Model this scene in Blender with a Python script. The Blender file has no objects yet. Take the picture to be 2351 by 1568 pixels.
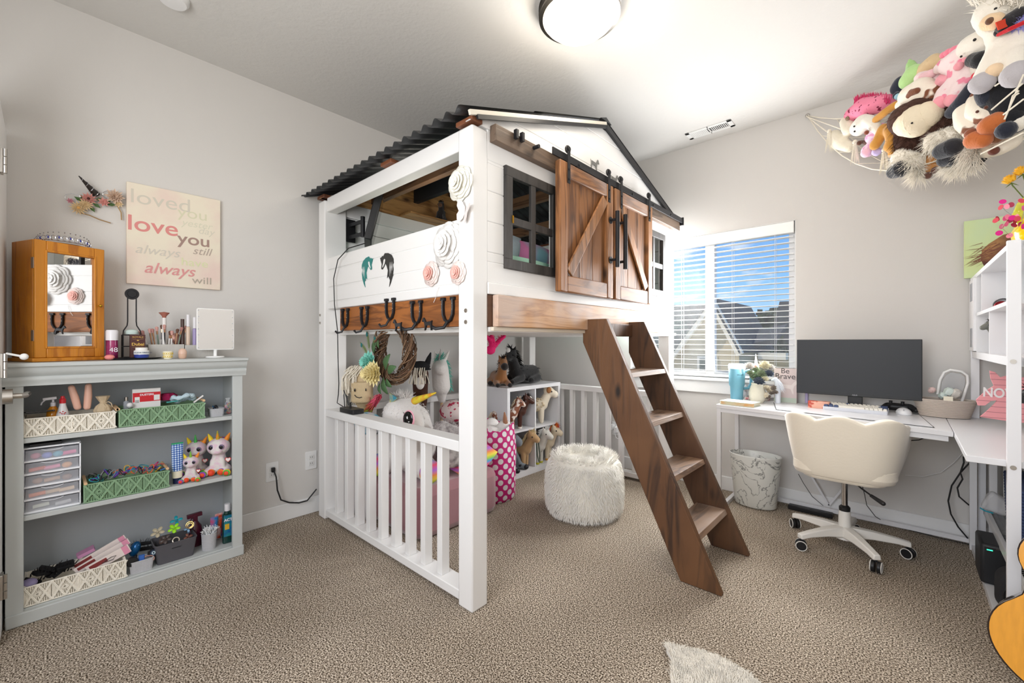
import bpy, math, random
from mathutils import Vector, Matrix, Euler, noise
random.seed(7)
PI=math.pi; sin=math.sin; cos=math.cos
C=bpy.context.scene.collection
# ---------- camera constants (level camera, measured from the vanishing points)
FPX=980.0; YAW=math.atan(899.5/980.0); CAM=(2.955,-3.499,1.13)
_F=(-sin(YAW),cos(YAW)); _R=(cos(YAW),sin(YAW))
def at(u,v,X=None,Y=None,Z=None,S=None):
    k=(u-1175.5)/FPX; d=(_F[0]+k*_R[0],_F[1]+k*_R[1],(784-v)/FPX)
    if X is not None: t=(X-CAM[0])/d[0]
    elif Y is not None: t=(Y-CAM[1])/d[1]
    elif S is not None: t=(S-CAM[0]-CAM[1])/(d[0]+d[1])
    else: t=(Z-CAM[2])/d[2]
    return Vector((CAM[0]+t*d[0],CAM[1]+t*d[1],CAM[2]+t*d[2]))
def lin(h):
    if isinstance(h,tuple): return h if len(h)==4 else h+(1,)
    h=h.lstrip('#'); o=[]
    for i in (0,2,4):
        c=int(h[i:i+2],16)/255.; o.append(c/12.92 if c<=.04045 else ((c+.055)/1.055)**2.4)
    return tuple(o)+(1,)
MATS={}
def _base(name):
    m=bpy.data.materials.new(name); m.use_nodes=True
    return m,m.node_tree,m.node_tree.nodes['Principled BSDF']
def mat(name,col='#cccccc',rough=.6,metal=0,bump=0,bscale=60,vary=0,vscale=8,trans=0,emit=0,ior=1.45,alpha=1,sheen=0,stretch=None,col2=None,coat=0):
    if name in MATS: return MATS[name]
    m,nt,b=_base(name); MATS[name]=m
    L=nt.links.new; N=nt.nodes.new
    b.inputs['Base Color'].default_value=lin(col); b.inputs['Roughness'].default_value=rough
    b.inputs['Metallic'].default_value=metal; b.inputs['IOR'].default_value=ior
    b.inputs['Transmission Weight'].default_value=trans; b.inputs['Alpha'].default_value=alpha
    b.inputs['Coat Weight'].default_value=coat
    if sheen: b.inputs['Sheen Weight'].default_value=sheen
    if emit: b.inputs['Emission Color'].default_value=lin(col); b.inputs['Emission Strength'].default_value=emit
    if bump or vary:
        tc=N('ShaderNodeTexCoord'); mp=N('ShaderNodeMapping'); L(tc.outputs['Object'],mp.inputs[0])
        if stretch: mp.inputs['Scale'].default_value=stretch
    if vary:
        n=N('ShaderNodeTexNoise'); n.inputs['Scale'].default_value=vscale; n.inputs['Detail'].default_value=4
        L(mp.outputs[0],n.inputs['Vector'])
        mx=N('ShaderNodeMix'); mx.data_type='RGBA'; c=lin(col)
        c2=lin(col2) if col2 else tuple(q*(1-vary) for q in c[:3])+(1,)
        mx.inputs[6].default_value=c; mx.inputs[7].default_value=c2
        r=N('ShaderNodeValToRGB'); r.color_ramp.elements[0].position=.4; r.color_ramp.elements[1].position=.65
        L(n.outputs[0],r.inputs[0]); L(r.outputs[0],mx.inputs[0]); L(mx.outputs[2],b.inputs['Base Color'])
    if bump:
        n=N('ShaderNodeTexNoise'); n.inputs['Scale'].default_value=bscale; n.inputs['Detail'].default_value=3
        L(mp.outputs[0],n.inputs['Vector']); bp=N('ShaderNodeBump'); bp.inputs['Strength'].default_value=bump; bp.inputs['Distance'].default_value=.004
        L(n.outputs[0],bp.inputs['Height']); L(bp.outputs[0],b.inputs['Normal'])
    return m
def wood(name,c1,c2,c3=None,axis=0,rough=.55,scale=1.0,knots=True):
    if name in MATS: return MATS[name]
    m,nt,b=_base(name); MATS[name]=m; L=nt.links.new; N=nt.nodes.new
    tc=N('ShaderNodeTexCoord'); mp=N('ShaderNodeMapping'); s=[9*scale]*3; s[axis]=.9*scale
    mp.inputs['Scale'].default_value=s; L(tc.outputs['Object'],mp.inputs[0])
    n=N('ShaderNodeTexNoise'); n.inputs['Scale'].default_value=1.6; n.inputs['Detail'].default_value=5; n.inputs['Distortion'].default_value=.9
    L(mp.outputs[0],n.inputs['Vector'])
    mm=N('ShaderNodeMath'); mm.operation='MULTIPLY'; mm.inputs[1].default_value=7; L(n.outputs[0],mm.inputs[0])
    fr=N('ShaderNodeMath'); fr.operation='PINGPONG'; fr.inputs[1].default_value=1; L(mm.outputs[0],fr.inputs[0])
    r=N('ShaderNodeValToRGB'); e=r.color_ramp.elements; e[0].position=.0; e[0].color=lin(c1); e[1].position=1; e[1].color=lin(c2)
    x=e.new(.45); x.color=lin(c1)
    L(fr.outputs[0],r.inputs[0])
    n2=N('ShaderNodeTexNoise'); n2.inputs['Scale'].default_value=3.2; n2.inputs['Detail'].default_value=2; L(tc.outputs['Object'],n2.inputs['Vector'])
    r2=N('ShaderNodeValToRGB'); r2.color_ramp.elements[0].position=.42; r2.color_ramp.elements[1].position=.62; L(n2.outputs[0],r2.inputs[0])
    mx=N('ShaderNodeMix'); mx.data_type='RGBA'; L(r2.outputs[0],mx.inputs[0]); L(r.outputs[0],mx.inputs[6])
    mx.inputs[7].default_value=lin(c3 or c1)
    out=mx.outputs[2]
    mxb=N('ShaderNodeMix'); mxb.data_type='RGBA'; mxb.inputs[0].default_value=.55; L(out,mxb.inputs[6]); L(r.outputs[0],mxb.inputs[7]); out=mxb.outputs[2]
    if knots:
        v=N('ShaderNodeTexVoronoi'); v.inputs['Scale'].default_value=1; mp2=N('ShaderNodeMapping'); s2=[7.]*3; s2[axis]=3.0
        mp2.inputs['Scale'].default_value=s2; L(tc.outputs['Object'],mp2.inputs[0]); L(mp2.outputs[0],v.inputs['Vector'])
        r3=N('ShaderNodeValToRGB'); r3.color_ramp.elements[0].position=.05; r3.color_ramp.elements[1].position=.16
        r3.color_ramp.elements[0].color=(1,1,1,1); r3.color_ramp.elements[1].color=(0,0,0,1); L(v.outputs['Distance'],r3.inputs[0])
        mk=N('ShaderNodeMix'); mk.data_type='RGBA'; c=lin(c2); mk.inputs[7].default_value=tuple(q*.35 for q in c[:3])+(1,)
        L(r3.outputs[0],mk.inputs[0]); L(out,mk.inputs[6]); out=mk.outputs[2]
    L(out,b.inputs['Base Color']); b.inputs['Roughness'].default_value=rough
    bp=N('ShaderNodeBump'); bp.inputs['Strength'].default_value=.25; bp.inputs['Distance'].default_value=.003; L(fr.outputs[0],bp.inputs['Height']); L(bp.outputs[0],b.inputs['Normal'])
    return m
def spots(name,c1,c2,scale=18,lo=.28,hi=.3,rough=.9,dots=False,bump=.3):
    """fabric with patches: real pattern of the cloth"""
    if name in MATS: return MATS[name]
    m,nt,b=_base(name); MATS[name]=m; L=nt.links.new; N=nt.nodes.new
    tc=N('ShaderNodeTexCoord'); v=N('ShaderNodeTexVoronoi' if dots else 'ShaderNodeTexNoise'); v.inputs['Scale'].default_value=scale
    if dots: v.inputs['Randomness'].default_value=.45
    L(tc.outputs['Object'],v.inputs['Vector']); r=N('ShaderNodeValToRGB'); e=r.color_ramp.elements
    e[0].position=lo; e[1].position=hi; e[0].color=lin(c2); e[1].color=lin(c1)
    L(v.outputs[0],r.inputs[0]); L(r.outputs[0],b.inputs['Base Color']); b.inputs['Roughness'].default_value=rough
    if bump:
        n=N('ShaderNodeTexNoise'); n.inputs['Scale'].default_value=150; L(tc.outputs['Object'],n.inputs['Vector'])
        bp=N('ShaderNodeBump'); bp.inputs['Strength'].default_value=bump; bp.inputs['Distance'].default_value=.004; L(n.outputs[0],bp.inputs['Height']); L(bp.outputs[0],b.inputs['Normal'])
    return m
def rot(rx=0,ry=0,rz=0): return Euler((rx,ry,rz)).to_matrix()
def aim(d):
    """rotation taking +z to direction d"""
    return Vector(d).normalized().to_track_quat('Z','Y').to_matrix()
class MB:
    def __init__(s): s.v=[]; s.f=[]; s.mi=[]; s.mats=[]; s.cur=0; s.T=None
    def use(s,m):
        if m not in s.mats: s.mats.append(m)
        s.cur=s.mats.index(m); return s
    def add(s,vs,fs):
        o=len(s.v)
        for p in vs:
            p=Vector(p); s.v.append(s.T@p if s.T is not None else p)
        for f in fs: s.f.append([i+o for i in f]); s.mi.append(s.cur)
        return s
    def box(s,c,d,R=None):
        x,y,z=d[0]/2,d[1]/2,d[2]/2; vs=[Vector((a*x,b*y,e*z)) for a in (-1,1) for b in (-1,1) for e in (-1,1)]
        if R is not None: vs=[R@p for p in vs]
        c=Vector(c); vs=[p+c for p in vs]
        return s.add(vs,[(0,1,3,2),(4,6,7,5),(0,4,5,1),(2,3,7,6),(0,2,6,4),(1,5,7,3)])
    def bb(s,x0,x1,y0,y1,z0,z1): return s.box(((x0+x1)/2,(y0+y1)/2,(z0+z1)/2),(abs(x1-x0),abs(y1-y0),abs(z1-z0)))
    def beam(s,a,b,w,h,up=(0,0,1)):
        a=Vector(a); b=Vector(b); d=(b-a).normalized(); u=Vector(up); r=d.cross(u).normalized(); u=r.cross(d)
        vs=[p+r*(i*w/2)+u*(j*h/2) for p in (a,b) for i in (-1,1) for j in (-1,1)]
        return s.add(vs,[(0,1,3,2),(4,6,7,5),(0,4,5,1),(2,3,7,6),(0,2,6,4),(1,5,7,3)])
    def rbox(s,c,d,r=.01,n=4,R=None):
        """box rounded in plan (xy), straight in z"""
        x,y,z=d[0]/2-r,d[1]/2-r,d[2]/2; pts=[]
        for q,(sx,sy) in enumerate(((1,1),(-1,1),(-1,-1),(1,-1))):
            for i in range(n+1):
                a=q*PI/2+i*PI/2/n; pts.append((sx*x+r*cos(a),sy*y+r*sin(a)))
        return s.prism(pts,-z,z,c,R)
    def prism(s,pts,z0,z1,c=(0,0,0),R=None,top=1.0):
        n=len(pts); vs=[Vector((p[0],p[1],z0)) for p in pts]+[Vector((p[0]*top,p[1]*top,z1)) for p in pts]
        if R is not None: vs=[R@p for p in vs]
        c=Vector(c); vs=[p+c for p in vs]
        return s.add(vs,[list(range(n))[::-1],list(range(n,2*n))]+[(i,(i+1)%n,n+(i+1)%n,n+i) for i in range(n)])
    def poly(s,pts): return s.add(pts,[list(range(len(pts)))])
    def extr(s,pts,d):
        """3-D polygon extruded by vector d"""
        n=len(pts); d=Vector(d); vs=[Vector(p) for p in pts]; vs+= [p+d for p in vs]
        return s.add(vs,[list(range(n))[::-1],list(range(n,2*n))]+[(i,(i+1)%n,n+(i+1)%n,n+i) for i in range(n)])
    def cyl(s,a,b,r0,r1=None,n=16,cap=True):
        r1=r0 if r1 is None else r1; a=Vector(a); b=Vector(b); R=aim(b-a); vs=[]
        for p,r in ((a,r0),(b,r1)):
            for i in range(n): vs.append(p+R@Vector((r*cos(2*PI*i/n),r*sin(2*PI*i/n),0)))
        fs=[(i,(i+1)%n,n+(i+1)%n,n+i) for i in range(n)]
        if cap: fs+=[list(range(n))[::-1],list(range(n,2*n))]
        return s.add(vs,fs)
    def lathe(s,prof,c=(0,0,0),n=24,R=None,sx=1,sy=1,a0=0,a1=None):
        full=a1 is None; a1=a0+2*PI if full else a1; m=n if full else n+1; vs=[]; fs=[]; c=Vector(c)
        for r,z in prof:
            for i in range(m):
                a=a0+(a1-a0)*i/n; p=Vector((r*cos(a)*sx,r*sin(a)*sy,z)); vs.append((R@p if R is not None else p)+c)
        for k in range(len(prof)-1):
            for i in range(n): j=(i+1)%m; fs.append((k*m+i,k*m+j,(k+1)*m+j,(k+1)*m+i))
        return s.add(vs,fs)
    def ell(s,c,r,R=None,n=14,k=9):
        if not isinstance(r,(tuple,list)): r=(r,r,r)
        vs=[];c=Vector(c)
        for j in range(k+1):
            t=PI*j/k
            for i in range(n):
                a=2*PI*i/n; p=Vector((r[0]*sin(t)*cos(a),r[1]*sin(t)*sin(a),r[2]*cos(t))); vs.append((R@p if R is not None else p)+c)
        return s.add(vs,[(j*n+i,j*n+(i+1)%n,(j+1)*n+(i+1)%n,(j+1)*n+i) for j in range(k) for i in range(n)])
    def tube(s,pts,r,n=8,closed=False,flat=1.0):
        pts=[Vector(p) for p in pts]; m=len(pts); rs=r if isinstance(r,(list,tuple)) else [r]*m
        vs=[];up=None
        for i in range(m):
            if closed: d=pts[(i+1)%m]-pts[i-1]
            else: d=pts[min(i+1,m-1)]-pts[max(i-1,0)]
            if d.length<1e-9: d=Vector((0,0,1))
            d.normalize()
            if up is None:
                up=Vector((0,0,1)) if abs(d.z)<.9 else Vector((1,0,0))
            x=d.cross(up)
            if x.length<1e-6: x=d.orthogonal()
            x.normalize(); up=x.cross(d)
            for j in range(n):
                a=2*PI*j/n; vs.append(pts[i]+x*(rs[i]*cos(a))+up*(rs[i]*flat*sin(a)))
        q=m if closed else m-1
        fs=[(i*n+j,i*n+(j+1)%n,((i+1)%m)*n+(j+1)%n,((i+1)%m)*n+j) for i in range(q) for j in range(n)]
        if not closed: fs+=[list(range(n))[::-1],[ (m-1)*n+j for j in range(n)]]
        return s.add(vs,fs)
    def limb(s,pts,rs,n=12):
        """rounded chain used for bodies"""
        P=[Vector(p) for p in pts]
        s.tube(P,list(rs),n)
        for p,r in zip(P,rs): s.ell(p,r*.99,n=n,k=8)
        return s
    def ring(s,c,R0,r,n=24,m=8,R=None,a0=0,a1=None,sx=1,sy=1):
        c=Vector(c); full=a1 is None; a1=2*PI if full else a1; pts=[]
        for i in range(n if full else n+1):
            a=a0+(a1-a0)*i/n; p=Vector((R0*cos(a)*sx,R0*sin(a)*sy,0)); pts.append((R@p if R is not None else p)+c)
        return s.tube(pts,r,m,closed=full)
    def strand(s,a,b,w,sag=None):
        """thin three-sided tapering strand"""
        a=Vector(a); b=Vector(b); d=b-a; x=d.orthogonal().normalized(); y=d.cross(x).normalized(); mid=(a+b)/2+(Vector(sag) if sag else Vector((0,0,0)))
        vs=[a+x*w,a-x*w*.5+y*w*.87,a-x*w*.5-y*w*.87, mid+x*w*.7,mid-x*w*.35+y*w*.6,mid-x*w*.35-y*w*.6,b]
        return s.add(vs,[(0,1,4,3),(1,2,5,4),(2,0,3,5),(3,4,6),(4,5,6),(5,3,6)])
    def build(s,name,m=None,parent=None,bevel=0,remesh=0,subsurf=0,smooth=35,label=None,loc=None,solid=0,disp=0):
        me=bpy.data.meshes.new(name)
        vs=s.v
        if parent is not None and parent.get('_w'):
            inv=WM[parent.name].inverted(); vs=[inv@p for p in vs]
        if loc is not None: l=Vector(loc); vs=[p-l for p in vs]
        me.from_pydata([tuple(p) for p in vs],[],s.f)
        ms=s.mats if s.mats else [m]
        for q in ms: me.materials.append(q)
        if s.mats: me.polygons.foreach_set('material_index',s.mi)
        me.update()
        if smooth: me.shade_smooth(); me.set_sharp_from_angle(angle=math.radians(smooth))
        o=bpy.data.objects.new(name,me); C.objects.link(o)
        if parent is not None:
            o.parent=parent
            if parent.get('_w') :
                o['_w']=1; WM[o.name]=WM[parent.name]
        if loc is not None: o.location=loc
        if remesh:
            q=o.modifiers.new('r','REMESH'); q.mode='VOXEL'; q.voxel_size=remesh; q.use_smooth_shade=True
            q=o.modifiers.new('s','SMOOTH'); q.factor=.5; q.iterations=4
        if bevel: q=o.modifiers.new('b','BEVEL'); q.width=bevel; q.segments=2; q.limit_method='ANGLE'; q.angle_limit=math.radians(50)
        if subsurf: q=o.modifiers.new('u','SUBSURF'); q.levels=subsurf; q.render_levels=subsurf
        if solid: q=o.modifiers.new('t','SOLIDIFY'); q.thickness=solid; q.offset=0
        if label: o['label']=label
        return o
WM={}
def thing(name,label,cat,loc=(0,0,0),rz=0,group=None,R=None,world=True,scale=1):
    """Empty at the thing's base. world=True: its parts are given in world coordinates"""
    o=bpy.data.objects.new(name,None); C.objects.link(o); o.empty_display_size=.05
    M=Matrix.Translation(loc)@(R.to_4x4() if R is not None else Matrix.Rotation(rz,4,'Z'))
    if world: M=Matrix.Translation(loc); o['_w']=1; WM[o.name]=M.copy()
    if scale!=1: M=M@Matrix.Scale(scale,4)
    o.matrix_world=M
    o['label']=label; o['category']=cat
    if group: o['group']=group
    return o
def tag(o,label,cat,group=None):
    o['label']=label; o['category']=cat
    if group: o['group']=group
    return o
def struct(name,mb,m=None,parent=None,**k):
    o=mb.build(name,m,parent,**k)
    if parent is None: o['kind']='structure'
    return o
def dup(root,loc=None,R=None,label=None,group=None):
    r=root.copy(); C.objects.link(r)
    if loc is not None:
        sc=root.matrix_world.to_scale() if False else root.scale.copy()
        r.location=loc
        if R is not None: r.rotation_euler=R.to_euler()
    if label: r['label']=label
    if group: r['group']=group
    for ch in list(root.children):
        c=ch.copy(); C.objects.link(c); c.parent=r
        for g in list(ch.children):
            d=g.copy(); C.objects.link(d); d.parent=c
    return r
def text(s,size,name,m,parent,o,R,depth=.001,shear=0,align='CENTER',bold=0,spacing=1,xs=1):
    """lettering as a mesh; o = world position of the text's centre, R = rotation (x = reading direction, z = outwards)"""
    cu=bpy.data.curves.new(name,'FONT'); cu.body=s; cu.size=size; cu.extrude=depth; cu.shear=shear; cu.align_x=align; cu.align_y='CENTER'; cu.offset=bold; cu.space_character=spacing
    t=bpy.data.objects.new('tmp',cu); C.objects.link(t)
    dg=bpy.context.evaluated_depsgraph_get(); me=bpy.data.meshes.new_from_object(t.evaluated_get(dg)); bpy.data.objects.remove(t)
    b=MB(); o=Vector(o); b.v=[o+R@Vector((p.co.x*xs,p.co.y,p.co.z)) for p in me.vertices]; b.f=[list(p.vertices) for p in me.polygons]; b.mi=[0]*len(b.f)
    bpy.data.meshes.remove(me)
    return b.build(name,m,parent,smooth=0)
# text frames: on a wall facing +X, facing -Y, facing -X
RX=Matrix(((0,0,1),(1,0,0),(0,1,0)))          # reading +Y, facing +X
RY=Matrix(((1,0,0),(0,0,-1),(0,1,0)))         # reading +X, facing -Y
RNX=Matrix(((0,0,-1),(-1,0,0),(0,1,0)))       # reading -Y, facing -X
RD=random.Random(3)
def jit(a): return RD.uniform(-a,a)
# common materials
WHITE=mat('white_paint','#ecebe9',.45,bump=.06,bscale=40)
WHITE2=mat('white_laminate','#efefef',.35)
BLACK=mat('black_plastic','#1b1b1d',.45)
BLKMET=mat('black_metal','#232326',.45,metal=.3)
CHROME=mat('brushed_nickel','#b9b4ad',.3,metal=1)
GLASS=mat('clear_plastic','#ffffff',.08,alpha=.28)
def eye(p,c,r,R=None,col='#111111',parent_mat=None):
    b=MB(); b.ell((0,0,0) if False else c,r,R,n=10,k=6); return b.build('eye',mat('eye_black',col,.1),p)
# ======================= ROOM =======================
WX0,WX1,YB,YF_,H=.07,3.75,0.0,-4.3,2.70
wallm=mat('wall_paint','#d5d2ce',.9,bump=.12,bscale=220)
ceilm=mat('ceiling_paint','#d9d7d3',.95,bump=.5,bscale=45)
trimm=mat('trim_paint','#e9e9e8',.4)
# carpet
m,nt,b_=_base('carpet'); N=nt.nodes.new; L=nt.links.new
tc=N('ShaderNodeTexCoord'); n1=N('ShaderNodeTexNoise'); n1.inputs['Scale'].default_value=190; n1.inputs['Detail'].default_value=3
L(tc.outputs['Object'],n1.inputs['Vector']); r=N('ShaderNodeValToRGB'); e=r.color_ramp.elements
e[0].position=.38; e[0].color=lin('#3f3429'); e[1].position=.62; e[1].color=lin('#efe3d2'); x=e.new(.5); x.color=lin('#a49583'); L(n1.outputs[0],r.inputs[0])
n2=N('ShaderNodeTexNoise'); n2.inputs['Scale'].default_value=1.3; n2.inputs['Detail'].default_value=2; L(tc.outputs['Object'],n2.inputs['Vector'])
r2=N('ShaderNodeValToRGB'); r2.color_ramp.elements[0].position=.35; r2.color_ramp.elements[0].color=(.74,.72,.7,1); r2.color_ramp.elements[1].position=.65; r2.color_ramp.elements[1].color=(1,1,1,1); L(n2.outputs[0],r2.inputs[0])
mx=N('ShaderNodeMix'); mx.data_type='RGBA'; mx.blend_type='MULTIPLY'; mx.inputs[0].default_value=1; L(r.outputs[0],mx.inputs[6]); L(r2.outputs[0],mx.inputs[7]); L(mx.outputs[2],b_.inputs['Base Color'])
b_.inputs['Roughness'].default_value=1; b_.inputs['Specular IOR Level'].default_value=.1
bp=N('ShaderNodeBump'); bp.inputs['Strength'].default_value=.9; bp.inputs['Distance'].default_value=.006; L(n1.outputs[0],bp.inputs['Height']); L(bp.outputs[0],b_.inputs['Normal']); carpet=m
struct('floor',MB().bb(WX0-.1,WX1+.1,YF_-.1,YB+.1,-.1,0),carpet)
struct('ceiling',MB().bb(WX0-.1,WX1+.1,YF_-.1,YB+.12,H,H+.1),ceilm)
struct('wall_left',MB().bb(WX0-.1,WX0,YF_-.1,YB,0,H),wallm)
struct('wall_right',MB().bb(WX1,WX1+.1,YF_-.1,YB,0,H),wallm)
# back wall with the window hole
wx0,wx1,wz0,wz1=1.17,2.405,.845,1.972
w=MB(); w.bb(WX0-.1,wx0,0,.12,0,H); w.bb(wx1,WX1+.1,0,.12,0,H); w.bb(wx0,wx1,0,.12,0,wz0); w.bb(wx0,wx1,0,.12,wz1,H)
struct('wall_back',w,wallm)
# front wall (behind the camera) with a window hole made up to bring in light
fx0,fx1,fz0,fz1=1.2,3.3,.9,2.2
w=MB(); w.bb(WX0-.1,fx0,YF_-.12,YF_,0,H); w.bb(fx1,WX1+.1,YF_-.12,YF_,0,H); w.bb(fx0,fx1,YF_-.12,YF_,0,fz0); w.bb(fx0,fx1,YF_-.12,YF_,fz1,H)
struct('wall_front',w,wallm)
def baseb(name,x0,x1,y0,y1):
    b=MB(); b.bb(x0,x1,y0,y1,0,.105); 
    struct(name,b,trimm,bevel=.004)
baseb('baseboard_left',WX0,WX0+.014,YF_,0); baseb('baseboard_back',WX0,WX1,-.014,0); baseb('baseboard_right',WX1-.014,WX1,YF_,0)
# window_1: frame, jamb liner, sill, panes
wn=MB(); fy0,fy1=.055,.1
wn.bb(wx0,wx1,-.002,.12,wz0-.02,wz0+.004); 
win=struct('window_1',MB().bb(wx0,wx1,fy0,fy1,wz0,wz0+.05).bb(wx0,wx1,fy0,fy1,wz1-.05,wz1).bb(wx0,wx0+.05,fy0,fy1,wz0,wz1).bb(wx1-.05,wx1,fy0,fy1,wz0,wz1),trimm,bevel=.003)
MB().bb(1.79,1.86,fy0-.01,fy1,wz0,wz1).build('mullion',trimm,win,bevel=.003)
MB().bb(wx0-.04,wx1+.0,-.035,.055,wz0-.02,wz0+.003).build('sill',trimm,win,bevel=.003)
MB().bb(wx0-.03,wx1+.0,-.016,.0,wz0-.115,wz0-.02).build('apron',trimm,win,bevel=.003)
MB().bb(wx0,wx0+.004,0,.06,wz0,wz1).bb(wx1-.004,wx1,0,.06,wz0,wz1).bb(wx0,wx1,0,.06,wz1-.004,wz1).build('jamb_liner',trimm,win)
glassm=mat('window_glass','#ffffff',.02,alpha=.06)
for x0,x1 in ((wx0+.05,1.79),(1.86,wx1-.05)): MB().bb(x0,x1,.075,.079,wz0+.05,wz1-.05).build('pane',glassm,win)
# blinds
bl=thing('window_blind','white horizontal slat blind with its slats open over the window','blind',(1.79,.02,wz0))
blm=mat('blind_white','#f4f4f2',.4)
MB().bb(wx0+.01,wx1-.01,-.008,.05,wz1-.085,wz1-.006).build('headrail',blm,bl,bevel=.004)
MB().bb(wx0+.012,wx1-.012,.004,.044,wz0+.012,wz0+.03).build('bottom_rail',blm,bl,bevel=.003)
ns=25; z0,z1=wz0+.062,wz1-.11
for i in range(ns):
    z=z0+(z1-z0)*i/(ns-1)
    MB().box(((wx0+wx1)/2,.024,z),(wx1-wx0-.03,.046,.003),rot(-.05,0,0)).build('slat',blm,bl)
for x in (1.33,1.62,2.0,2.28):
    MB().bb(x-.001,x+.001,-.002,0,wz0+.02,wz1-.08).bb(x-.001,x+.001,.048,.05,wz0+.02,wz1-.08).build('ladder_cord',mat('cord_white','#dcdcda',.8),bl)
# doors / jamb at left edge of the frame: an open door seen on its hinge edge
dr=MB(); dr.bb(.10,.50,-3.655,-3.617,.01,2.03)
door=struct('door_1',dr,trimm,bevel=.002)
P=at(20,1500,Z=0)
for (a,b2) in ((.0,0),): pass
for zc in (1.80,1.04,.22):
    h=MB(); h.bb(.46,.505,-3.616,-3.609,zc-.045,zc+.045)
    o=h.build('hinge',CHROME,door,bevel=.001)
    k=MB()
    for q in range(3): k.cyl((.497,-3.604,zc-.045+q*.031),(.497,-3.604,zc-.017+q*.031),.006,n=10)
    k.build('hinge_knuckle',CHROME,o)
k=MB(); k.cyl((.497,-3.60,1.085),(.56,-3.56,1.075),.004).ell((.568,-3.556,1.074),(.012,.012,.012))
k.build('door_stop',mat('stop_rubber','#e8e6e2',.6),door)
k=MB(); k.cyl((.50,-3.61,.925),(.50,-3.585,.925),.028,n=20).tube([(.50,-3.585,.925),(.50,-3.565,.925),(.49,-3.555,.925),(.40,-3.55,.925)],.010).build('lever_handle',CHROME,door)
tr=MB(); tr.bb(.07,.60,-3.70,-3.64,2.05,2.14); struct('trim_1',tr,trimm,bevel=.004)
# outlets
def outlet(y,z,label):
    t=thing('wall_outlet',label,'outlet',(.07,y,z-.06),group='white duplex outlets on the left wall')
    MB().bb(.07,.076,y-.036,y+.036,z-.059,z+.059).build('cover_plate',trimm,t,bevel=.002)
    for s in (-1,1):
        o=MB().bb(.075,.079,y-.017,y+.017,z+s*.02-.015,z+s*.02+.015).build('socket',mat('socket_white','#dededc',.4),t,bevel=.001)
        q=MB()
        for w_ in (-.006,.006): q.bb(.0788,.0795,y+w_-.001,y+w_+.001,z+s*.02-.004,z+s*.02+.006)
        q.build('slot',BLACK,o)
    return t
outlet(-2.555,.324,'white duplex outlet with a black plug, right of the grey bookshelf')
outlet(-2.32,.347,'white duplex outlet half hidden behind the rear left bed post')
t=thing('wall_charger','two white chargers plugged into a wall outlet behind the far crib slats','charger',(1.02,-.014,.30))
MB().bb(.99,1.06,-.006,0,.28,.40).build('cover_plate',trimm,t,bevel=.002)
MB().bb(.99,1.02,-.045,-.006,.33,.38).build('plug_block',WHITE2,t,bevel=.003); MB().bb(1.03,1.06,-.05,-.006,.31,.36).build('plug_block',WHITE2,t,bevel=.003)
MB().tube([(1.045,-.05,.31),(1.06,-.06,.27),(1.12,-.05,.25),(1.2,-.04,.28)],.0025,6).build('cable',WHITE2,t)
# black cord from outlet to bed post
t=thing('extension_cord','thick black power cord running from the left wall outlet along the baseboard','cord',(.1,-2.55,0))
MB().bb(.079,.10,-2.565,-2.545,.325,.352).build('plug',BLACK,t,bevel=.003)
MB().tube([(.10,-2.555,.335),(.125,-2.55,.30),(.13,-2.545,.22),(.115,-2.52,.15),(.11,-2.47,.118),(.11,-2.41,.10),(.11,-2.36,.10),(.11,-2.33,.13),(.11,-2.30,.16)],.0045,8).build('cord',BLACK,t)
# ceiling light
cx,cy=1.836,-1.815
t=thing('ceiling_light','round flush ceiling light with a frosted glass dome and brushed nickel ring','ceiling light',(cx,cy,H))
MB().lathe([(.0,0),(.185,0),(.19,-.012),(.178,-.018),(.19,-.03),(.182,-.036),(.188,-.055),(.17,-.06),(.165,-.045),(.0,-.045)],(cx,cy,H),48).build('ring',CHROME,t)
gl=mat('lit_glass','#fff1dc',.3,emit=5)
MB().lathe([(.165,-.05),(.158,-.075),(.13,-.10),(.09,-.118),(.04,-.127),(0,-.13)],(cx,cy,H),48).build('glass_dome',gl,t)
# vent
t=thing('ceiling_vent','white slatted air vent in the ceiling near the back wall','vent',(1.905,-.21,H))
ev=mat('vent_white','#e6e6e4',.5)
v0=at(1575,308,Z=H); v1=at(1703,264,Z=H); vx0,vx1=1.735,2.055; vy0,vy1=-.24,-.12
f=MB(); f.bb(vx0,vx1,vy0,vy0+.025,H-.006,H).bb(vx0,vx1,vy1-.025,vy1,H-.006,H).bb(vx0,vx0+.03,vy0,vy1,H-.006,H).bb(vx1-.03,vx1,vy0,vy1,H-.006,H).bb((vx0+vx1)/2-.004,(vx0+vx1)/2+.004,vy0,vy1,H-.006,H)
f.build('frame',ev,t,bevel=.001)
MB().bb(vx0+.02,vx1-.02,vy0+.02,vy1-.02,H-.0012,H-.0004).build('duct_opening',mat('vent_dark','#4d4d4d',.8),t)
for i in range(22):
    x=vx0+.036+i*.0118
    if abs(x-(vx0+vx1)/2)<.006: continue
    MB().box((x,(vy0+vy1)/2,H-.004),(.009,vy1-vy0-.05,.0012),rot(0,.5 if x>1.9 else -.5,0)).build('louvre',ev,t)
t=MB().lathe([(0,-.028),(.05,-.026),(.058,-.015),(.06,0)],(0,0,0),24)
sd=at(410,-2,Z=H); o=MB().lathe([(0,-.03),(.05,-.028),(.06,-.016),(.062,0)],(sd.x,sd.y-.02,H),28).build('smoke_detector',WHITE2,loc=(sd.x,sd.y-.02,H)); tag(o,'white smoke detector on the ceiling at the top edge','detector')
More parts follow.
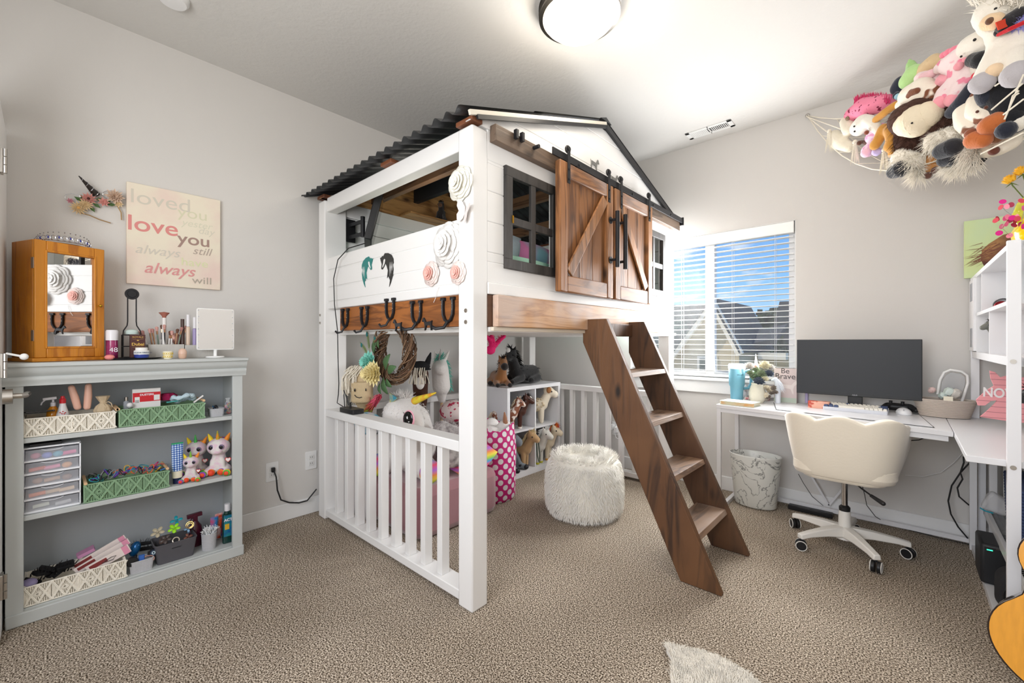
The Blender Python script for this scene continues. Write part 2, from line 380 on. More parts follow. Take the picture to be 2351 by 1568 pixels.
# ======================= EXTERIOR =======================
def sidingm(name,c,c2,sc=9):
    m,nt,b=_base(name); N=nt.nodes.new; L=nt.links.new
    tc=N('ShaderNodeTexCoord'); sp=N('ShaderNodeSeparateXYZ'); L(tc.outputs['Object'],sp.inputs[0])
    mu=N('ShaderNodeMath'); mu.operation='MULTIPLY'; mu.inputs[1].default_value=sc; L(sp.outputs[2],mu.inputs[0])
    fr=N('ShaderNodeMath'); fr.operation='FRACT'; L(mu.outputs[0],fr.inputs[0])
    r=N('ShaderNodeValToRGB'); r.color_ramp.elements[0].color=lin(c2); r.color_ramp.elements[1].color=lin(c); r.color_ramp.elements[1].position=.12
    L(fr.outputs[0],r.inputs[0]); L(r.outputs[0],b.inputs['Base Color']); b.inputs['Roughness'].default_value=.8; return m
sid=sidingm('tan_siding','#c6b48f','#7d6d50'); roofm=mat('dark_shingle','#4a4a47',.9,bump=.5,bscale=20,vary=.3,vscale=12)
ctr=mat('cream_trim','#e9dcc0',.6)
HY=7.0
def A(u,v,y=HY): return at(u,v,Y=y)
t=thing('neighbour_house','tan sided house with a dark shingle roof and a pale trimmed gable beyond the window','house',(0.5,HY,-3))
ap=A(1640,700); gl_=A(1548,824); gr=A(1697,806); zb=-3
body=[Vector((gl_.x,HY,zb)),Vector((gr.x,HY,zb)),gr,ap,gl_]
MB().extr(body,(0,3,0)).build('gable_wall',sid,t)
b=MB(); 
for a,c in ((ap,gl_),(ap,gr)):
    d=(c-a); a2=a; c2=c+d*.12
    b.beam(a2+Vector((0,-.15,.05)),c2+Vector((0,-.15,.05)),.12,.14)
b.build('rake_trim',ctr,t)
b=MB()
for c in (gl_,gr):
    c2=c+(c-ap)*.12; up=Vector((0,0,.16)); b.extr([ap+up+Vector((0,-.25,0)),c2+up+Vector((0,-.25,0)),c2+up+Vector((0,3.2,0)),ap+up+Vector((0,3.2,0))],(0,0,-.08))
b.build('gable_roof',roofm,t)
mr=[A(1380,702,HY+1.6),A(1634,697,HY+1.6)]; e1=A(1380,860,HY+.6); e2=A(1634,860,HY+.6); e1.z=e2.z=mr[0].z-2.6
b=MB(); b.extr([e1,e2,Vector((mr[1].x,mr[1].y+.4,mr[1].z)),Vector((mr[0].x,mr[0].y+.4,mr[0].z))],(0,.1,.02)); b.build('main_roof',roofm,t)
MB().bb(e1.x,e2.x,HY+.9,HY+3,-3,e1.z).build('main_wall',sid,t)
wy=A(1622,842); MB().bb(wy.x-.2,wy.x+.25,HY-.04,HY+.02,wy.z-.5,wy.z+.25).build('window_trim',ctr,t)
MB().bb(wy.x-.14,wy.x+.19,HY-.06,HY-.03,wy.z-.45,wy.z+.19).build('window_glass_pane',mat('dark_glass','#33423a',.1),t)
ga=A(1685,838,HY+1.5); gb_=A(1815,838,HY+1.5)
MB().bb(ga.x,gb_.x+.1,HY+1.5,HY+2.9,-3,A(1700,812,HY+1.5).z).build('garage_wall',sid,t)
a=A(1685,806,HY+1.2); c=A(1780,790,HY+1.2); MB().extr([a,c,c+Vector((0,0,.12)),a+Vector((0,0,.12))],(0,1.4,.4)).build('garage_roof',roofm,t)
a=A(1745,815,HY+1.3);c=A(1808,815,HY+1.3); MB().bb(a.x,c.x,HY+1.1,HY+1.4,a.z-.1,a.z+.06).build('gutter',ctr,t)
t=thing('dark_roofed_house','house with a steep dark roof at the right of the window view','house',(6,HY+2,-3))
a=A(1790,692,HY+5);c=A(1752,832,HY+5);d=A(1860,832,HY+5);e=A(1860,690,HY+5)
MB().extr([c,d,e,a],(0,1.5,.1)).build('roof',roofm,t); MB().bb(c.x+.2,d.x,HY+5.2,HY+6.5,-3,c.z).build('wall',sid,t)
t=thing('brown_house','small far brown house with a low pitched roof between the trees','house',(9,22,-4))
a=at(1700,776,Y=22);c=at(1765,776,Y=22);p=at(1732,766,Y=22); bw=mat('brown_wall','#6d4634',.8)
MB().extr([Vector((a.x+.4,22,-5)),Vector((c.x-.4,22,-5)),c+Vector((-.4,0,0)),p,a+Vector((.4,0,0))],(0,4,0)).build('wall',bw,t)
b=MB(); 
for q in (a,c): b.extr([p+Vector((0,-.4,.15)),q+Vector((0,-.4,.05)),q+Vector((0,-.4,-.15)),p+Vector((0,-.4,-.05))],(0,5,0))
b.build('roof',mat('brown_roof','#7c6152',.9),t)
leaf=mat('leaf_dark','#3c4c26',.9,vary=.6,vscale=6); bark=mat('bark','#4b3a2c',.9)
def tree(u,v,y,r,label,n=260):
    c=at(u,v,Y=y); t=thing('tree',label,'tree',(c.x,y,-4),group='trees beyond the window')
    b=MB()
    for i in range(n):
        d=Vector((RD.gauss(0,1),RD.gauss(0,1),RD.gauss(0,1))).normalized()*r*RD.uniform(.5,1); p=c+Vector((d.x,d.y,d.z*.9)); s_=r*.16
        R=rot(jit(3),jit(3),jit(3)); b.add([p+R@Vector((-s_,0,0)),p+R@Vector((0,s_,0)),p+R@Vector((s_,0,s_*.3)),p+R@Vector((0,-s_,0))],[(0,1,2,3)])
    b.ell(c,(r*.75,r*.75,r*.7),n=12,k=8); b.build('crown',leaf,t)
    MB().cyl((c.x,y,-4),(c.x,y,c.z),r*.15,r*.08).build('trunk',bark,t)
tree(1765,775,13,.95,'green tree against the dark roof beyond the window')
tree(1748,800,11.5,.7,'low dark green tree in front of the far brown house')
tree(1705,800,16,1.1,'rounded dark tree left of the far brown house')
tree(1780,745,15,.8,'tall thin crowned tree beside the steep dark roof')
o=MB().bb(-40,60,4,80,-4.2,-4).build('ground',mat('lawn','#6d7a4a',1,vary=.3)); o['kind']='structure'
# sky with clouds
wd=bpy.data.worlds.new('world'); bpy.context.scene.world=wd; wd.use_nodes=True; nt=wd.node_tree; N=nt.nodes.new; L=nt.links.new
bg=nt.nodes['Background']; tc=N('ShaderNodeTexCoord'); sp=N('ShaderNodeSeparateXYZ'); L(tc.outputs['Generated'],sp.inputs[0])
r=N('ShaderNodeValToRGB'); e=r.color_ramp.elements; e[0].position=0; e[0].color=lin('#b5d8f5'); e[1].position=.35; e[1].color=lin('#3f86e0'); x=e.new(.12); x.color=lin('#7dbcf5'); L(sp.outputs[2],r.inputs[0])
mp=N('ShaderNodeMapping'); mp.inputs['Scale'].default_value=(6,6,19); L(tc.outputs['Generated'],mp.inputs[0]); n=N('ShaderNodeTexNoise'); n.inputs['Scale'].default_value=1.2; n.inputs['Detail'].default_value=7; L(mp.outputs[0],n.inputs['Vector'])
sb=N('ShaderNodeMath'); sb.operation='MULTIPLY_ADD'; sb.inputs[1].default_value=-.75; L(sp.outputs[2],sb.inputs[0]); L(n.outputs[0],sb.inputs[2])
r2=N('ShaderNodeValToRGB'); r2.color_ramp.elements[0].position=.44; r2.color_ramp.elements[1].position=.58; L(sb.outputs[0],r2.inputs[0])
mx=N('ShaderNodeMix'); mx.data_type='RGBA'; L(r2.outputs[0],mx.inputs[0]); L(r.outputs[0],mx.inputs[6]); mx.inputs[7].default_value=(.9,.93,1,1); L(mx.outputs[2],bg.inputs[0]); bg.inputs[1].default_value=1.0
# ======================= LIGHTS =======================
def area(name,loc,R,sx,sy,pw,col=(1,1,1),spread=PI):
    l=bpy.data.lights.new(name,'AREA'); l.shape='RECTANGLE'; l.size=sx; l.size_y=sy; l.energy=pw; l.color=col; l.spread=spread
    o=bpy.data.objects.new(name,l); C.objects.link(o); o.location=loc; o.rotation_euler=R; return o
area('daylight_window',((wx0+wx1)/2+.05,-.09,1.42),(math.radians(-95),0,0),1.1,1.0,44,(.97,.985,1))
area('left_wall_fill',(1.95,-.10,1.30),(math.radians(-84),0,math.radians(-48)),.9,.8,13,(1,.99,.97))  # extra lamp added at the same window, aimed to brighten the left wall
area('front_fill',(2.3,YF_+.02,1.5),(math.radians(88),0,0),1.9,1.2,46,(1,.99,.975))  # fill lamp added at the made-up hole behind the camera
l=bpy.data.lights.new('lamp_bulb','POINT'); l.energy=7; l.color=(1,.90,.76); l.shadow_soft_size=.12; o=bpy.data.objects.new('lamp_bulb',l); C.objects.link(o); o.location=(cx,cy,H-.3)
l=bpy.data.lights.new('loft_fill','POINT'); l.energy=2.2; l.color=(1,.93,.82); l.shadow_soft_size=.15; o=bpy.data.objects.new('loft_fill',l); C.objects.link(o); o.location=(.9,-2.0,1.86)  # fill lamp added to brighten the loft; the string bulbs themselves emit nothing
l=bpy.data.lights.new('sun','SUN'); l.energy=3.2; l.color=(1,.96,.88); l.angle=.01; o=bpy.data.objects.new('sun',l); C.objects.link(o); o.rotation_euler=(math.radians(32),0,math.radians(-58))
# ======================= CAMERA =======================
cd=bpy.data.cameras.new('camera'); cam=bpy.data.objects.new('camera',cd); C.objects.link(cam); bpy.context.scene.camera=cam
cd.sensor_width=36; cd.lens=36*FPX/2351; cd.clip_start=.02; cam.location=CAM; cam.rotation_euler=(PI/2,0,YAW)
sc=bpy.context.scene; sc.view_settings.view_transform='Standard'; sc.view_settings.look='None'; sc.view_settings.gamma=1; sc.view_settings.use_curve_mapping=False; sc.view_settings.exposure=.2
# ======================= LOFT BED =======================
bed=thing('loft_bed','white cabin loft bed with corrugated metal roof and sliding wooden barn doors','bed',(.9,-1.25,0))
wA=wood('wood_stain_y','#a8764a','#6e4526','#b98a60',axis=1); wX=wood('wood_stain_x','#9c6a40','#66401f','#b07c4e',axis=0); wZ=wood('wood_stain_z','#946238','#5f3a1e','#aa7a50',axis=2)
wHook=wood('wood_hook','#a2622c','#6a3c18','#8a5226',axis=0)
wDark=wood('wood_dark','#5c4132','#3a281d','#6a4a36',axis=1)
wWash=wood('wood_washed','#c99a6e','#a87850','#c7c4c6',axis=1)
def post(x0,x1,y0,y1,z1,label=None):
    o=MB().bb(x0,x1,y0,y1,0,z1).build('post',WHITE,bed,bevel=.008); return o
p1=post(1.548,1.638,-2.308,-2.218,2.035); p2_=post(.158,.246,-2.308,-2.16,2.03); post(1.548,1.638,-.288,-.198,2.035); post(.158,.246,-.288,-.198,2.03)
b=MB(); 
for z in (1.26,1.212): b.cyl((1.60,-2.312,z),(1.60,-2.306,z),.009,n=12); 
b.build('bolt',CHROME,p1)
b=MB()
for z in (1.30,1.25): b.cyl((.185,-2.312,z),(.185,-2.306,z),.008,n=12)
b.build('bolt',CHROME,p2_)
MB().bb(.246,1.548,-2.30,-2.21,.653,.70).build('crib_rail',WHITE,bed,bevel=.004)
MB().bb(.246,1.548,-2.30,-2.21,.018,.06).build('crib_rail',WHITE,bed,bevel=.004)
for i in range(9):
    x=.327+i*.1297; MB().bb(x,x+.037,-2.28,-2.235,.06,.653).build('crib_slat',WHITE,bed,bevel=.003)
# rear (along left wall) crib rail and far crib rail
for z0_,z1_ in ((.655,.70),(.02,.06)): MB().bb(.165,.235,-2.16,-.288,z0_,z1_).build('crib_rail',WHITE,bed,bevel=.004)
for i in range(15): y=-2.07+i*.124; MB().bb(.18,.22,y-.018,y+.018,.06,.655).build('crib_slat',WHITE,bed,bevel=.003)
for z0_,z1_ in ((.69,.735),(.02,.06)): MB().bb(.246,1.548,-.28,-.21,z0_,z1_).build('crib_rail',WHITE,bed,bevel=.004)
for i in range(10): x=.35+i*.123; MB().bb(x-.018,x+.018,-.265,-.225,.06,.69).build('crib_slat',WHITE,bed,bevel=.003)
# shiplap side panel and beams
def boards(b,x0,x1,y0,y1,zs,axis='x'):
    for a,c in zip(zs[:-1],zs[1:]): b.bb(x0,x1,y0,y1,a+.0015,c-.0015)
sp_=MB(); boards(sp_,.246,1.548,-2.285,-2.262,[1.335,1.383,1.475,1.585,1.665]); sp_.bb(.246,1.548,-2.281,-2.25,1.335,1.665)
side=sp_.build('side_panel',WHITE,bed,bevel=.004)
MB().bb(.246,1.548,-2.292,-2.225,1.955,2.045).build('top_beam',WHITE,bed,bevel=.005)
MB().bb(.246,1.548,-.275,-.205,1.955,2.045).build('top_beam',WHITE,bed,bevel=.005)
rk=MB().bb(.246,1.548,-2.25,-2.21,1.19,1.335).build('side_rail',WHITE,bed,bevel=.003)
b=MB(); boards(b,.246,1.548,-.262,-.24,[1.335,1.46,1.585,1.71,1.835,1.955]); b.bb(.246,1.548,-.24,-.235,1.335,1.955); b.build('side_panel',WHITE,bed,bevel=.004)
# inner wall panel along the room wall and gable of planks
b=MB(); boards(b,.19,.212,-2.16,-.288,[1.335,1.51,1.69,1.87,2.03]); b.bb(.18,.19,-2.16,-.288,1.335,2.03); b.build('back_panel',WHITE,bed,bevel=.004)
MB().bb(.212,.235,-2.16,-.288,1.955,2.045).build('panel_trim',WHITE,bed,bevel=.004)
PKY,PKZ,EZ=-1.262,2.405,2.055
def zroof(y): return EZ+(PKZ-EZ)*(1-abs(y-PKY)/(1.075))
gm=wood('wood_gable','#c4935a','#83592f','#a5774a',axis=1)
b=MB()
zz=[2.045,2.17,2.29,2.385]
for a,c in zip(zz[:-1],zz[1:]):
    def yy(z): return 1.06*(1-(z-EZ)/(PKZ-EZ)) if z>EZ else 1.06
    b.extr([(.2,PKY-yy(a),a+.001),(.2,PKY+yy(a),a+.001),(.2,PKY+yy(c),c-.001),(.2,PKY-yy(c),c-.001)],(.02,0,0))
b.build('rear_gable',gm,bed)
# front shiplap wall (x = 1.615..1.635) with window openings
W1=(-2.10,-1.745); W2=(-.765,-.41); WZ=(1.475,1.90)
def seg(b,y0,y1,z0,z1,xa=1.612,xb=1.636):
    holes=[(h0,h1) for h0,h1 in (W1,W2)]
    # split vertically at hole edges
    zc=[z0]+[z for z in WZ if z0<z<z1]+[z1]
    for a,c in zip(zc[:-1],zc[1:]):
        if a>=WZ[0]-1e-6 and c<=WZ[1]+1e-6:
            cur=y0
            for h0,h1 in holes: b.bb(xa,xb,cur,h0,a,c); cur=h1
            b.bb(xa,xb,cur,y1,a,c)
        else: b.bb(xa,xb,y0,y1,a,c)
b=MB(); zs=[1.335,1.383,1.5155,1.648,1.78,1.913,2.045]
for a,c in zip(zs[:-1],zs[1:]): seg(b,-2.218,-.288,a+.0015,c-.0015)
seg(b,-2.218,-.288,1.335,2.045,1.603,1.6325)
b.build('front_panel',WHITE,bed,bevel=.003)
b=MB(); b.extr([(1.612,-2.218,1.335),(1.612,-.288,1.335),(1.612,-.288,1.385),(1.612,-2.218,1.385)],(.03,0,0)); b.build('front_trim',WHITE,bed,bevel=.004)
b=MB()
def yg(z): return max(0.0,1.06*(1-(z-EZ)/(PKZ-EZ)))
zs=[2.047,2.135,2.235,2.335,2.395]
b.extr([(1.606,PKY-1.06,2.047),(1.606,PKY+1.06,2.047),(1.606,PKY,2.4)],(.029,0,0))
for a,c in zip(zs[:-1],zs[1:]):
    ya=min(1.06,yg(a)) if a>EZ else 1.06; yc=yg(c)
    b.extr([(1.612,PKY-ya,a+.001),(1.612,PKY+ya,a+.001),(1.612,PKY+yc,c-.0015),(1.612,PKY-yc,c-.0015)],(.026,0,0))
b.build('front_gable',WHITE,bed,bevel=.003)
# main beams
MB().bb(1.638,1.672,-2.19,-.295,1.194,1.332).build('front_beam',wWash,bed,bevel=.004)
MB().bb(1.60,1.636,-2.218,-.288,1.194,1.332).build('front_rail',wDark,bed,bevel=.003)
MB().bb(.246,1.638,-2.21,-.2,1.172,1.193).build('bed_deck',WHITE,bed,bevel=.003)
MB().bb(1.56,1.655,-2.2,-.2,1.176,1.1935).build('deck_edge',mat('raw_wood','#d8cdbb',.7),bed,bevel=.002)
# windows in front wall
gy=wood('grey_black_stain','#3b3836','#262423','#4a4543',axis=2,knots=False)
for (y0,y1) in (W1,W2):
    a0,a1=y0-.018,y1+.018; z0_,z1_=WZ[0]-.018,WZ[1]+.018; wd_=.045
    f=MB().bb(1.63,1.652,a0,a1,z0_,z0_+wd_).bb(1.63,1.652,a0,a1,z1_-wd_,z1_).bb(1.63,1.652,a0,a0+wd_,z0_+wd_,z1_-wd_).bb(1.63,1.652,a1-wd_,a1,z0_+wd_,z1_-wd_)
    fo=f.build('window_frame',gy,bed,bevel=.002)
    ym=(a0+a1)/2; zm=(z0_+z1_)/2-.01
    MB().bb(1.632,1.65,ym-.016,ym+.016,z0_+wd_-.005,z1_-wd_+.005).bb(1.632,1.6495,a0+wd_-.005,a1-wd_+.005,zm-.018,zm+.018).build('muntin',gy,fo,bevel=.002)
    MB().bb(1.65,1.655,a0+wd_-.006,a0+wd_+.004,zm-.012,zm+.022).build('hinge',mat('brass','#b8902f',.3,metal=1),fo)
# barn doors
def barndoor(y0,y1,flip):
    z0_,z1_=1.38,2.035; x0,x1=1.672,1.706; s=.065
    d=bpy.data.objects.new('barn_door',None); C.objects.link(d); d.parent=bed; d['_w']=1; WM[d.name]=WM[bed.name]
    d['label']='left sliding barn door' if not flip else 'right sliding barn door'
    [MB().bb(x0,x1,q0,q0+s,z0_,z1_).build('stile',wZ,d,bevel=.006) for q0 in (y0,y1-s)]
    wr=wood('wood_rail','#98683f','#643f24','#bdb2ae',axis=1)
    [MB().bb(x0,x1-.002,y0+s,y1-s,q0,q1).build('rail',wr,d,bevel=.006) for q0,q1 in ((z0_,z0_+s+.02),(z1_-s-.01,z1_))]
    n=3; w_=(y1-y0-2*s)/n; pl=MB()
    for i in range(n): pl.bb(x0,x0+.014,y0+s+i*w_+.0015,y0+s+(i+1)*w_-.0015,z0_+s,z1_-s)
    pl.build('plank_infill',wood('wood_plank','#8a5a30','#573419','#734824',axis=2),d,bevel=.002)
    a=Vector((x0+.020,y0+s+.02,z0_+s+.035)); c=Vector((x0+.020,y1-s-.02,z1_-s-.03))
    if flip: a.y,c.y=c.y,a.y
    wb=wood('wood_brace','#9c6b42','#6e4a2c','#b58a64',axis=2); bz=MB().beam(a,c,.014,.062,up=(1,0,0).__class__((1,0,0)) if False else (1,0,0))
    dd=(c-a).normalized(); nn=Vector((0,-dd.z,dd.y))*.030
    bz=MB(); bz.extr([a-nn,a+nn,c+nn,c-nn],(.013,0,0)); bz.build('brace',wb,d,bevel=.004)
    hy=y1-.035 if not flip else y0+.035
    h=MB(); h.cyl((x1+.045,hy,1.555),(x1+.045,hy,1.875),.0125,n=16)
    for z in (1.60,1.83): h.cyl((x1-.002,hy,z),(x1+.045,hy,z),.008,n=10).cyl((x1-.001,hy,z),(x1+.004,hy,z),.02,n=16)
    h.build('pull_handle',BLKMET,d)
    for y in (y0+.07,y1-.05):
        k=MB(); k.bb(x1-.001,x1+.004,y-.011,y+.011,1.93,2.10); k.lathe([(0,-.006),(.018,-.006),(.021,0),(.018,.006),(0,.006)],(x1-.005,y,2.103),20,rot(0,PI/2,0)); k.cyl((x1+.003,y,2.103),(x1+.007,y,2.103),.011)
        for z in (1.95,2.0): k.cyl((x1+.003,y,z),(x1+.008,y,z),.005,n=8)
        k.build('roller_hanger',BLKMET,d)
    return d
barndoor(-1.785,-1.262,False); barndoor(-1.238,-.735,True)
# track board and rail
MB().bb(1.636,1.672,-2.205,-.17,1.99,2.062).build('track_board',wood('wood_track','#6b5848','#40342b','#594a3f',axis=1),bed,bevel=.003)
k=MB(); k.bb(1.688,1.695,-1.83,-.165,2.045,2.082)
for y in (-1.6,-1.3,-1.0,-.7,-.4): k.cyl((1.672,y,2.06),(1.70,y,2.06),.008,n=10)
k.bb(1.672,1.70,-.175,-.162,2.03,2.09)
k.build('track_rail',BLKMET,bed,bevel=.001)
[MB().bb(1.672,1.69,q0,q0+.015,2.035,2.075).build('track_stop',BLKMET,bed) for q0 in (-2.09,-2.05)]
MB().cyl((1.672,-1.95,2.04),(1.705,-1.95,2.04),.009,n=12).build('track_bolt',BLKMET,bed)
# small silhouettes of running horses over the track
def horse2d(s=1,ear=1):
    return [(x*s,y*s) for x,y in ((-.5,.12),(-.62,.3),(-.56,.02),(-.6,-.5),(-.5,-.5),(-.42,-.1),(-.2,-.06),(.12,-.1),(.25,-.45),(.33,-.5),(.3,-.1),(.36,.12),(.55,.3),(.6,.22),(.68,.26),(.55,.5),(.45,.56),(.4,.5),(.18,.2),(-.2,.22),(-.45,.24))]
for y,z in ((-1.36,2.15),(-1.13,2.125)):
    MB().extr([(1.639,y+px_*.07,z+pz_*.07) for px_,pz_ in horse2d()],(.003,0,0)).build('horse_ornament',mat('pewter','#8b8b88',.4,metal=.6),bed)
# purlins / plates
pX=wood('wood_purlin','#7a5a40','#4c3424','#8a6a4c',axis=0)
for y,xa,xb in ((-2.285,1.54,1.645),(-2.285,.93,1.03),(-2.285,.155,.25),(-.23,.16,1.63)): MB().bb(xa,xb,y-.03,y+.03,2.046,2.066).build('roof_plate',wood('wood_red','#7c4a30','#4d2c1b','#8c583a',axis=0),bed,bevel=.003)
for y,m_,h_ in ((-1.95,pX,.04),(-1.60,mat('black_beam','#2c2e31',.6,bump=.3,stretch=(1,20,20)),.05),(-.93,pX,.04),(-.57,pX,.04),(PKY,pX,.04)):
    z=zroof(y); MB().bb(.215,1.612,y-.02,y+.02,z-.015-2*h_,z-.012).build('purlin',m_,bed,bevel=.003)
# corrugated roof
rm=mat('corrugated_black','#3b3c3e',.42,metal=.35,bump=.25,bscale=90,vary=.25,vscale=3)
def sheet(y0,z0_,y1,z1_,x0,x1,pitch=.0775,amp=.0115):
    b=MB(); n=int((x1-x0)/pitch*10); vs=[]
    N_=Vector((0,-(z1_-z0_),(y1-y0))).normalized()
    if N_.z<0: N_=-N_
    for th in (0,.0018):
        for i in range(n+1):
            x=x0+(x1-x0)*i/n; o=amp*sin(2*PI*x/pitch)+th
            for (y,z) in ((y0,z0_),(y1,z1_)): vs.append(Vector((x,y,z))+N_*o)
    fs=[]; k=2*(n+1)
    for i in range(n):
        fs+=[(2*i,2*i+2,2*i+3,2*i+1),(k+2*i,k+2*i+1,k+2*i+3,k+2*i+2),(2*i,k+2*i,k+2*i+2,2*i+2),(2*i+1,2*i+3,k+2*i+3,k+2*i+1)]
    return b.add(vs,fs)
sl=(PKZ-EZ)/1.06
def sline(y,off=.028): return EZ+(PKZ-EZ)*(1-abs(y-PKY)/1.06)+off
ym=-1.85
sheet(-2.385,sline(-2.385),ym,sline(ym),.085,1.655).build('roof_sheet',rm,bed,smooth=80)
sheet(ym-.06,sline(ym-.06)+.006,PKY,sline(PKY)+.004,.085,1.655).build('roof_sheet',rm,bed,smooth=80)
sheet(-.135,sline(-.135),PKY,sline(PKY),.085,1.655).build('roof_sheet',rm,bed,smooth=80)
MB().extr([(.085,PKY-.06,sline(PKY-.06)+.018),(.085,PKY,sline(PKY)+.022),(.085,PKY+.06,sline(PKY+.06)+.018)],(1.575,0,0)).build('ridge_cap',rm,bed)
# edge flashing along the front rake (pale on the left, black on the right)
b=MB(); b.beam((1.657,-2.34,sline(-2.34,.012)),(1.657,PKY,sline(PKY,.012)),.012,.02); b.build('rake_edge',mat('pale_edge','#d8d2c4',.6),bed)
b=MB(); b.beam((1.66,-2.3,sline(-2.3,-.006)),(1.66,PKY,sline(PKY,-.006)),.01,.018).beam((1.66,PKY,sline(PKY,-.004)),(1.66,-.19,sline(-.19,-.004)),.012,.03); b.build('rake_flashing',BLACK,bed)
# bolts / knobs on far right
# mattress & bedding inside (visible through the left window)
o=thing('loft_mattress','mattress with a pale mint sheet up in the loft bed','mattress',(.9,-1.25,1.194))
MB().rbox((.9,-1.25,1.30),(1.3,1.9,.21),.06).build('mattress',mat('mint_sheet','#a8d8c8',.9,bump=.5,bscale=14),o,bevel=.03)
def pillow(name,c,d,R,m_,label,cat='pillow',group=None):
    b=MB(); n=12; vs=[]; 
    for s in (1,-1):
        for i in range(n+1):
            for j in range(n+1):
                u=i/n*2-1; v=j/n*2-1; h=((1-abs(u)**3)*(1-abs(v)**3))**.55
                vs.append(Vector((u*d[0]/2*(1-.06*v*v),v*d[1]/2*(1-.06*u*u),s*h*d[2]/2)))
    k=(n+1)**2; fs=[]
    for s in (0,1):
        for i in range(n):
            for j in range(n):
                q=(s*k+i*(n+1)+j,s*k+(i+1)*(n+1)+j,s*k+(i+1)*(n+1)+j+1,s*k+i*(n+1)+j+1); fs.append(q if s==0 else q[::-1])
    c=Vector(c); b.add([R@p+c for p in vs],fs); o=b.build(name,m_,loc=tuple(c),smooth=60); tag(o,label,cat,group); return o
tie=spots('tie_dye_pink','#e58ac0','#9fd8e8',4,.42,.6,bump=.2)
pillow('pillow',(1.42,-1.98,1.54),(.30,.34,.14),rot(0,math.radians(-65),0),mat('pale_blue_fur','#c9dbe8',1,bump=1,bscale=60,vary=.2),'pale blue fuzzy pillow seen through the left cabin window')
pillow('pillow',(1.40,-1.70,1.53),(.30,.34,.14),rot(0,math.radians(-60),.1),tie,'pink and blue tie dye pillow seen through the left cabin window')
pillow('pillow',(1.5,-1.88,1.47),(.2,.42,.10),rot(0,math.radians(-50),0),mat('mint_fur','#b8ead4',1,bump=.8,bscale=70),'mint green pillow low behind the left cabin window')
# horse plush + jar on the inner ledge by the far wood panel
# television on arm
tvt=thing('television','slim black television on a wall arm seen edge on inside the loft','television',(.35,-2.10,1.86))
tp=Vector((.45,-2.08,1.90)); Rt=rot(0,0,math.radians(61))@rot(0,.23,0)
bb_=MB(); bb_.box(tp,(.045,.40,.33),Rt); bb_.build('bezel',BLACK,tvt,bevel=.008)
bb_=MB(); bb_.box(tp+Rt@Vector((.023,0,0)),(.002,.385,.315),Rt); bb_.build('screen',mat('screen_glass','#0b0c0e',.08),tvt)
bb_=MB()
for z in (1.90,1.82): bb_.beam((.235,-2.14,z),(.40,-2.13,z),.012,.022)
bb_.bb(.235,.245,-2.18,-2.1,1.79,1.94).cyl((.40,-2.13,1.80),(.40,-2.13,1.93),.014); bb_.build('mounting_arm',BLKMET,tvt)
# thin dark fan string
# charging cable down the side
t=thing('charging_cable','thin black cable hanging down the bed side from the television','cable',(.42,-2.31,.70))
MB().tube([at(840,558,Y=-2.26),at(800,570,Y=-2.31),at(776,596,Y=-2.315),at(766,640,Y=-2.31),at(768,700,Y=-2.31),at(775,760,Y=-2.31),at(776,820,Y=-2.305),at(778,880,Y=-2.30),at(777,905,Y=-2.28),at(774,925,Y=-2.25),(.40,-2.25,.72)],.003,6).build('cord',BLACK,t)
MB().tube([(.40,-2.25,.72),(.41,-2.26,.80),(.42,-2.265,.83),(.45,-2.26,.78),(.46,-2.255,.74)],.003,6).build('cord_loop',BLACK,t)
t=thing('power_adapter','small black power adapter box on the bed crib rail','adapter',(.52,-2.255,.701))
MB().rbox((.50,-2.255,.715),(.17,.075,.028),.01).build('case',BLACK,t,bevel=.003)
MB().cyl((.475,-2.25,.73),(.475,-2.25,.76),.006,n=8).build('plug',BLACK,t)
# string lights
sl_=thing('string_lights','string of small clear globe bulbs along the upper beam','string lights',(.9,-2.25,1.93))
pts=[at(805,469,Y=-2.20),at(855,440,Y=-2.20),at(925,405,Y=-2.20),at(1000,368,Y=-2.20),at(1048,338,Y=-2.20)]
MB().tube(pts,.0018,6).build('wire',WHITE2,sl_)
bm=mat('bulb_glass','#f4f4f4',.15,alpha=.75)
for u,v in ((822,459),(852,446),(887,432),(926,410),(965,392),(1013,370)):
    p=at(u,v,Y=-2.20); b=MB(); b.cyl(p+Vector((0,0,.014)),p+Vector((0,0,.002)),.004,n=8).ell(p+Vector((0,0,-.008)),(.0105,.0105,.0115)); b.build('bulb',bm,sl_)
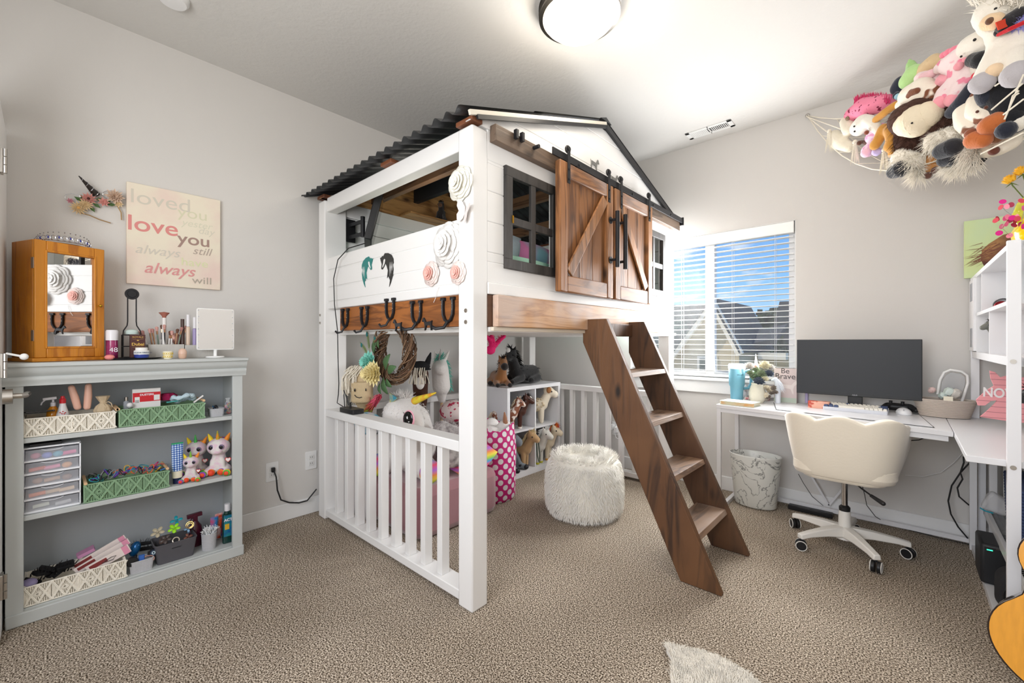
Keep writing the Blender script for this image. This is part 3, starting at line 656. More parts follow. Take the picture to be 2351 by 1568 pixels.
# horseshoe rack
hr=thing('horseshoe_rack','stained wooden board with five black horseshoe coat hooks under the bed side panel','hook rack',(.98,-2.29,1.194))
MB().bb(.41,1.547,-2.285,-2.251,1.196,1.333).build('backboard',wHook,hr,bevel=.003)
for i,x in enumerate((.492,.72,.985,1.22,1.46)):
    ys=-2.292; zc=1.262 if i!=2 else 1.29; b=MB(); rr=.034 if i<2 else .036
    pts=[(x-rr*.95,ys,zc+.055),(x-rr,ys,zc+.02),(x-rr*.92,ys,zc-.012),(x-rr*.55,ys,zc-.036),(x,ys,zc-.045),(x+rr*.55,ys,zc-.036),(x+rr*.92,ys,zc-.012),(x+rr,ys,zc+.02),(x+rr*.95,ys,zc+.055)]
    b.tube(pts,.0095,8,flat=.7)
    for s in (-1,1): b.box((x+s*rr*.95,ys,zc+.058),(.026,.014,.014))
    if i<3: b.tube([(x,ys-.004,zc-.045),(x-.004,ys-.02,zc-.075),(x-.02,ys-.04,zc-.082),(x-.03,ys-.045,zc-.07)],.006,8)
    else:
        b.tube([(x,ys-.004,zc-.045),(x-.005,ys-.02,zc-.07),(x-.03,ys-.045,zc-.075),(x-.055,ys-.05,zc-.065)],.008,8)
        q=Vector((x-.075,ys-.052,zc-.055)); b.extr([q+Vector((-px_*.055,0,pz_*.055)) for px_,pz_ in horse2d()],(0,-.008,0))
    o=b.build('horseshoe_hook',BLKMET,hr)
    n_=MB()
    for s in (-1,1):
        for z in (.035,.01): n_.ell((x+s*rr,ys-.008,zc+z),(.0025,.002,.0025),n=6,k=4)
    n_.build('nail',CHROME,o)
# horse head decals, facing each other
def decal(cx,cz,s,flip,m_,label):
    h=[(-.05,.5),(.12,.47),(.28,.36),(.36,.2),(.37,.05),(.33,-.02),(.36,-.2),(.33,-.45),(.24,-.7),(.16,-.85),(.2,-.6),(.12,-.42),(.06,-.5),(.1,-.2),(.04,-.02),(-.02,.1),(-.08,-.02),(-.16,-.12),(-.22,-.1),(-.22,-.02),(-.2,.1),(-.26,.26),(-.28,.36),(-.22,.37),(-.16,.42),(-.15,.36)]
    f=-1 if flip else 1
    t=thing('horse_decal',label,'decal',(cx,-2.287,cz))
    MB().extr([(cx+x*s*f*1.5,-2.2862,cz+z*s) for x,z in h],(0,-.002,0)).build('silhouette',m_,t,smooth=0)
    st=MB()
    for k_ in range(3):
        x0=.2+k_*.055; st.extr([(cx+(x0+a)*1.5*s*f,-2.2884,cz+z*s) for a,z in ((0,.1),(.015,-.1),(.0,-.45+k_*.1),(-.012,-.1))],(0,-.0006,0))
    st.build('mane_strokes',WHITE,t,smooth=0); st=MB()
    st.extr([(cx+(a)*1.5*s*f,-2.2884,cz+z*s) for a,z in ((-.10,.24),(-.06,.28),(-.02,.24),(-.05,.1),(-.12,-.02),(-.15,-.06),(-.16,.0),(-.12,.12))],(0,-.0006,0))
    st.build('face_marking',WHITE,t,smooth=0)
q=at(845,615,Y=-2.287); decal(q.x,q.z,.125,True,mat('teal_vinyl','#1f7d78',.4),'teal horse head silhouette with a long mane on the bed panel')
q=at(886,610,Y=-2.287); decal(q.x,q.z,.135,False,mat('black_vinyl','#2b2b2b',.4),'black horse head silhouette with a long mane on the bed panel')
# paper roses
def rose(c,r,cols,label,R,layers=6,tip=None,squash=.28):
    t=thing('paper_rose',label,'paper flower',c,group=None); c=Vector(c); rd=random.Random(int(r*1e4))
    for L_ in range(layers):
        f=1-L_/layers*.85; n=max(3,8-L_); b=MB(); rr=r*f; h=r*.1+L_*r*squash/layers*1.6
        for i in range(n):
            a=2*PI*i/n+L_*.5; w_=PI/n*1.35; vs=[]; K=6
            for j in range(4):
                ro=rr*(.25+.75*j/3)
                for k_ in range(K+1):
                    aa=a-w_+2*w_*k_/K; e_=1-.16*((k_/K*2-1)**2)*(j/3); z=h-r*.10*(j/3)**2+(.05*r if j==3 else 0)+(f<.6)*r*.12*j/3 + .02*r*(i%2)
                    vs.append(c+R@Vector((ro*e_*cos(aa),ro*e_*sin(aa),z)))
            b.add(vs,[(j*(K+1)+k_,j*(K+1)+k_+1,(j+1)*(K+1)+k_+1,(j+1)*(K+1)+k_) for j in range(3) for k_ in range(K)])
        b.build('petal_layer',cols[0] if not (tip and L_>=layers-3) else tip,t,solid=.0012,smooth=60)
    b=MB(); b.lathe([(r*.12,h),(r*.08,h+r*.12),(r*.03,h+r*.10),(0,h+r*.04)],c,12,None) if False else b.tube([c+R@Vector((r*.1*(1-q/14)*cos(q),r*.1*(1-q/14)*sin(q),h+r*.04)) for q in range(14)],r*.02,6)
    b.build('centre_curl',tip or cols[0],t)
    return t
pw=mat('paper_white','#f3f1ee',.8); pp=mat('paper_pink','#f0b9ae',.8); pb=mat('paper_blush','#f4e3dd',.8)
RYm=Matrix(((1,0,0),(0,0,-1),(0,1,0)))
q=at(1027,562,Y=-2.30); rose((q.x,-2.29,q.z),.105,[pw],'largest white paper rose on the bed panel corner',RYm)
q=at(1055,421,Y=-2.32); rose((q.x,-2.312,q.z),.078,[mat('paper_cream','#efede2',.8)],'white paper rose high on the front left bed post',RYm)
q=at(987,628,Y=-2.30); rose((q.x,-2.29,q.z),.06,[pb],'blush paper rose left of the pair under the big white rose',RYm,tip=pp)
q=at(1049,626,Y=-2.32); rose((q.x,-2.312,q.z),.052,[pb],'small blush paper rose touching the front left bed post',RYm,tip=pp)
def butterfly(c,s,R,m_,label):
    t=thing('paper_butterfly',label,'butterfly',c); c=Vector(c)
    for f in (-1,1):
        w_=[(.03,0),(.1,.35),(.35,.62),(.62,.6),(.6,.3),(.42,.06),(.5,-.15),(.42,-.42),(.25,-.5),(.1,-.3)]
        MB().extr([c+R@Vector((f*x*s*(.9),y*s,x*s*.45)) for x,y in w_],R@Vector((0,0,.001))).build('wing',m_,t,smooth=0)
    MB().cyl(c+R@Vector((0,-.3*s,0)),c+R@Vector((0,.35*s,0)),.0025,n=6).build('body',m_,t)
q=at(1066,490,Y=-2.32); butterfly((q.x,-2.314,q.z),.075,RYm@rot(0,0,-.35),mat('blush_paper','#e7dcd9',.7),'blush paper butterfly on the front left bed post')
q=at(1003,668,Y=-2.3); t=MB(); t.tube([(q.x,-2.29,q.z+.02),(q.x-.01,-2.295,q.z),(q.x-.02,-2.292,q.z-.03),(q.x-.035,-2.292,q.z-.05)],.0012,5); o=t.build('loose_string',WHITE2,loc=(q.x,-2.29,q.z)); tag(o,'thin white thread hanging below the blush paper roses','string')
# ladder
ld=thing('bunk_ladder','brown stained wooden plank ladder leaning on the bed beam','ladder',(2.2,-1.24,0))
lw=wood('wood_ladder','#5f3e24','#382315','#775233',axis=2,scale=.8); lw2=wood('wood_ladder_dark','#56392499'[:7],'#33211599'[:7],'#6e4e34',axis=2,scale=.8)
prof=[(1.64,1.252),(1.785,1.252),(2.363,0.002),(2.18,0.002),(1.64,1.125)]
MB().extr([(x,-1.485,z) for x,z in prof],(0,.035,0)).build('stringer',lw,ld,bevel=.004)
prof=[(1.674,1.252),(1.775,1.252),(2.358,0.002),(2.17,0.002),(1.674,1.06)]
MB().extr([(x,-1.015,z) for x,z in prof],(0,.035,0)).build('stringer',lw2,ld,bevel=.004)
tw=wood('wood_tread','#8d6f57','#5c4332','#a89a90',axis=1)
for xr,z in ((1.895,.967),(2.0,.722),(2.118,.472),(2.232,.222)):
    MB().extr([(xr-.14,-1.45,z),(xr+.012,-1.45,z),(xr+.022,-1.45,z-.025),(xr-.13,-1.45,z-.025)],(0,.435,0)).build('tread',tw,ld,bevel=.002)
b=MB().bb(1.674,1.70,-1.45,-1.015,1.16,1.235); b.build('top_cleat',lw2,ld,bevel=.003)
# ======================= GREY BOOKSHELF =======================
def W(u,v,x): return at(u,v,X=x)
gp=mat('grey_paint','#c0c4c2',.45,bump=.05,bscale=60); gp2=mat('grey_paint_shaded','#aeb3b6',.5,bump=.05,bscale=60)  # second tone: back panel coloured darker to stand for shade inside the shelf
bs=thing('bookshelf','grey painted wooden bookshelf with three loaded shelves against the left wall','bookshelf',(.22,-3.2,0))
SY0,SY1=-3.61,-2.797
MB().bb(.085,.352,SY0,SY0+.022,0,.985).build('side_panel',gp,bs,bevel=.002); MB().bb(.085,.352,SY1-.022,SY1,0,.985).build('side_panel',gp,bs,bevel=.002)
MB().bb(.352,.37,SY0,SY0+.048,.05,.957).build('face_stile',gp,bs,bevel=.002); MB().bb(.352,.37,SY1-.046,SY1,.05,.957).build('face_stile',gp,bs,bevel=.002)
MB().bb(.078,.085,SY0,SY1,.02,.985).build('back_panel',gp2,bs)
MB().bb(.085,.355,SY0+.02,SY1-.02,.72,.74).build('shelf',gp,bs,bevel=.002); MB().bb(.085,.355,SY0+.02,SY1-.02,.408,.428).build('shelf',gp,bs,bevel=.002)
MB().bb(.085,.355,SY0+.02,SY1-.02,.036,.056).build('bottom_shelf',gp,bs,bevel=.002)
b=MB(); b.bb(.352,.376,SY0,SY1+.006,0,.052); b.build('plinth',gp,bs,bevel=.004)
pr_=[(.352,.95),(.378,.952),(.378,.963),(.384,.972),(.386,.984),(.38,.99),(.392,1.0),(.398,1.012),(.40,1.03),(.352,1.03)]
MB().extr([(x,SY0-.01,z) for x,z in pr_],(0,SY1-SY0+.024,0)).build('cornice',gp,bs,smooth=60)
MB().bb(.075,.41,SY0-.015,SY1+.02,1.028,1.045).build('top_board',gp,bs,bevel=.004)
TZ=1.0455
# ---- jewellery cabinet
ow=wood('orange_wood','#c8801f','#a8620f','#d08a28',axis=2,rough=.35,knots=False)
jc=thing('jewellery_cabinet','orange wooden jewellery cabinet with a mirrored door on top of the grey bookshelf','cabinet',(.2,-3.47,TZ))
O=Vector((.33,-3.533,1.062)); dx=Vector((-.38,.925,0)); dn=Vector((.925,.38,0)); up=Vector((0,0,1))
JW,JD,JH=.231,.178,.49
def J(a,n,z): return O+dx*a+dn*n+up*z
def jbox(b,a0,a1,n0,n1,z0,z1): b.extr([J(a0,n0,z0),J(a1,n0,z0),J(a1,n1,z0),J(a0,n1,z0)],(0,0,z1-z0)); return b
b=MB(); jbox(b,0,JW,-JD,-.018,0,JH); b.build('case',ow,jc,bevel=.002)
dw=MB(); jbox(dw,0,.036,-.017,0,0,JH); jbox(dw,JW-.036,JW,-.017,0,0,JH); jbox(dw,.036,JW-.036,-.017,0,0,.045); jbox(dw,.036,JW-.036,-.017,0,JH-.045,JH)
d_=dw.build('door_frame',ow,jc,bevel=.003)
b=MB(); 
jbox(b,.03,.038,-.004,.003,.038,JH-.038); jbox(b,JW-.038,JW-.03,-.004,.003,.038,JH-.038); jbox(b,.038,JW-.038,-.004,.003,.038,.047); jbox(b,.038,JW-.038,-.004,.003,JH-.047,JH-.038); b.build('door_moulding',ow,d_,bevel=.002)
mirror=mat('mirror','#f2f2f2',.01,metal=1)
b=MB(); jbox(b,.036,JW-.036,-.012,-.008,.045,JH-.045); b.build('mirror_glass',mirror,d_)
br=mat('brass','#b8902f',.3,metal=1)
k=J(JW-.02,.012,JH*.47); MB().cyl(J(JW-.02,0,JH*.47),k,.003).ell(k,.0065).build('knob',br,d_)
for z in (.07,.37): b=MB(); jbox(b,-.002,.003,-.024,-.006,z,z+.045); b.build('hinge',CHROME,d_)
b=MB(); b.extr([J(-.012,.012,-.016),J(JW+.012,.012,-.016),J(JW+.012,-JD-.004,-.016),J(-.012,-JD-.004,-.016)],(0,0,.0155)); b.build('base_plate',ow,jc,bevel=.003)
# ---- tiara
ti=thing('tiara','silver tiara with blue stones lying on top of the orange cabinet','tiara',tuple(J(.12,-.08,JH)))
tc_=J(.12,-.07,JH); silv=mat('silver','#c8cad0',.18,metal=1); blue=mat('sapphire','#1c2a9a',.05,coat=1)
b=MB(); g=MB(); pts=[]
for i in range(33):
    a=PI*(-.05+1.1*i/32); hgt=.016+.026*sin(PI*i/32)
    q=lambda z,rr=.085: tc_+Vector((rr*cos(a)*1.0*.758+rr*sin(a)*0,0,0)) 
    p0=tc_+dx*(-.085*cos(a))+dn*(.05*sin(a)+.0)
    pts.append(p0+up*.004)
    if i%2==0:
        b.ring(p0+up*(hgt*.6),.008,.0013,12,5,R=Matrix((dx,dn,up)).transposed()@rot(PI/2,0,0),sy=1.3)
        b.ell(p0+up*(hgt+.008),.0028,n=6,k=4)
        if i%4==0: g.ell(p0+up*(hgt*.65)+dn*.002,(.0045,.003,.006),n=8,k=5)
b.tube(pts,.003,6); b.tube([p+up*.008 for p in pts],.0016,5); b.build('band',silv,ti); g.build('blue_stones',blue,ti)
# ---- wall: floral headband
hb=thing('floral_headband','floral unicorn headband with a dark spiral horn hanging on the left wall','headband',(.08,-3.36,1.75))
def HW(u,v,x=.085): return W(u,v,x)
b=MB(); b.tube([HW(166,470),HW(182,488),HW(205,494),HW(228,504),HW(254,512)],.004,6,flat=.6); b.tube([HW(254,455),HW(268,470),HW(278,488),HW(279,505)],.004,6,flat=.6); b.build('band',mat('gold_band','#c8a878',.35,metal=.5),hb)
h0=HW(222,448,.09); h1=HW(181,404,.14); b=MB(); b.cyl(h0,h1,.016,.002,14); b.build('horn',mat('horn_black','#2a2320',.35),hb)
b=MB(); pts=[]
dd=(h1-h0); xx=dd.orthogonal().normalized(); yy_=dd.cross(xx).normalized()
for i in range(40):
    t_=i/39; r_=.017*(1-t_)+.002; a=t_*4*2*PI; pts.append(h0+dd*t_+xx*r_*cos(a)+yy_*r_*sin(a))
b.tube(pts,.0012,5); b.build('horn_thread',silv,hb)
for (u,v,rx,ry) in ((170,456,.03,.022),(259,450,.036,.024)):
    c=HW(u,v); MB().ring(c,rx,.0013,28,5,R=RX,sy=ry/rx).build('ear_wire',silv,hb)
def flower(p,c,r,m_,n,R,parent,layers=3,name='flower',cone=.3,core=None,nz=None,ww=1.0):
    wk=ww
    b=MB(); c=Vector(c)
    for L_ in range(layers):
        rr=r*(1-.81/layers*L_)
        for i in range(n):
            a=2*PI*i/n+L_*.37; u_=Vector((cos(a),sin(a),0)); w_=Vector((-sin(a),cos(a),0)); z=Vector((0,0,1)); ww=rr*3/n*wk
            q=[z*(.05*r),u_*rr*.5+w_*ww*.5+z*r*(cone*.5+.18*L_),u_*rr+z*r*(cone+.22*L_)*.8,u_*rr*.5-w_*ww*.5+z*r*(cone*.5+.18*L_),u_*rr*.5+z*r*(.15*L_)]
            b.add([c+R@x for x in q],[(0,1,4),(1,2,4),(2,3,4),(3,0,4)])
    o=b.build(name,m_,parent,solid=.0006,smooth=0)
    if core is not None: MB().ell(c+R@Vector((0,0,r*.3)),r*.2,n=8,k=5).build('flower_core',core,parent)
    return o
cr=mat('petal_cream','#f0d9b0',.8); pk=mat('petal_pink','#dfa298',.8); bg2=mat('petal_beige','#dcc3ae',.8); dk=mat('core_brown','#4a2620',.8)
flower(hb,HW(180,478,.095),.034,cr,14,RX,hb,core=mat('core_tan','#d9a860',.8)); flower(hb,HW(196,470,.1),.03,cr,14,RX,hb)
flower(hb,HW(203,457,.098),.032,pk,11,RX,hb,core=dk); flower(hb,HW(263,452,.1),.04,bg2,8,RX,hb,layers=4); flower(hb,HW(238,464,.095),.024,pk,7,RX,hb); flower(hb,HW(272,468,.092),.02,cr,8,RX,hb); flower(hb,HW(161,461,.092),.014,mat('petal_rose','#d99aa6',.8),6,RX,hb)
lg=mat('leaf_green','#4d6b3c',.7)
b=MB()
for u,v,a in ((190,455,2),(228,458,.5),(222,472,-.6),(248,466,1),(212,480,-1),(180,457,2.6),(256,470,.2)):
    c=HW(u,v,.088); s_=.017; b.add([c+RX@(rot(0,0,a)@Vector(q)) for q in ((-s_,0,0),(0,s_*.5,.004),(s_,0,0),(0,-s_*.5,.004))],[(0,1,2,3)])
b.build('leaves',lg,hb,solid=.0006,smooth=0)
# ---- wall canvas
cv=thing('canvas_print','square cream canvas print of faded loved you love you always lettering','canvas',(.09,-3.03,1.42))
cy0,cy1,cz0,cz1=-3.23,-2.832,1.422,1.932
MB().bb(.071,.092,cy0,cy1,cz0,cz1).build('canvas',mat('aged_canvas','#e9e0cc',.85,vary=.12,vscale=5,col2='#e6cfc4'),cv,bevel=.002)
CT=[0]
def ct(s,u,v,size,col,sh=0,xs=1.0,bold=.0):
    CT[0]+=1; xo=.0922+CT[0]*.00012; xs*=.88; size*=.94
    text(s,size,'lettering',mat('ink_'+col[1:],col,.85),cv,Vector((xo,W(u,v,.0925).y,W(u,v,.0925).z)),RX,.00003,shear=sh,xs=xs,bold=bold)
ct('loved',371,463,.108,'#d2cbbc',xs=1.3); ct('you',443,492,.085,'#d9d5b8',xs=1.3); ct('yester',452,516,.055,'#dad6c0',.25,xs=1.2); ct('day',473,532,.055,'#d8d2c0',.25,xs=1.2)
ct('love',352,520,.115,'#dc8f8a',xs=1.3,bold=.001); ct('you',446,552,.092,'#a58a80',xs=1.3,bold=.001); ct('still',463,578,.062,'#b7a89c',.3,xs=1.2); ct('always',362,577,.07,'#d3ccbf',.3,xs=1.2); ct('have',447,604,.062,'#dde0b4',xs=1.3); ct('always',390,620,.085,'#dc9a98',.3,xs=1.15,bold=.0006); ct('will',464,645,.058,'#b4aa9c',xs=1.4)
# ---- spray can
def lathed(name,prof,c,m_,label,cat,group=None,n=24,**k):
    o=MB().lathe(prof,(0,0,0),n).build(name,m_,**k); o.location=c; return tag(o,label,cat,group)
c=W(257,815,.24); t=thing('spray_can','burgundy and pink spray can with a white cap beside the orange cabinet','spray can',(.24,c.y,TZ))
MB().lathe([(0,0),(.0205,0),(.0215,.004),(.0215,.09)],(.24,c.y,TZ),24).build('can_body',mat('burgundy_label','#7d1f4f',.25,coat=.5,vary=.5,vscale=14,col2='#b03a72'),t)
MB().lathe([(.0222,.09),(.0222,.132),(.019,.138),(0,.138)],(.24,c.y,TZ),24).build('cap',mat('cap_white','#e9e7ea',.3),t)
text('48',.03,'lettering',mat('ink_white','#f0e8ee',.5),t,(.2625,c.y+.004,TZ+.045),RX,.0004)
# tray
t=MB(); c=W(300,822,.235); t.lathe([(0,.0),(.085,.0),(.1,.006),(.102,.008),(.098,.008),(.084,.003),(0,.003)],(0,0,0),36,sx=.95,sy=1.05)
o=t.build('serving_tray',BLACK); o.location=(.235,W(305,822,.235).y,TZ); tag(o,'round black tray under the wire rack and dark brown box','tray')
# wire rack
y=W(303,800,.21).y; t=thing('wire_rack','black arched wire bottle rack with a round black disc at its top','rack',(.21,y,TZ+.004))
b=MB(); zt=W(303,675,.21).z; s0=.032; z0_=TZ+.006
for s in (-1,1):
    b.tube([(.21,y+s*s0,z0_),(.21,y+s*s0,z0_+.11),(.21,y+s*s0*.95,z0_+.13),(.21,y+s*s0*.55,z0_+.155),(.21,y+s*.0155,z0_+.175),(.21,y+s*.0155,zt-.01)],.0025,6)
    b.tube([(.165,y+s*s0,z0_),(.165,y+s*s0,z0_+.11)],.0025,6)
for z in (z0_+.002,z0_+.055,z0_+.11): b.tube([(.21,y-s0,z),(.21,y+s0,z),(.165,y+s0,z),(.165,y-s0,z)],.0025,6,closed=True)
b.tube([(.21,y,z0_),(.21,y,z0_+.11)],.0018,6)
b.build('wire_frame',BLKMET,t); R_=rot(0,PI/2,0)
MB().lathe([(0,-.003),(.026,-.003),(.027,0),(.026,.004),(.017,.004),(.016,.009),(0,.009)],(.21,y,zt),28,R_).build('top_disc',BLKMET,t)
o=MB().lathe([(0,0),(.026,0),(.0275,.012),(.022,.02),(.008,.024),(0,.024)],(0,0,0),24).build('cleansing_pad',mat('pale_aqua','#cfe0da',.6)); o.location=(.187,y,z0_+.1135); tag(o,'pale aqua domed pad resting on the top tier of the wire rack','pad')
# box "Royale Dubai"
c=W(316,800,.27); zb=TZ+.009; t=thing('carton','dark brown boxed tea carton lettered Dubai in gold in front of the wire rack','carton',(.26,c.y,zb))
MB().bb(.245,.28,c.y-.027,c.y+.027,zb,zb+.108).build('box_body',mat('maroon_card','#4f2a26',.5),t,bevel=.001)
gd=mat('ink_gold','#d8b25a',.4,metal=.3); text('ROYALE',.011,'lettering',gd,t,(.2803,c.y,zb+.096),RX,.0002); text('Dubai',.019,'lettering',gd,t,(.2803,c.y,zb+.062),RX,.0002,bold=.0004)
b=MB(); b.tube([(.2804,c.y-.02,zb+.088),(.2804,c.y-.008,zb+.086),(.2804,c.y,zb+.078),(.2804,c.y+.008,zb+.086),(.2804,c.y+.02,zb+.088)],.0004,4).ell((.2804,c.y,zb+.081),(.0005,.004,.003),n=8,k=4).bb(.2801,.2806,c.y-.02,c.y+.02,zb+.049,zb+.0496); b.build('gold_ornament',gd,t)
# jar
c=W(324,815,.30); zb=TZ+.008; t=thing('cream_jar','squat jar with a white lid and a blue base lettered DELICIA DRENCH','jar',(.315,c.y,zb))
MB().lathe([(0,0),(.024,0),(.0275,.006),(.0275,.016)],(.315,c.y,zb),28).build('jar_base',mat('cobalt','#2b3d8e',.15,coat=.6),t)
MB().lathe([(.0275,.016),(.028,.03),(.028,.034),(.0225,.036),(.0225,.048),(0,.048)],(.315,c.y,zb),28).build('jar_lid',mat('jar_white','#eceae7',.3),t)
MB().lathe([(.0283,.018),(.0283,.031)],(.315,c.y,zb),28).build('jar_band',mat('jar_band','#d9dcdc',.4),t)
text('DELICIA DRENCH',.0085,'lettering',mat('ink_dark','#34405c',.5),t,(.3438,c.y,zb+.0245),RX,.0003)
o=MB().ell((0,0,.012),(.017,.018,.012),n=18,k=10).build('bath_ball',mat('coral_pink','#ee8f8a',.5)); c=W(252,818,.30); o.location=(.295,c.y,TZ+.001); tag(o,'small coral pink dome in front of the burgundy spray can','sponge')
# organiser boxes
orgm=mat('organiser_grey','#c9c6c0',.5)
def openbox(b,x0,x1,y0,y1,z0,z1,t=.0025):
    b.bb(x0,x1,y0,y1,z0,z0+t).bb(x0,x0+t,y0,y1,z0+t,z1).bb(x1-t,x1,y0,y1,z0+t,z1).bb(x0+t,x1-t,y0,y0+t,z0+t,z1).bb(x0+t,x1-t,y1-t,y1,z0+t,z1)
    return b
ya,yb=W(340,800,.24).y,W(423,800,.24).y
t=thing('makeup_organiser','ribbed pale grey organiser box holding make-up brushes','organiser',(.18,(ya+yb)/2,TZ))
openbox(MB(),.13,.24,ya,yb,TZ,TZ+.07).build('box_body',orgm,t,bevel=.001)
b=MB(); n=26
for i in range(n): y=ya+(yb-ya)*(i+.5)/n; b.bb(.24,.2415,y-.0012,y+.0012,TZ+.004,TZ+.068)
b.build('ribs',orgm,t)
MB().extr([(.182,ya+.025,TZ+.05),(.182,yb-.02,TZ+.05),(.182,yb-.02,TZ+.088),(.182,yb-.028,TZ+.095),(.182,ya+.034,TZ+.095),(.182,ya+.025,TZ+.086)],(.002,0,0)).build('divider',orgm,t)
yc,yd=W(425,800,.24).y,W(490,800,.24).y
t2=thing('cosmetics_organiser','pale grey organiser box of small bottles behind the lighted mirror','organiser',(.18,(yc+yd)/2,TZ))
openbox(MB(),.13,.24,yc,yd,TZ,TZ+.066).build('box_body',orgm,t2,bevel=.001)
b=MB(); n=24
for i in range(n): y=yc+(yd-yc)*(i+.5)/n; b.bb(.24,.2415,y-.0012,y+.0012,TZ+.004,TZ+.062)
b.build('ribs',orgm,t2)
# brushes
hc=[mat('handle_white','#e8e4e0',.3),mat('handle_black','#2a2a2c',.3),mat('handle_green','#7d8f80',.4),mat('handle_gold','#c79b7a',.25,metal=.8)]
brc=[mat('bristle_pink','#d3a198',.9),mat('bristle_brown','#6b4a3d',.9),mat('bristle_mauve','#b5847c',.9)]
BN=['tallest fan topped brush','brush leaning left','brush beside the tall one','brush in the middle','brush near the divider']
for i in range(13):
    y0=ya+.01+(yb-ya-.02)*((i*5)%13)/12; x0=.15+.07*((i*7)%5)/4; ln=.115+.03*((i*3)%4)/3; lean=(y0-(ya+yb)/2)*.5+jit(.006)
    a=Vector((x0,y0,TZ+.01)); e=a+Vector((jit(.01),lean,ln)); d=(e-a).normalized()
    t=thing('makeup_brush','slim make-up brush standing in the ribbed grey organiser','brush',tuple(a),group='make-up brushes in the ribbed organiser')
    MB().cyl(a,e-d*.025,.0022,.0035,8).build('handle',hc[i%4],t); MB().cyl(e-d*.025,e-d*.008,.0038,.0045,8).build('ferrule',hc[3],t)
    MB().cyl(e-d*.008,e+d*.008,.0045,.0075,10).ell(e+d*.008,(.0075,.0075,.007),n=8,k=5).build('bristles',brc[i%3],t)
c=W(377,757,.20); t=thing('fan_brush','large flat topped pink make-up brush rising above the others','brush',(.2,c.y,TZ+.06))
a=Vector((.2,c.y,TZ+.06)); zt=W(377,716,.2).z; MB().cyl(a,(.2,c.y,zt-.03),.009,.009,12).build('handle',hc[0],t); MB().lathe([(.007,0),(.009,.012),(.02,.026),(.022,.03),(0,.034)],(.2,c.y,zt-.034),20).build('bristles',mat('bristle_rose','#a8695a',.9),t)
c=W(405,745,.19); o=MB().lathe([(0,0),(.012,.0),(.02,.03),(.021,.05),(.012,.066),(0,.068)],(0,0,0),20,sx=.6,R=rot(.25,0,0)).build('oval_brush',mat('rose_gold','#b98f84',.25,metal=.7)); o.location=(.19,c.y+.008,TZ+.062); tag(o,'rose gold oval brush head right of the tall pink brush','brush')
for u,zt_,m_,lb,cat in ((419,732,mat('tube_brown','#4a342e',.3),'dark brown tapered tube at the right of the brushes','tube'),(432,722,mat('bottle_cream','#e2c9b2',.2),'cream make-up bottle with a white cap in the grey organiser','bottle'),(447,728,mat('bottle_lilac','#a99cc8',.3),'lilac capped bottle in the grey organiser','bottle'),(456,735,mat('bottle_black','#202024',.2),'small black bottle beside the lilac one','bottle'),(464,748,mat('tan_compact','#d49a6a',.4),'tan make-up compact at the right of the grey organiser','compact')):
    c=W(u,790,.2); z1_=W(u,zt_,.2).z; h=z1_-TZ-.004; t=thing('cosmetic_'+cat,lb,cat,(.2,c.y,TZ+.003))
    MB().lathe([(0,0),(.0095,0),(.0095,h*.7),(.006,h*.72)],(.2,c.y,TZ+.003),14).build('container',m_,t); MB().lathe([(.008,h*.72),(.008,h),(0,h)],(.2,c.y,TZ+.003),14).build('cap',mat('cap_white','#e9e7ea',.3) if cat=='bottle' else m_,t)
# yellow cup
c=W(384,823,.315); o=MB(); o.lathe([(0,0),(.014,0),(.0195,.036),(.0185,.036),(.0133,.002),(0,.002)],(0,0,0),28); t=thing('paper_cup','small yellow patterned cup at the front of the grey bookshelf top','cup',(.33,c.y,TZ))
q=MB(); q.lathe([(0,0),(.015,0),(.02,.037),(.019,.037),(.0143,.002),(0,.002)],(.33,c.y,TZ),28); q.build('cup_body',mat('cup_cream','#f1ead0',.5),t)
q=MB()
for a in range(-3,4):
    th=a*.45
    for zc,ph in ((.012,0),(.026,.5)):
        th2=th+ph*.45; rr=.0152+.005*zc/.037+.0004; p0=Vector((.33+rr*cos(th2),c.y+rr*sin(th2),TZ+zc)); q.ring(p0,.0042,.0009,12,5,R=rot(0,PI/2,0)@rot(0,0,0) if abs(th2)<.4 else rot(0,0,th2)@rot(0,PI/2,0))
q.build('printed_loops',mat('loop_yellow','#e8c93a',.5),t)
# beige atomiser blob
c=W(418,822,.30); t=thing('egg_sprayer','beige rounded egg shaped container beside the yellow cup','container',(.31,c.y,TZ))
MB().lathe([(0,0),(.012,0),(.0165,.006),(.0175,.022)],(.31,c.y,TZ),24).build('lower_half',mat('beige_soft','#d9b49c',.4),t); MB().lathe([(.0178,.0225),(.0175,.034),(.013,.045),(.006,.05),(0,.0505)],(.31,c.y,TZ),24).build('lid',mat('beige_soft2','#dfbba5',.35),t)
# lighted mirror
ym0,ym1=W(451,750,.29).y,W(537,750,.29).y; zm1=W(494,709,.29).z; zm0=W(494,803,.29).z; ymc=(ym0+ym1)/2
t=thing('vanity_mirror','small white framed vanity mirror with light dots on a round stand','mirror',(.28,ymc,TZ))
MB().rbox((.29,ymc,(zm0+zm1)/2),(zm1-zm0,ym1-ym0,.009),.008,R=rot(0,PI/2,0)).build('frame',mat('frame_white','#f6f6f4',.3),t,bevel=.001)
MB().bb(.2948,.2955,ym0+.004,ym1-.004,zm0+.004,zm1-.004).build('mirror_glass',mirror,t)
b=MB()
for i in range(7):
    for y in (ym0+.008,ym1-.008): b.cyl((.2955,y,zm0+.012+(zm1-zm0-.024)*i/6),(.2959,y,zm0+.012+(zm1-zm0-.024)*i/6),.0022,n=10)
b.build('light_dots',mat('dot_grey','#b5bcc6',.4),t)
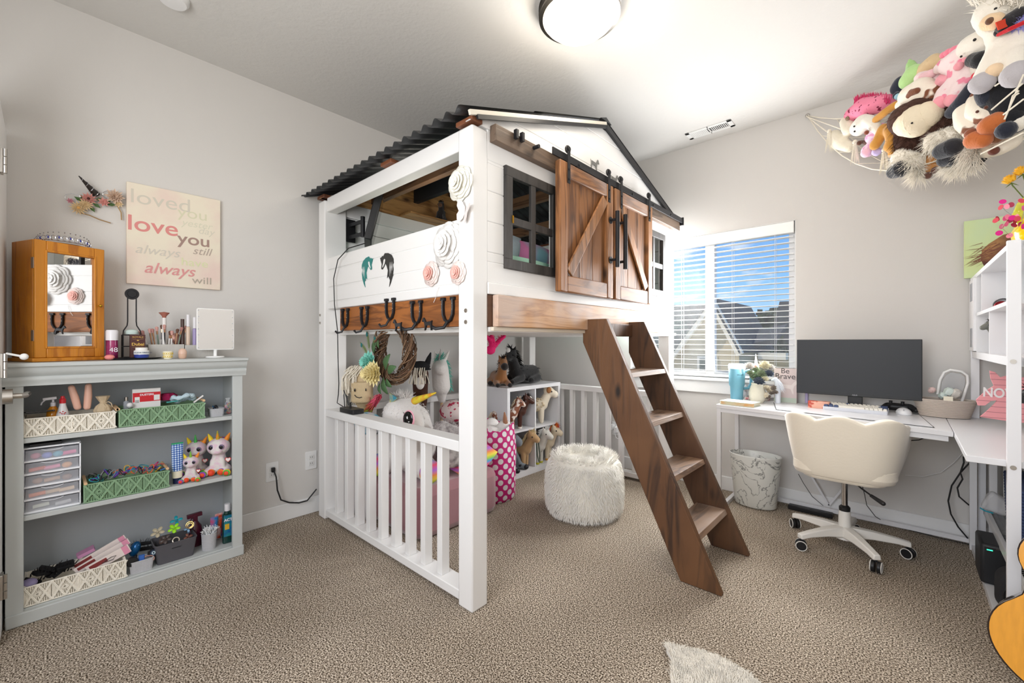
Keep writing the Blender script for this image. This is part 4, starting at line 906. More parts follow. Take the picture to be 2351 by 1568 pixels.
MB().cyl((.28,ymc,TZ+.006),(.285,ymc,zm0+.01),.008,n=14).build('neck',mat('frame_white','#f6f6f4',.3),t); MB().lathe([(0,0),(.041,0),(.042,.004),(.038,.008),(0,.008)],(.28,ymc,TZ),32).build('stand_base',mat('frame_white','#f6f6f4',.3),t)
# ---- macrame baskets
cot=mat('cotton_cream','#f6f0e2',.95,bump=.5,bscale=260); gcot=mat('cotton_sage','#8fb08c',.95,bump=.5,bscale=260)
def macrame(y0,y1,z0,h,x0,x1,m_,label,nb):
    t=thing('macrame_basket',label,'basket',((x0+x1)/2,(y0+y1)/2,z0))
    b=MB(); openbox(b,x0+.004,x1-.009,y0+.004,y1-.004,z0,z0+h-.004,.004); b.build('liner',m_,t)
    b=MB(); L_=y1-y0; p=L_/nb; r=.0021; X=x1-.001
    for z in (z0+.003,z0+h-.003): b.tube([(X,y0+.002,z),(X,y1-.002,z)],r*1.3,6)
    for y in (y0+.002,y1-.002,(y0+y1)/2): b.tube([(X,y,z0+.002),(X,y,z0+h-.002)],r*1.3,6)
    for i in range(nb):
        ya_=y0+i*p; yb_=ya_+p; ym=(ya_+yb_)/2; zm=z0+h/2
        for s in (0,.0052):   # double diagonals
            for (qa,za,qb,zb_) in ((ya_,z0+.004,ym,z0+h-.004),(ym,z0+h-.004,yb_,z0+.004),(ya_,z0+h-.004,ym,z0+.004),(ym,z0+.004,yb_,z0+h-.004)):
                b.tube([(X+.002,qa+s*.7,za),(X+.002,qb+s*.7,zb_)],r*1.15,6)
        # sunburst in the middle diamond
        for k_ in range(18):
            a=2*PI*k_/18; dy,dz=cos(a),sin(a); R0=1/(abs(dy)/(p*.27)+abs(dz)/(h*.47)+1e-9); b.tube([(X,ym+dy*.004,zm+dz*.004),(X+.001,ym+dy*R0,zm+dz*R0)],r*.7,5)
        # side triangles: stepped parallel ropes
        for k_ in range(1,6):
            f=k_/6
            for s in (-1,1):
                yy=ym+s*p*.25*(1-f*0)+0; 
            for yc_,sg in ((ya_,1),(yb_,-1)):
                yk=yc_+sg*f*p*.24; zz=h*.5-.005-abs(f)*h*.40
                if zz>.003:
                    b.tube([(X,yk,zm-zz),(X,yk,zm+zz)],r*.8,5)
            for zs_ in (-1,1):
                for s in (-1,1):
                    yk=ym+s*(p*.5)*f; zl=f*h*.46
                    b.tube([(X-.001,yk,zm+zs_*(h*.5-.004)),(X-.001,yk,zm+zs_*(h*.5-.004-max(.002,zl*.9 if f<.5 else (1-f)*h*.46)))],r*.8,5)
    # side (towards the camera / right) plain ropes
    n=int((x1-x0)/.009)
    for i in range(n):
        x=x0+.006+i*(x1-x0-.01)/n
        b.tube([(x,y0+.002,z0+.002),(x,y0+.002,z0+h-.002)],r,5); b.tube([(x,y1-.002,z0+.002),(x,y1-.002,z0+h-.002)],r,5)
    b.build('knotted_rope',m_,t)
    wd=mat('dowel','#d8b48a',.6)
    return t,wd
def dowel(t,c,x0,x1): MB().cyl((x0,c[0],c[1]),(x1,c[0],c[1]),.0062,n=14).build('dowel_handle',mat('dowel','#d8b48a',.6),t)
XF_=.348
ya,yb=W(49,980,XF_).y,W(265,960,XF_).y; t,_=macrame(ya+.004,yb,.741,.078,.16,XF_,cot,'cream macrame basket on the top shelf of the grey bookshelf',3); dowel(t,(yb+.004,.825),.20,.358)
ya,yb=W(273,960,XF_).y,W(470,950,XF_).y; t,_=macrame(ya,yb,.741,.082,.16,XF_,gcot,'sage green macrame basket on the top shelf of the grey bookshelf',3); dowel(t,(ya-.003,.826),.20,.358); dowel(t,(yb-.004,.832),.20,.35)
ya,yb=W(192,1100,XF_).y,W(388,1100,XF_).y; t,_=macrame(ya,yb,.429,.082,.16,XF_,gcot,'sage green macrame basket on the middle shelf of the grey bookshelf',3); dowel(t,(yb-.006,.520),.20,.352); dowel(t,(ya+.006,.515),.20,.352)
ya,yb=W(53,1340,XF_).y,W(290,1300,XF_).y; macrame(ya,yb,.057,.082,.16,XF_,cot,'long cream macrame basket on the bottom shelf',4)
# ---- top shelf contents
def bottle(name,c,prof,m_,label,cat='bottle',capprof=None,capm=None,n=18,R=None):
    t=thing(name,label,cat,c); MB().lathe(prof,c,n,R).build('bottle_body',m_,t)
    if capprof: MB().lathe(capprof,c,n,R).build('cap',capm,t)
    return t
bz=.752
# black flat case
y=W(70,950,.28).y; o=MB().rbox((0,0,0),(.13,.11,.006),.01,R=rot(0,-.12,0)).build('flat_case',mat('gloss_black','#151517',.12),bevel=.001); o.location=(.27,W(82,945,.27).y,.834); tag(o,'flat glossy black case lying in the cream basket on the top shelf','case')
amb=mat('amber','#d98a1c',.1,alpha=.9)
c=W(122,930,.26); t=bottle('spray_bottle',(.26,c.y,bz),[(0,0),(.02,0),(.021,.06),(.018,.085),(.008,.1),(.007,.108)],amb,'amber spray bottle with a white trigger in the cream basket','bottle',[(.0085,.1),(.0085,.115),(.004,.118),(.004,.128)],mat('cap_white','#e9e7ea',.3))
MB().beam((.26,c.y+.01,bz+.135),(.26,c.y-.03,bz+.132),.010,.010).tube([(.26,c.y-.022,bz+.13),(.262,c.y-.033,bz+.118),(.262,c.y-.035,bz+.108)],.0025,6).build('trigger',mat('cap_white','#e9e7ea',.3),t)
c=W(144,935,.285); t=bottle('detangler_bottle',(.285,c.y,bz),[(0,0),(.021,0),(.022,.05),(.02,.065),(.010,.105),(.009,.118)],mat('bottle_white','#e6e4e4',.3),'white tapered bottle with a red cap and a small red flower motif','bottle',[(.0105,.112),(.0105,.13),(.007,.133),(.006,.143),(0,.143)],mat('cap_red','#c8202a',.3))
b=MB()
for dy,dz in ((-.008,.0),(.0,.004),(.007,-.002),(-.003,-.007),(.004,-.008)): b.ell((.3068,c.y+dy,bz+.075+dz*.8),(.0008,.0025,.0025),n=8,k=4)
b.build('flower_motif',mat('cap_red','#c8202a',.3),t)
satin=mat('satin_peach','#e9b8a2',.35,bump=.5,bscale=18)
for u0,v0,u1,v1,lb in ((178,935,164,890,'left peach satin hair roller standing in the cream basket'),(200,935,203,886,'right peach satin hair roller standing in the cream basket')):
    a=W(u0,v0,.27); e=W(u1,v1,.27); MB_=MB(); MB_.limb([a,a*.5+e*.5+Vector((0,.001,0)),e],[.0125,.0135,.0115],14); o=MB_.build('satin_roller',satin,loc=tuple(a)); tag(o,lb,'hair roller')
# linen pouch
c=W(236,930,.26); t=thing('linen_pouch','beige linen drawstring pouch in the cream basket on the top shelf','pouch',(.26,c.y,.80)); lin_=mat('linen','#cdb898',.95,bump=.6,bscale=120)
def ruff(prof,c,n,amp,freq,R=None,sx=1,sy=1):
    b=MB(); b.lathe(prof,(0,0,0),n,sx=sx,sy=sy); c=Vector(c)
    for i,p in enumerate(b.v):
        a=math.atan2(p.y,p.x); k_=1+amp*sin(freq*a+p.z*40)*(1 if p.z>prof[0][1] else 0); p.x*=k_; p.y*=k_
    b.v=[(R@p if R is not None else p)+c for p in b.v]; return b
ruff([(0,0),(.026,.003),(.03,.018),(.022,.038),(.0085,.052),(.016,.068),(.022,.082),(.012,.078)],(.27,c.y,.80),36,.07,9,sy=1.1).build('bag',lin_,t,smooth=80)
b=MB(); b.ring((.27,c.y,.852),.0095,.0018,20,6).tube([(.279,c.y+.006,.852),(.286,c.y+.018,.856),(.29,c.y+.026,.848),(.29,c.y+.03,.83)],.002,6).tube([(.279,c.y,.852),(.29,c.y+.004,.84),(.295,c.y+.01,.828)],.0016,6); b.build('drawstring',lin_,t)
# green basket contents
c=W(290,925,.25); t=bottle('spray_vial',(.25,c.y,.76),[(0,0),(.011,0),(.011,.085),(.006,.09)],mat('clear_grey','#b9bdc4',.08,alpha=.7),'small clear spray vial with a silver top in the green basket','bottle',[(.0065,.088),(.0065,.108),(0,.108)],CHROME)
c=W(298,930,.29); o=MB().ell((0,0,0),(.012,.012,.013),n=16,k=8).build('roll_on',mat('bottle_white','#e6e4e4',.3)); o.location=(.29,c.y,.832); tag(o,'round white cap peeking from the green basket beside the red card box','cap')
c=W(337,915,.275); t=thing('hair_duster_box','white and red card box lettered DUSTERS standing in the green basket','box',(.27,c.y,.80))
y0,y1=W(304,915,.275).y,W(369,915,.275).y; z0,z1=.79,W(337,892,.275).z
MB().bb(.26,.275,y0,y1,z0,z1).build('card_box',mat('card_white','#ece9e6',.5),t,bevel=.002); MB().bb(.2752,.2756,y0+.001,y1-.001,z1-.062,z1-.018).build('red_panel',mat('card_red','#d2232e',.45),t)
text('DUSTERS',.0125,'lettering',mat('ink_white','#f0e8ee',.5),t,(.2758,(y0+y1)/2,z1-.029),RX,.0003,bold=.0004)
b=MB(); b.bb(.2757,.276,y0+.008,y0+.026,z1-.07,z1-.038).bb(.2757,.276,y1-.026,y1-.004,z1-.058,z1-.032); b.build('price_sticker',mat('card_white','#ece9e6',.5),t)
b=MB(); [b.bb(.2761,.2763,y0+.010+i*.0018,y0+.0107+i*.0018,z1-.066,z1-.052) for i in range(8)]; b.build('barcode',BLACK,t)
t=ruff([(0,0),(.03,.002),(.034,.02),(.02,.034),(0,.036)],(0,0,0),30,.12,7,sy=1.2); o=t.build('magenta_pouch',mat('magenta_cloth','#a3174f',.8)); o.location=(.22,W(385,905,.22).y,.835); tag(o,'magenta cloth pouch behind the red card box in the green basket','pouch')
terry=mat('terry_blue','#c3d9e2',1,bump=1,bscale=150)
b=MB(); pts=[]
for i in range(30):
    a=2*PI*i/30; pts.append(Vector((.03*cos(a),.042*sin(a),.006*sin(3*a)+.012*cos(a))))
b.tube(pts,[.011+.003*sin(i*1.9) for i in range(30)],10,closed=True); o=b.build('terry_headband',terry,smooth=80); o.location=(.28,W(421,912,.28).y,.845); tag(o,'pale blue gathered terry headband on top of the green basket','headband')
o=MB().tube([(0,-.03,0),(0,.02,.004),(0,.035,.014)],.003,6).build('teal_comb',mat('teal_plastic','#4fb3ad',.4)); o.location=(.30,W(400,925,.30).y,.832); tag(o,'thin teal comb under the pale blue terry headband','comb')
o=MB().beam((0,-.01,-.01),(0,.03,.022),.003,.007).build('nail_file',mat('card_white','#ece9e6',.5)); o.location=(.315,W(450,918,.315).y,.832); tag(o,'white nail file at the right of the pale blue terry headband','nail file')
# woven baskets
def woven(c,w,d,h,label,m_=None,taper=.88,cat='basket',rows=9,cols=44,r=.012,full=False):
    m_=m_ or mat('woven_grey','#c3c3c6',.5); t=thing('woven_basket',label,cat,c)
    def outl(k_,inset=0):
        pts=[]; x,y=d/2*k_-r-inset,w/2*k_-r-inset
        if full: return [((d/2*k_-inset)*cos(2*PI*i/32),(w/2*k_-inset)*sin(2*PI*i/32)) for i in range(32)]
        for q,(sx,sy) in enumerate(((1,1),(-1,1),(-1,-1),(1,-1))):
            for i in range(6): a=q*PI/2+i*PI/10; pts.append((sx*x+r*cos(a),sy*y+r*sin(a)))
        return pts
    c=Vector(c); b=MB(); vs=[]; n=len(outl(1))
    for k_,z,ins in ((taper,0,0),(1,h,0),(1,h,.002),(taper,.003,.002)):
        vs+=[c+Vector((p[0],p[1],z)) for p in outl(k_,ins)]
    b.add(vs,[(j*n+i,j*n+(i+1)%n,(j+1)*n+(i+1)%n,(j+1)*n+i) for j in range(3) for i in range(n)]+[list(range(n))[::-1],list(range(3*n,4*n))]); b.build('shell',m_,t)
    b=MB()
    for j in range(rows+1):
        f=j/rows; k_=taper+(1-taper)*f; P=[c+Vector((p[0]*1.01,p[1]*1.01,h*f)) for p in outl(k_)]; b.tube(P,.0015 if j<rows else .0022,5,closed=True)
    P0=outl(taper);P1=outl(1)
    for i in range(n*2):
        i0=(i//2)%n; i1=(i0+1)%n; f=.5*(i%2); a=Vector((P0[i0][0]*(1-f)+P0[i1][0]*f,P0[i0][1]*(1-f)+P0[i1][1]*f,0)); e=Vector((P1[i0][0]*(1-f)+P1[i1][0]*f,P1[i0][1]*(1-f)+P1[i1][1]*f,h))
        b.tube([c+a*1.015,c+e*1.01],.0011,4)
    # extra uprights on the flat sides
    if not full:
        m2=max(3,int(w/.006))
        for i in range(m2):
            y=-w/2+r+(w-2*r)*(i+.5)/m2
            for s in (1,-1): b.tube([c+Vector((s*d/2*taper*1.01,y*taper,0)),c+Vector((s*d/2*1.005,y,h))],.0011,4)
    b.build('weave',m_,t); return t
c=W(496,950,.29); woven((.29,W(496,950,.29).y,.741),.062,.07,.038,'small pale grey woven basket of dark bands at the right end of the top shelf')
def bands(c,n,cols,label,rad=.02,spread=(.02,.03,.012),name='hair_band',cat='hair tie',group=None,th=.002):
    for i in range(n):
        p=Vector(c)+Vector((jit(spread[0]),jit(spread[1]),jit(spread[2]))); b=MB(); b.ring((0,0,0),rad*RD.uniform(.7,1.1),th,20,6,R=rot(jit(1.2),jit(1.2),jit(3)),sy=RD.uniform(.6,1)); o=b.build(name,cols[i%len(cols)]); o.location=p; tag(o,label,cat,group)
bands((.29,c.y,.782),5,[mat('band_black','#1d1f26',.8),mat('band_blue','#1d5f8f',.8)],'dark elastic hair band in the small woven basket on the top shelf',.013,(.014,.014,.004),group='dark hair bands in the small woven basket')
# bag of rubber bands
t=thing('rubber_band_bag','clear bag of tiny multicoloured rubber bands leaning in the right corner of the top shelf','bag',(.27,W(523,935,.27).y,.741)); cb=W(523,940,.27)
ruff([(0,0),(.015,.003),(.017,.03),(.015,.055),(.007,.07),(.012,.085)],(.27,cb.y,.741),24,.08,6,sx=.7).build('bag_film',mat('film','#f5f5f5',.1,alpha=.25),t)
colz=[mat('rb_%d'%i,h,.5) for i,h in enumerate(('#e23b3b','#f0902a','#f3d32b','#3fae4f','#2f7fd0','#b04fc0','#3a2a2a'))]
b=MB()
for i in range(130):
    b.use(colz[i%7]); a=RD.uniform(0,6.28); r_=.0125*RD.random()**.5; z=RD.uniform(.004,.058); b.ring((.27+r_*.7*cos(a),cb.y+r_*sin(a),.741+z),.004,.0009,8,4,R=rot(jit(3),jit(3),0))
o=b.build('tiny_bands',None,t); o['kind']='stuff'
# ---- drawer organiser
dy0,dy1=W(51,1100,.335).y,W(186,1100,.335).y; dz0=.429; dz1=W(186,1013,.335).z-.002
t=thing('drawer_organiser','white desktop organiser with five clear drawers of make-up','drawer unit',(.24,(dy0+dy1)/2,dz0))
fw=mat('frame_plastic','#eef0f4',.35); b=MB(); b.bb(.13,.335,dy0,dy0+.005,dz0,dz1).bb(.13,.335,dy1-.005,dy1,dz0,dz1).bb(.13,.335,dy0,dy1,dz1-.006,dz1).bb(.13,.133,dy0,dy1,dz0,dz1); b.build('case',fw,t,bevel=.001)
nd=5; dh=(dz1-dz0-.008)/nd; cl=mat('drawer_clear','#eef0f8',.12,alpha=.20)
cc=[['#e87f9a','#6f7fd8','#55b3c8','#f06fa0'],['#e0603a','#f08fb0','#f2b37a'],['#b98a6a','#caa07a','#9a7a66'],['#f0803a','#e8c8a0','#f0d0a8'],['#e8ecd8','#c8c8c8']]
for i in range(nd):
    z=dz1-.008-(i+1)*dh
    o=MB().bb(.133,.338,dy0+.005,dy1-.005,z,z+.004).bb(.333,.339,dy0+.003,dy1-.003,z,z+.008).build('drawer_rail',fw,t,bevel=.001)
    f=MB(); f.bb(.333,.336,dy0+.008,dy1-.008,z+.008,z+dh-.004); dr_=f.build('drawer',cl,t)
    ym=(dy0+dy1)/2; MB().tube([(.337,ym-.032,z+dh-.004),(.3385,ym-.02,z+dh-.009),(.339,ym,z+dh-.011),(.3385,ym+.02,z+dh-.009),(.337,ym+.032,z+dh-.004)],.0012,6).build('drawer_lip',fw,dr_)
    for j,h in enumerate(cc[i]):
        m_=mat('mk_'+h[1:],h,.4); y=dy0+.02+(dy1-dy0-.04)*(j+.5)/len(cc[i]); s_=RD.choice(('r','b')); q=MB()
        if s_=='r' and i!=4: q.ell((0,0,.0125),(.014,.016,.0125),n=14,k=8); nm,lb,ct_='sponge','rounded make-up sponge seen through the clear drawers','sponge'
        else: q.cyl((0,-.024,.010),(0,.022,.014),.008,n=10); nm,lb,ct_='lipstick_tube','small cosmetic tube seen through the clear drawers','tube'
        o=q.build(nm,m_); o.location=(.305+jit(.01),y,z+.005); tag(o,lb,ct_,'cosmetics inside the clear drawers' if nm=='sponge' else 'cosmetic tubes inside the clear drawers')
o=MB().bb(-.09,.09,-.045,.045,0,.010).build('black_notebook',BLACK); o.location=(.235,dy0+.065,dz1+.0005); tag(o,'flat black item lying on top of the clear drawer organiser','case')
# ---- hair ties in green basket (middle shelf)
hc_=[mat('ht_'+h[1:],h,.8) for h in ('#2a2a30','#d8327a','#6a3fb0','#e8b83a','#2f9aa8','#c83a3a','#3a7fd0','#8a8a8e','#f06a3a')]
yA,yB=W(200,1080,.27).y,W(378,1080,.27).y
for i in range(44):
    y=yA+(yB-yA)*(i+.5)/44; b=MB(); rr=RD.uniform(.014,.022); b.ring((0,0,0),rr,.0019,18,6,R=rot(jit(1.1),jit(1.1),jit(3)),sy=RD.uniform(.5,1)); k_=i%9 if y>yA+(yB-yA)*.35 else (0,7,4,0,2)[i%5]
    o=b.build('hair_tie',hc_[k_]); o.location=(.27+jit(.045),y+jit(.008),.514+.012*sin(PI*(i/44))+jit(.006)); tag(o,'thin coloured elastic hair tie in the heap filling the green basket','hair tie','hair ties heaped in the middle shelf basket')
# gingham tube
c=W(407,1060,.30); t=thing('lotion_tube','upright tube with blue gingham print, cream label and navy cap','tube',(.30,c.y,.429)); zt=W(407,1018,.30).z
b=MB(); n=20; vs=[]
for k_,(z,wy,wx) in enumerate(((.462,.019,.016),(.49,.021,.015),(.53,.022,.010),(zt-.012,.0235,.002),(zt,.0235,.0018))):
    for i in range(n): a=2*PI*i/n; vs.append(Vector((.30+wx*cos(a),c.y+wy*sin(a),z)))
b.add(vs,[(j*n+i,j*n+(i+1)%n,(j+1)*n+(i+1)%n,(j+1)*n+i) for j in range(4) for i in range(n)])
m,nt,bb2=_base('gingham'); N=nt.nodes.new; L=nt.links.new; MATS['gingham']=m
tcn=N('ShaderNodeTexCoord'); spn=N('ShaderNodeSeparateXYZ'); L(tcn.outputs['Object'],spn.inputs[0]); acc=None
for ax in (1,2):
    a_=N('ShaderNodeMath'); a_.operation='MULTIPLY'; a_.inputs[1].default_value=95; L(spn.outputs[ax],a_.inputs[0]); f_=N('ShaderNodeMath'); f_.operation='FRACT'; L(a_.outputs[0],f_.inputs[0]); g_=N('ShaderNodeMath'); g_.operation='GREATER_THAN'; g_.inputs[1].default_value=.5; L(f_.outputs[0],g_.inputs[0])
    if acc is None: acc=g_
    else:
        s_=N('ShaderNodeMath'); s_.operation='ADD'; L(acc.outputs[0],s_.inputs[0]); L(g_.outputs[0],s_.inputs[1]); s2=N('ShaderNodeMath'); s2.operation='MULTIPLY'; s2.inputs[1].default_value=.5; L(s_.outputs[0],s2.inputs[0]); acc=s2
r_=N('ShaderNodeValToRGB'); e_=r_.color_ramp.elements; e_[0].color=lin('#e8eef4'); e_[1].color=lin('#1f3f8f'); x_=e_.new(.5); x_.color=lin('#5f8fd0'); L(acc.outputs[0],r_.inputs[0]); L(r_.outputs[0],bb2.inputs['Base Color']); bb2.inputs['Roughness'].default_value=.3
b.build('tube_body',m,t)
MB().lathe([(.0165,.455),(.0185,.487)],(0,0,0),20).build('x') if False else None
b=MB(); vs=[]
for z,wy,wx in ((.456,.0195,.0165),(.49,.0213,.0153)):
    for i in range(n): a=2*PI*i/n; vs.append(Vector((.30+(wx+.0005)*cos(a),c.y+(wy+.0005)*sin(a),z)))
b.add(vs,[(i,(i+1)%n,n+(i+1)%n,n+i) for i in range(n)]); b.build('cream_label',mat('label_cream','#e6e0c8',.5),t)
MB().lathe([(0,0),(.0175,0),(.018,.026),(0,.027)],(.30,c.y,.429),20).build('cap',mat('navy','#1c2448',.3),t); MB().bb(.298,.302,c.y-.0235,c.y+.0235,zt-.004,zt+.004).build('crimp',mat('crimp_green','#2f9a6a',.4),t)
# ---- bottom shelf contents
blk=mat('fabric_black','#141416',.85,bump=.5,bscale=40)
by=W(120,1310,.27)
for i,(u,v,du,dv,lb) in enumerate(((75,1335,20,-14,'black hair claw at the front left of the long cream basket'),(110,1300,26,-6,'long black clip standing out of the long cream basket'),(125,1318,22,-10,'black hair claw in the middle of the black heap'),(150,1298,18,8,'black clip at the right of the black heap'),(95,1315,24,10,'black bow clip deep in the black heap'),(140,1320,20,-14,'black spiral clip beside the pink handled packs'))):
    p=W(u,v,.26); o=MB(); o.rbox((0,0,0),(.035,.055,.012),.005,R=rot(jit(.6),jit(.6),jit(.6)))
    for k_ in range(7): o.cyl((.01,-.03+k_*.01,0),(.02+jit(.01),-.03+k_*.012,.022+jit(.01)),.003,.001,6)
    o=o.build('hair_clip',blk,bevel=.002); o.location=(.25+jit(.03),p.y,min(.155,max(.12,p.z))); tag(o,lb,'hair clip')
o=MB().ell((0,0,0),(.03,.026,.018),n=16,k=8).build('lilac_pouch',mat('lilac_cloth','#9a8fb5',.8)); o.location=(.30,W(66,1333,.30).y,.133); tag(o,'small lilac pouch at the left end of the long cream basket','pouch')
# pink-white packs
pkm=mat('pack_white','#ece0da',.5); pkp=mat('pack_pink','#e89ab5',.5)
for i,(ua,va,ub,vb,lb) in enumerate(((165,1305,288,1232,'rearmost long white and pink blister pack leaning out of the cream basket'),(172,1312,296,1240,'middle long white and pink blister pack leaning out of the cream basket'),(200,1310,297,1256,'front white and pink accessory pack leaning out of the cream basket'))):
    x_=.24+.03*i; a=W(ua,va,x_); e=W(ub,vb,x_); t=thing('accessory_pack',lb,'pack',tuple(a)); d=(e-a).normalized(); nn=d.cross(Vector((1,0,0))).normalized()
    h=.014 if i<2 else .02; MB().extr([a-nn*h,a+nn*h,e+nn*h,e-nn*h],(.008,0,0)).build('card',pkm,t,bevel=.001); MB().extr([e-d*.025-nn*h,e-d*.025+nn*h,e-d*.004+nn*h,e-d*.004-nn*h],(.009,0,0)).build('printed_panel',pkp,t)
    MB().extr([a+d*.01-nn*h*.7,a+d*.01+nn*h*.2,a+d*.07+nn*h*.2,a+d*.07-nn*h*.7],(.0088,0,0)).build('side_stripe',mat('pack_wine','#8a3a3a',.5),t)
    if i==2:
        b=MB(); q0=a+d*.05; b.tube([q0+Vector((.01,0,0)),q0+d*.035+nn*.01+Vector((.01,0,0)),q0+d*.05+Vector((.01,0,0)),q0+d*.035-nn*.004+Vector((.01,0,0)),q0+d*.01-nn*.002+Vector((.01,0,0))],.0013,6); b.build('printed_loop',BLACK,t)
o=MB().rbox((0,0,0),(.05,.06,.014),.006,R=rot(.35,0,0)).build('mauve_card',mat('mauve','#c58ab0',.5)); o.location=(.22,W(197,1268,.22).y,.175); tag(o,'mauve card behind the leaning accessory packs','card')
# small woven basket with brushes
c=W(323,1305,.30); woven((.31,c.y,.057),.085,.06,.052,'small pale grey woven basket of hair brushes on the bottom shelf')
t=thing('hair_brush','hair brush with a glossy blue oval back in the small woven basket','hair brush',(.28,W(308,1270,.28).y,.07)); p=W(310,1260,.28)
MB().ell(p,(.022,.02,.034),n=20,k=12,R=rot(-.3,0,0)).build('brush_back',mat('gloss_blue','#0f4f80',.1,metal=.4),t); MB().limb([p-Vector((0,.0,.03)),(.30,p.y-.005,.075)],[.008,.007],10).build('handle',BLACK,t)
p=W(303,1290,.33); t=thing('paddle_brush','round black brush end facing forward in the small woven basket','hair brush',(.32,p.y,.08)); MB().lathe([(0,-.012),(.020,-.012),(.023,0),(.02,.008),(0,.010)],p,24,rot(0,PI/2,0)).build('brush_head',BLACK,t)
p=W(351,1268,.30); t=thing('round_brush','round spiky black and blue hair brush with a white centre','hair brush',(.3,p.y,.07)); R_=rot(0,1.35,0); MB().lathe([(0,-.02),(.013,-.02),(.013,.02),(.006,.021),(0,.02)],p,20,R_).build('barrel',mat('barrel_navy','#1f3550',.3),t)
b=MB()
for k_ in range(26):
    a=2*PI*k_/26
    for z in (-.014,-.004,.006,.016): b.cyl(p+R_@Vector((.012*cos(a),.012*sin(a),z)),p+R_@Vector((.020*cos(a),.020*sin(a),z)),.0009,n=4)
b.build('bristles',BLACK,t); MB().ring(p+R_@Vector((0,0,.022)),.0055,.0018,16,6,R=R_).build('end_ring',mat('ring_pale','#d8eef4',.4),t)
p=W(338,1285,.325); o=MB().ring((0,0,0),.017,.003,24,6,R=rot(0,1.2,0),sy=1.5).build('rose_gold_brush_rim',mat('rose_gold','#b98f84',.25,metal=.7)); o.location=p; tag(o,'rose gold oval brush rim in the small woven basket','hair brush')
p=W(325,1283,.32); o=MB().rbox((0,0,0),(.015,.022,.035),.005).build('blue_comb',mat('comb_blue','#3f6fc0',.4)); o.location=p; tag(o,'blue plastic comb block standing in the small woven basket','comb')
for k_,(u,v) in enumerate(((325,1245),(340,1255))):
    p=W(u,v,.24); b=MB()
    for a in range(16): b.strand(Vector((0,-.03+a*.004,0)),Vector((jit(.02),-.03+a*.004+jit(.01),.02)),.0012)
    b.limb([(0,-.03,0),(0,.03,-.01)],[.009,.008],10); o=b.build('bristle_brush',blk); o.location=(.235,p.y,p.z-.004); tag(o,('upper','lower')[k_]+' black bristle brush lying behind the round brush','hair brush')
# dark grey bin
c=W(403,1265,.29); t=thing('storage_bin','dark grey plastic bin of flower hair clips on the bottom shelf','bin',(.28,c.y,.057)); gb=mat('bin_grey','#57565b',.45)
yA,yB=W(355,1260,.33).y,W(452,1240,.33).y; h=.09; ym=(yA+yB)/2; wy=(yB-yA); b=MB()
def rr_(k_,x,y,r,z,ins=0):
    pts=[]
    for q,(sx,sy) in enumerate(((1,1),(-1,1),(-1,-1),(1,-1))):
        for i in range(5): a=q*PI/2+i*PI/8; pts.append(Vector((.27+(sx*(x-r)+(r-ins)*cos(a))*k_,ym+(sy*(y-r)+(r-ins)*sin(a))*k_,z)))
    return pts
L1=rr_(.86,.065,wy/2,.015,.057); L2=rr_(1,.065,wy/2,.015,.057+h); L3=rr_(1.03,.065,wy/2,.015,.057+h); L4=rr_(1.03,.065,wy/2,.015,.057+h+.005); L5=rr_(.97,.065,wy/2,.015,.057+h+.005); L6=rr_(.84,.065,wy/2,.015,.061)
n=len(L1); b.add(L1+L2+L3+L4+L5+L6,[(j*n+i,j*n+(i+1)%n,(j+1)*n+(i+1)%n,(j+1)*n+i) for j in range(5) for i in range(n)]+[list(range(n))[::-1],list(range(5*n,6*n))]); b.build('bin_body',gb,t)
b=MB(); b.tube([(.331,ym-.018,.057+h*.70),(.3325,ym-.022,.057+h*.76),(.333,ym-.018,.057+h*.82),(.334,ym+.018,.057+h*.84),(.333,ym+.022,.057+h*.78),(.332,ym+.018,.057+h*.71)],.0016,6,closed=True); b.build('handle_rim',gb,t); MB().bb(.3305,.3328,ym-.018,ym+.018,.057+h*.71,.057+h*.82).build('handle_slot',mat('slot_dark','#2b2b2d',.9),t)
# flower clips
def clip(u,v,x,r,h,lb,n=5):
    p=W(u,v,x); m_=mat('clip_'+h[1:],h,.3); t=thing('flower_clip',lb,'hair clip',tuple(p-Vector((0,0,.02)))); b=MB(); R_=rot(.2,.75,jit(.4))
    for i in range(n): a=2*PI*i/n; b.ell(p+R_@Vector((r*.6*cos(a),r*.6*sin(a),.002)),(r*.42,r*.30,r*.12),R=R_@rot(0,0,a),n=12,k=6)
    b.build('petals',m_,t); MB().ell(p+R_@Vector((0,0,.004)),(r*.2,r*.2,r*.15),n=10,k=5).build('flower_centre',m_,t)
    b=MB(); [b.tube([p+R_@Vector((s*.008,.004*q,-.004)),p+R_@Vector((s*.014,.004*q,-.018)),p+R_@Vector((s*.004,.004*q,-.028))],.0013,5) for s in (-1,1) for q in (-1,0,1)]; b.build('claw',m_,t)
clip(400,1213,.29,.026,'#9be01c','lime green flower hair clip on top of the dark grey bin'); clip(405,1195,.24,.026,'#1f9aa8','teal flower hair clip behind the lime green one',4); clip(362,1222,.28,.028,'#b9ae93','beige flower hair clip at the left of the dark grey bin'); clip(380,1238,.31,.025,'#4d4340','dark brown flower hair clip at the front of the grey bin'); clip(432,1214,.26,.018,'#8fb7d8','pale blue flower hair clip beside the gold clip',4); clip(432,1233,.29,.02,'#7d4f42','reddish brown hair clip at the right of the grey bin',4)
p=W(436,1205,.27); b=MB(); b.ring((0,0,0),.016,.002,20,6,R=rot(.3,1.2,0)); b.ring((.004,0,0),.010,.002,20,6,R=rot(.3,1.2,0)); o=b.build('gold_clip',mat('gold','#caa15f',.25,metal=.9)); o.location=p; tag(o,'gold ring shaped hair clip behind the brown ones','hair clip')
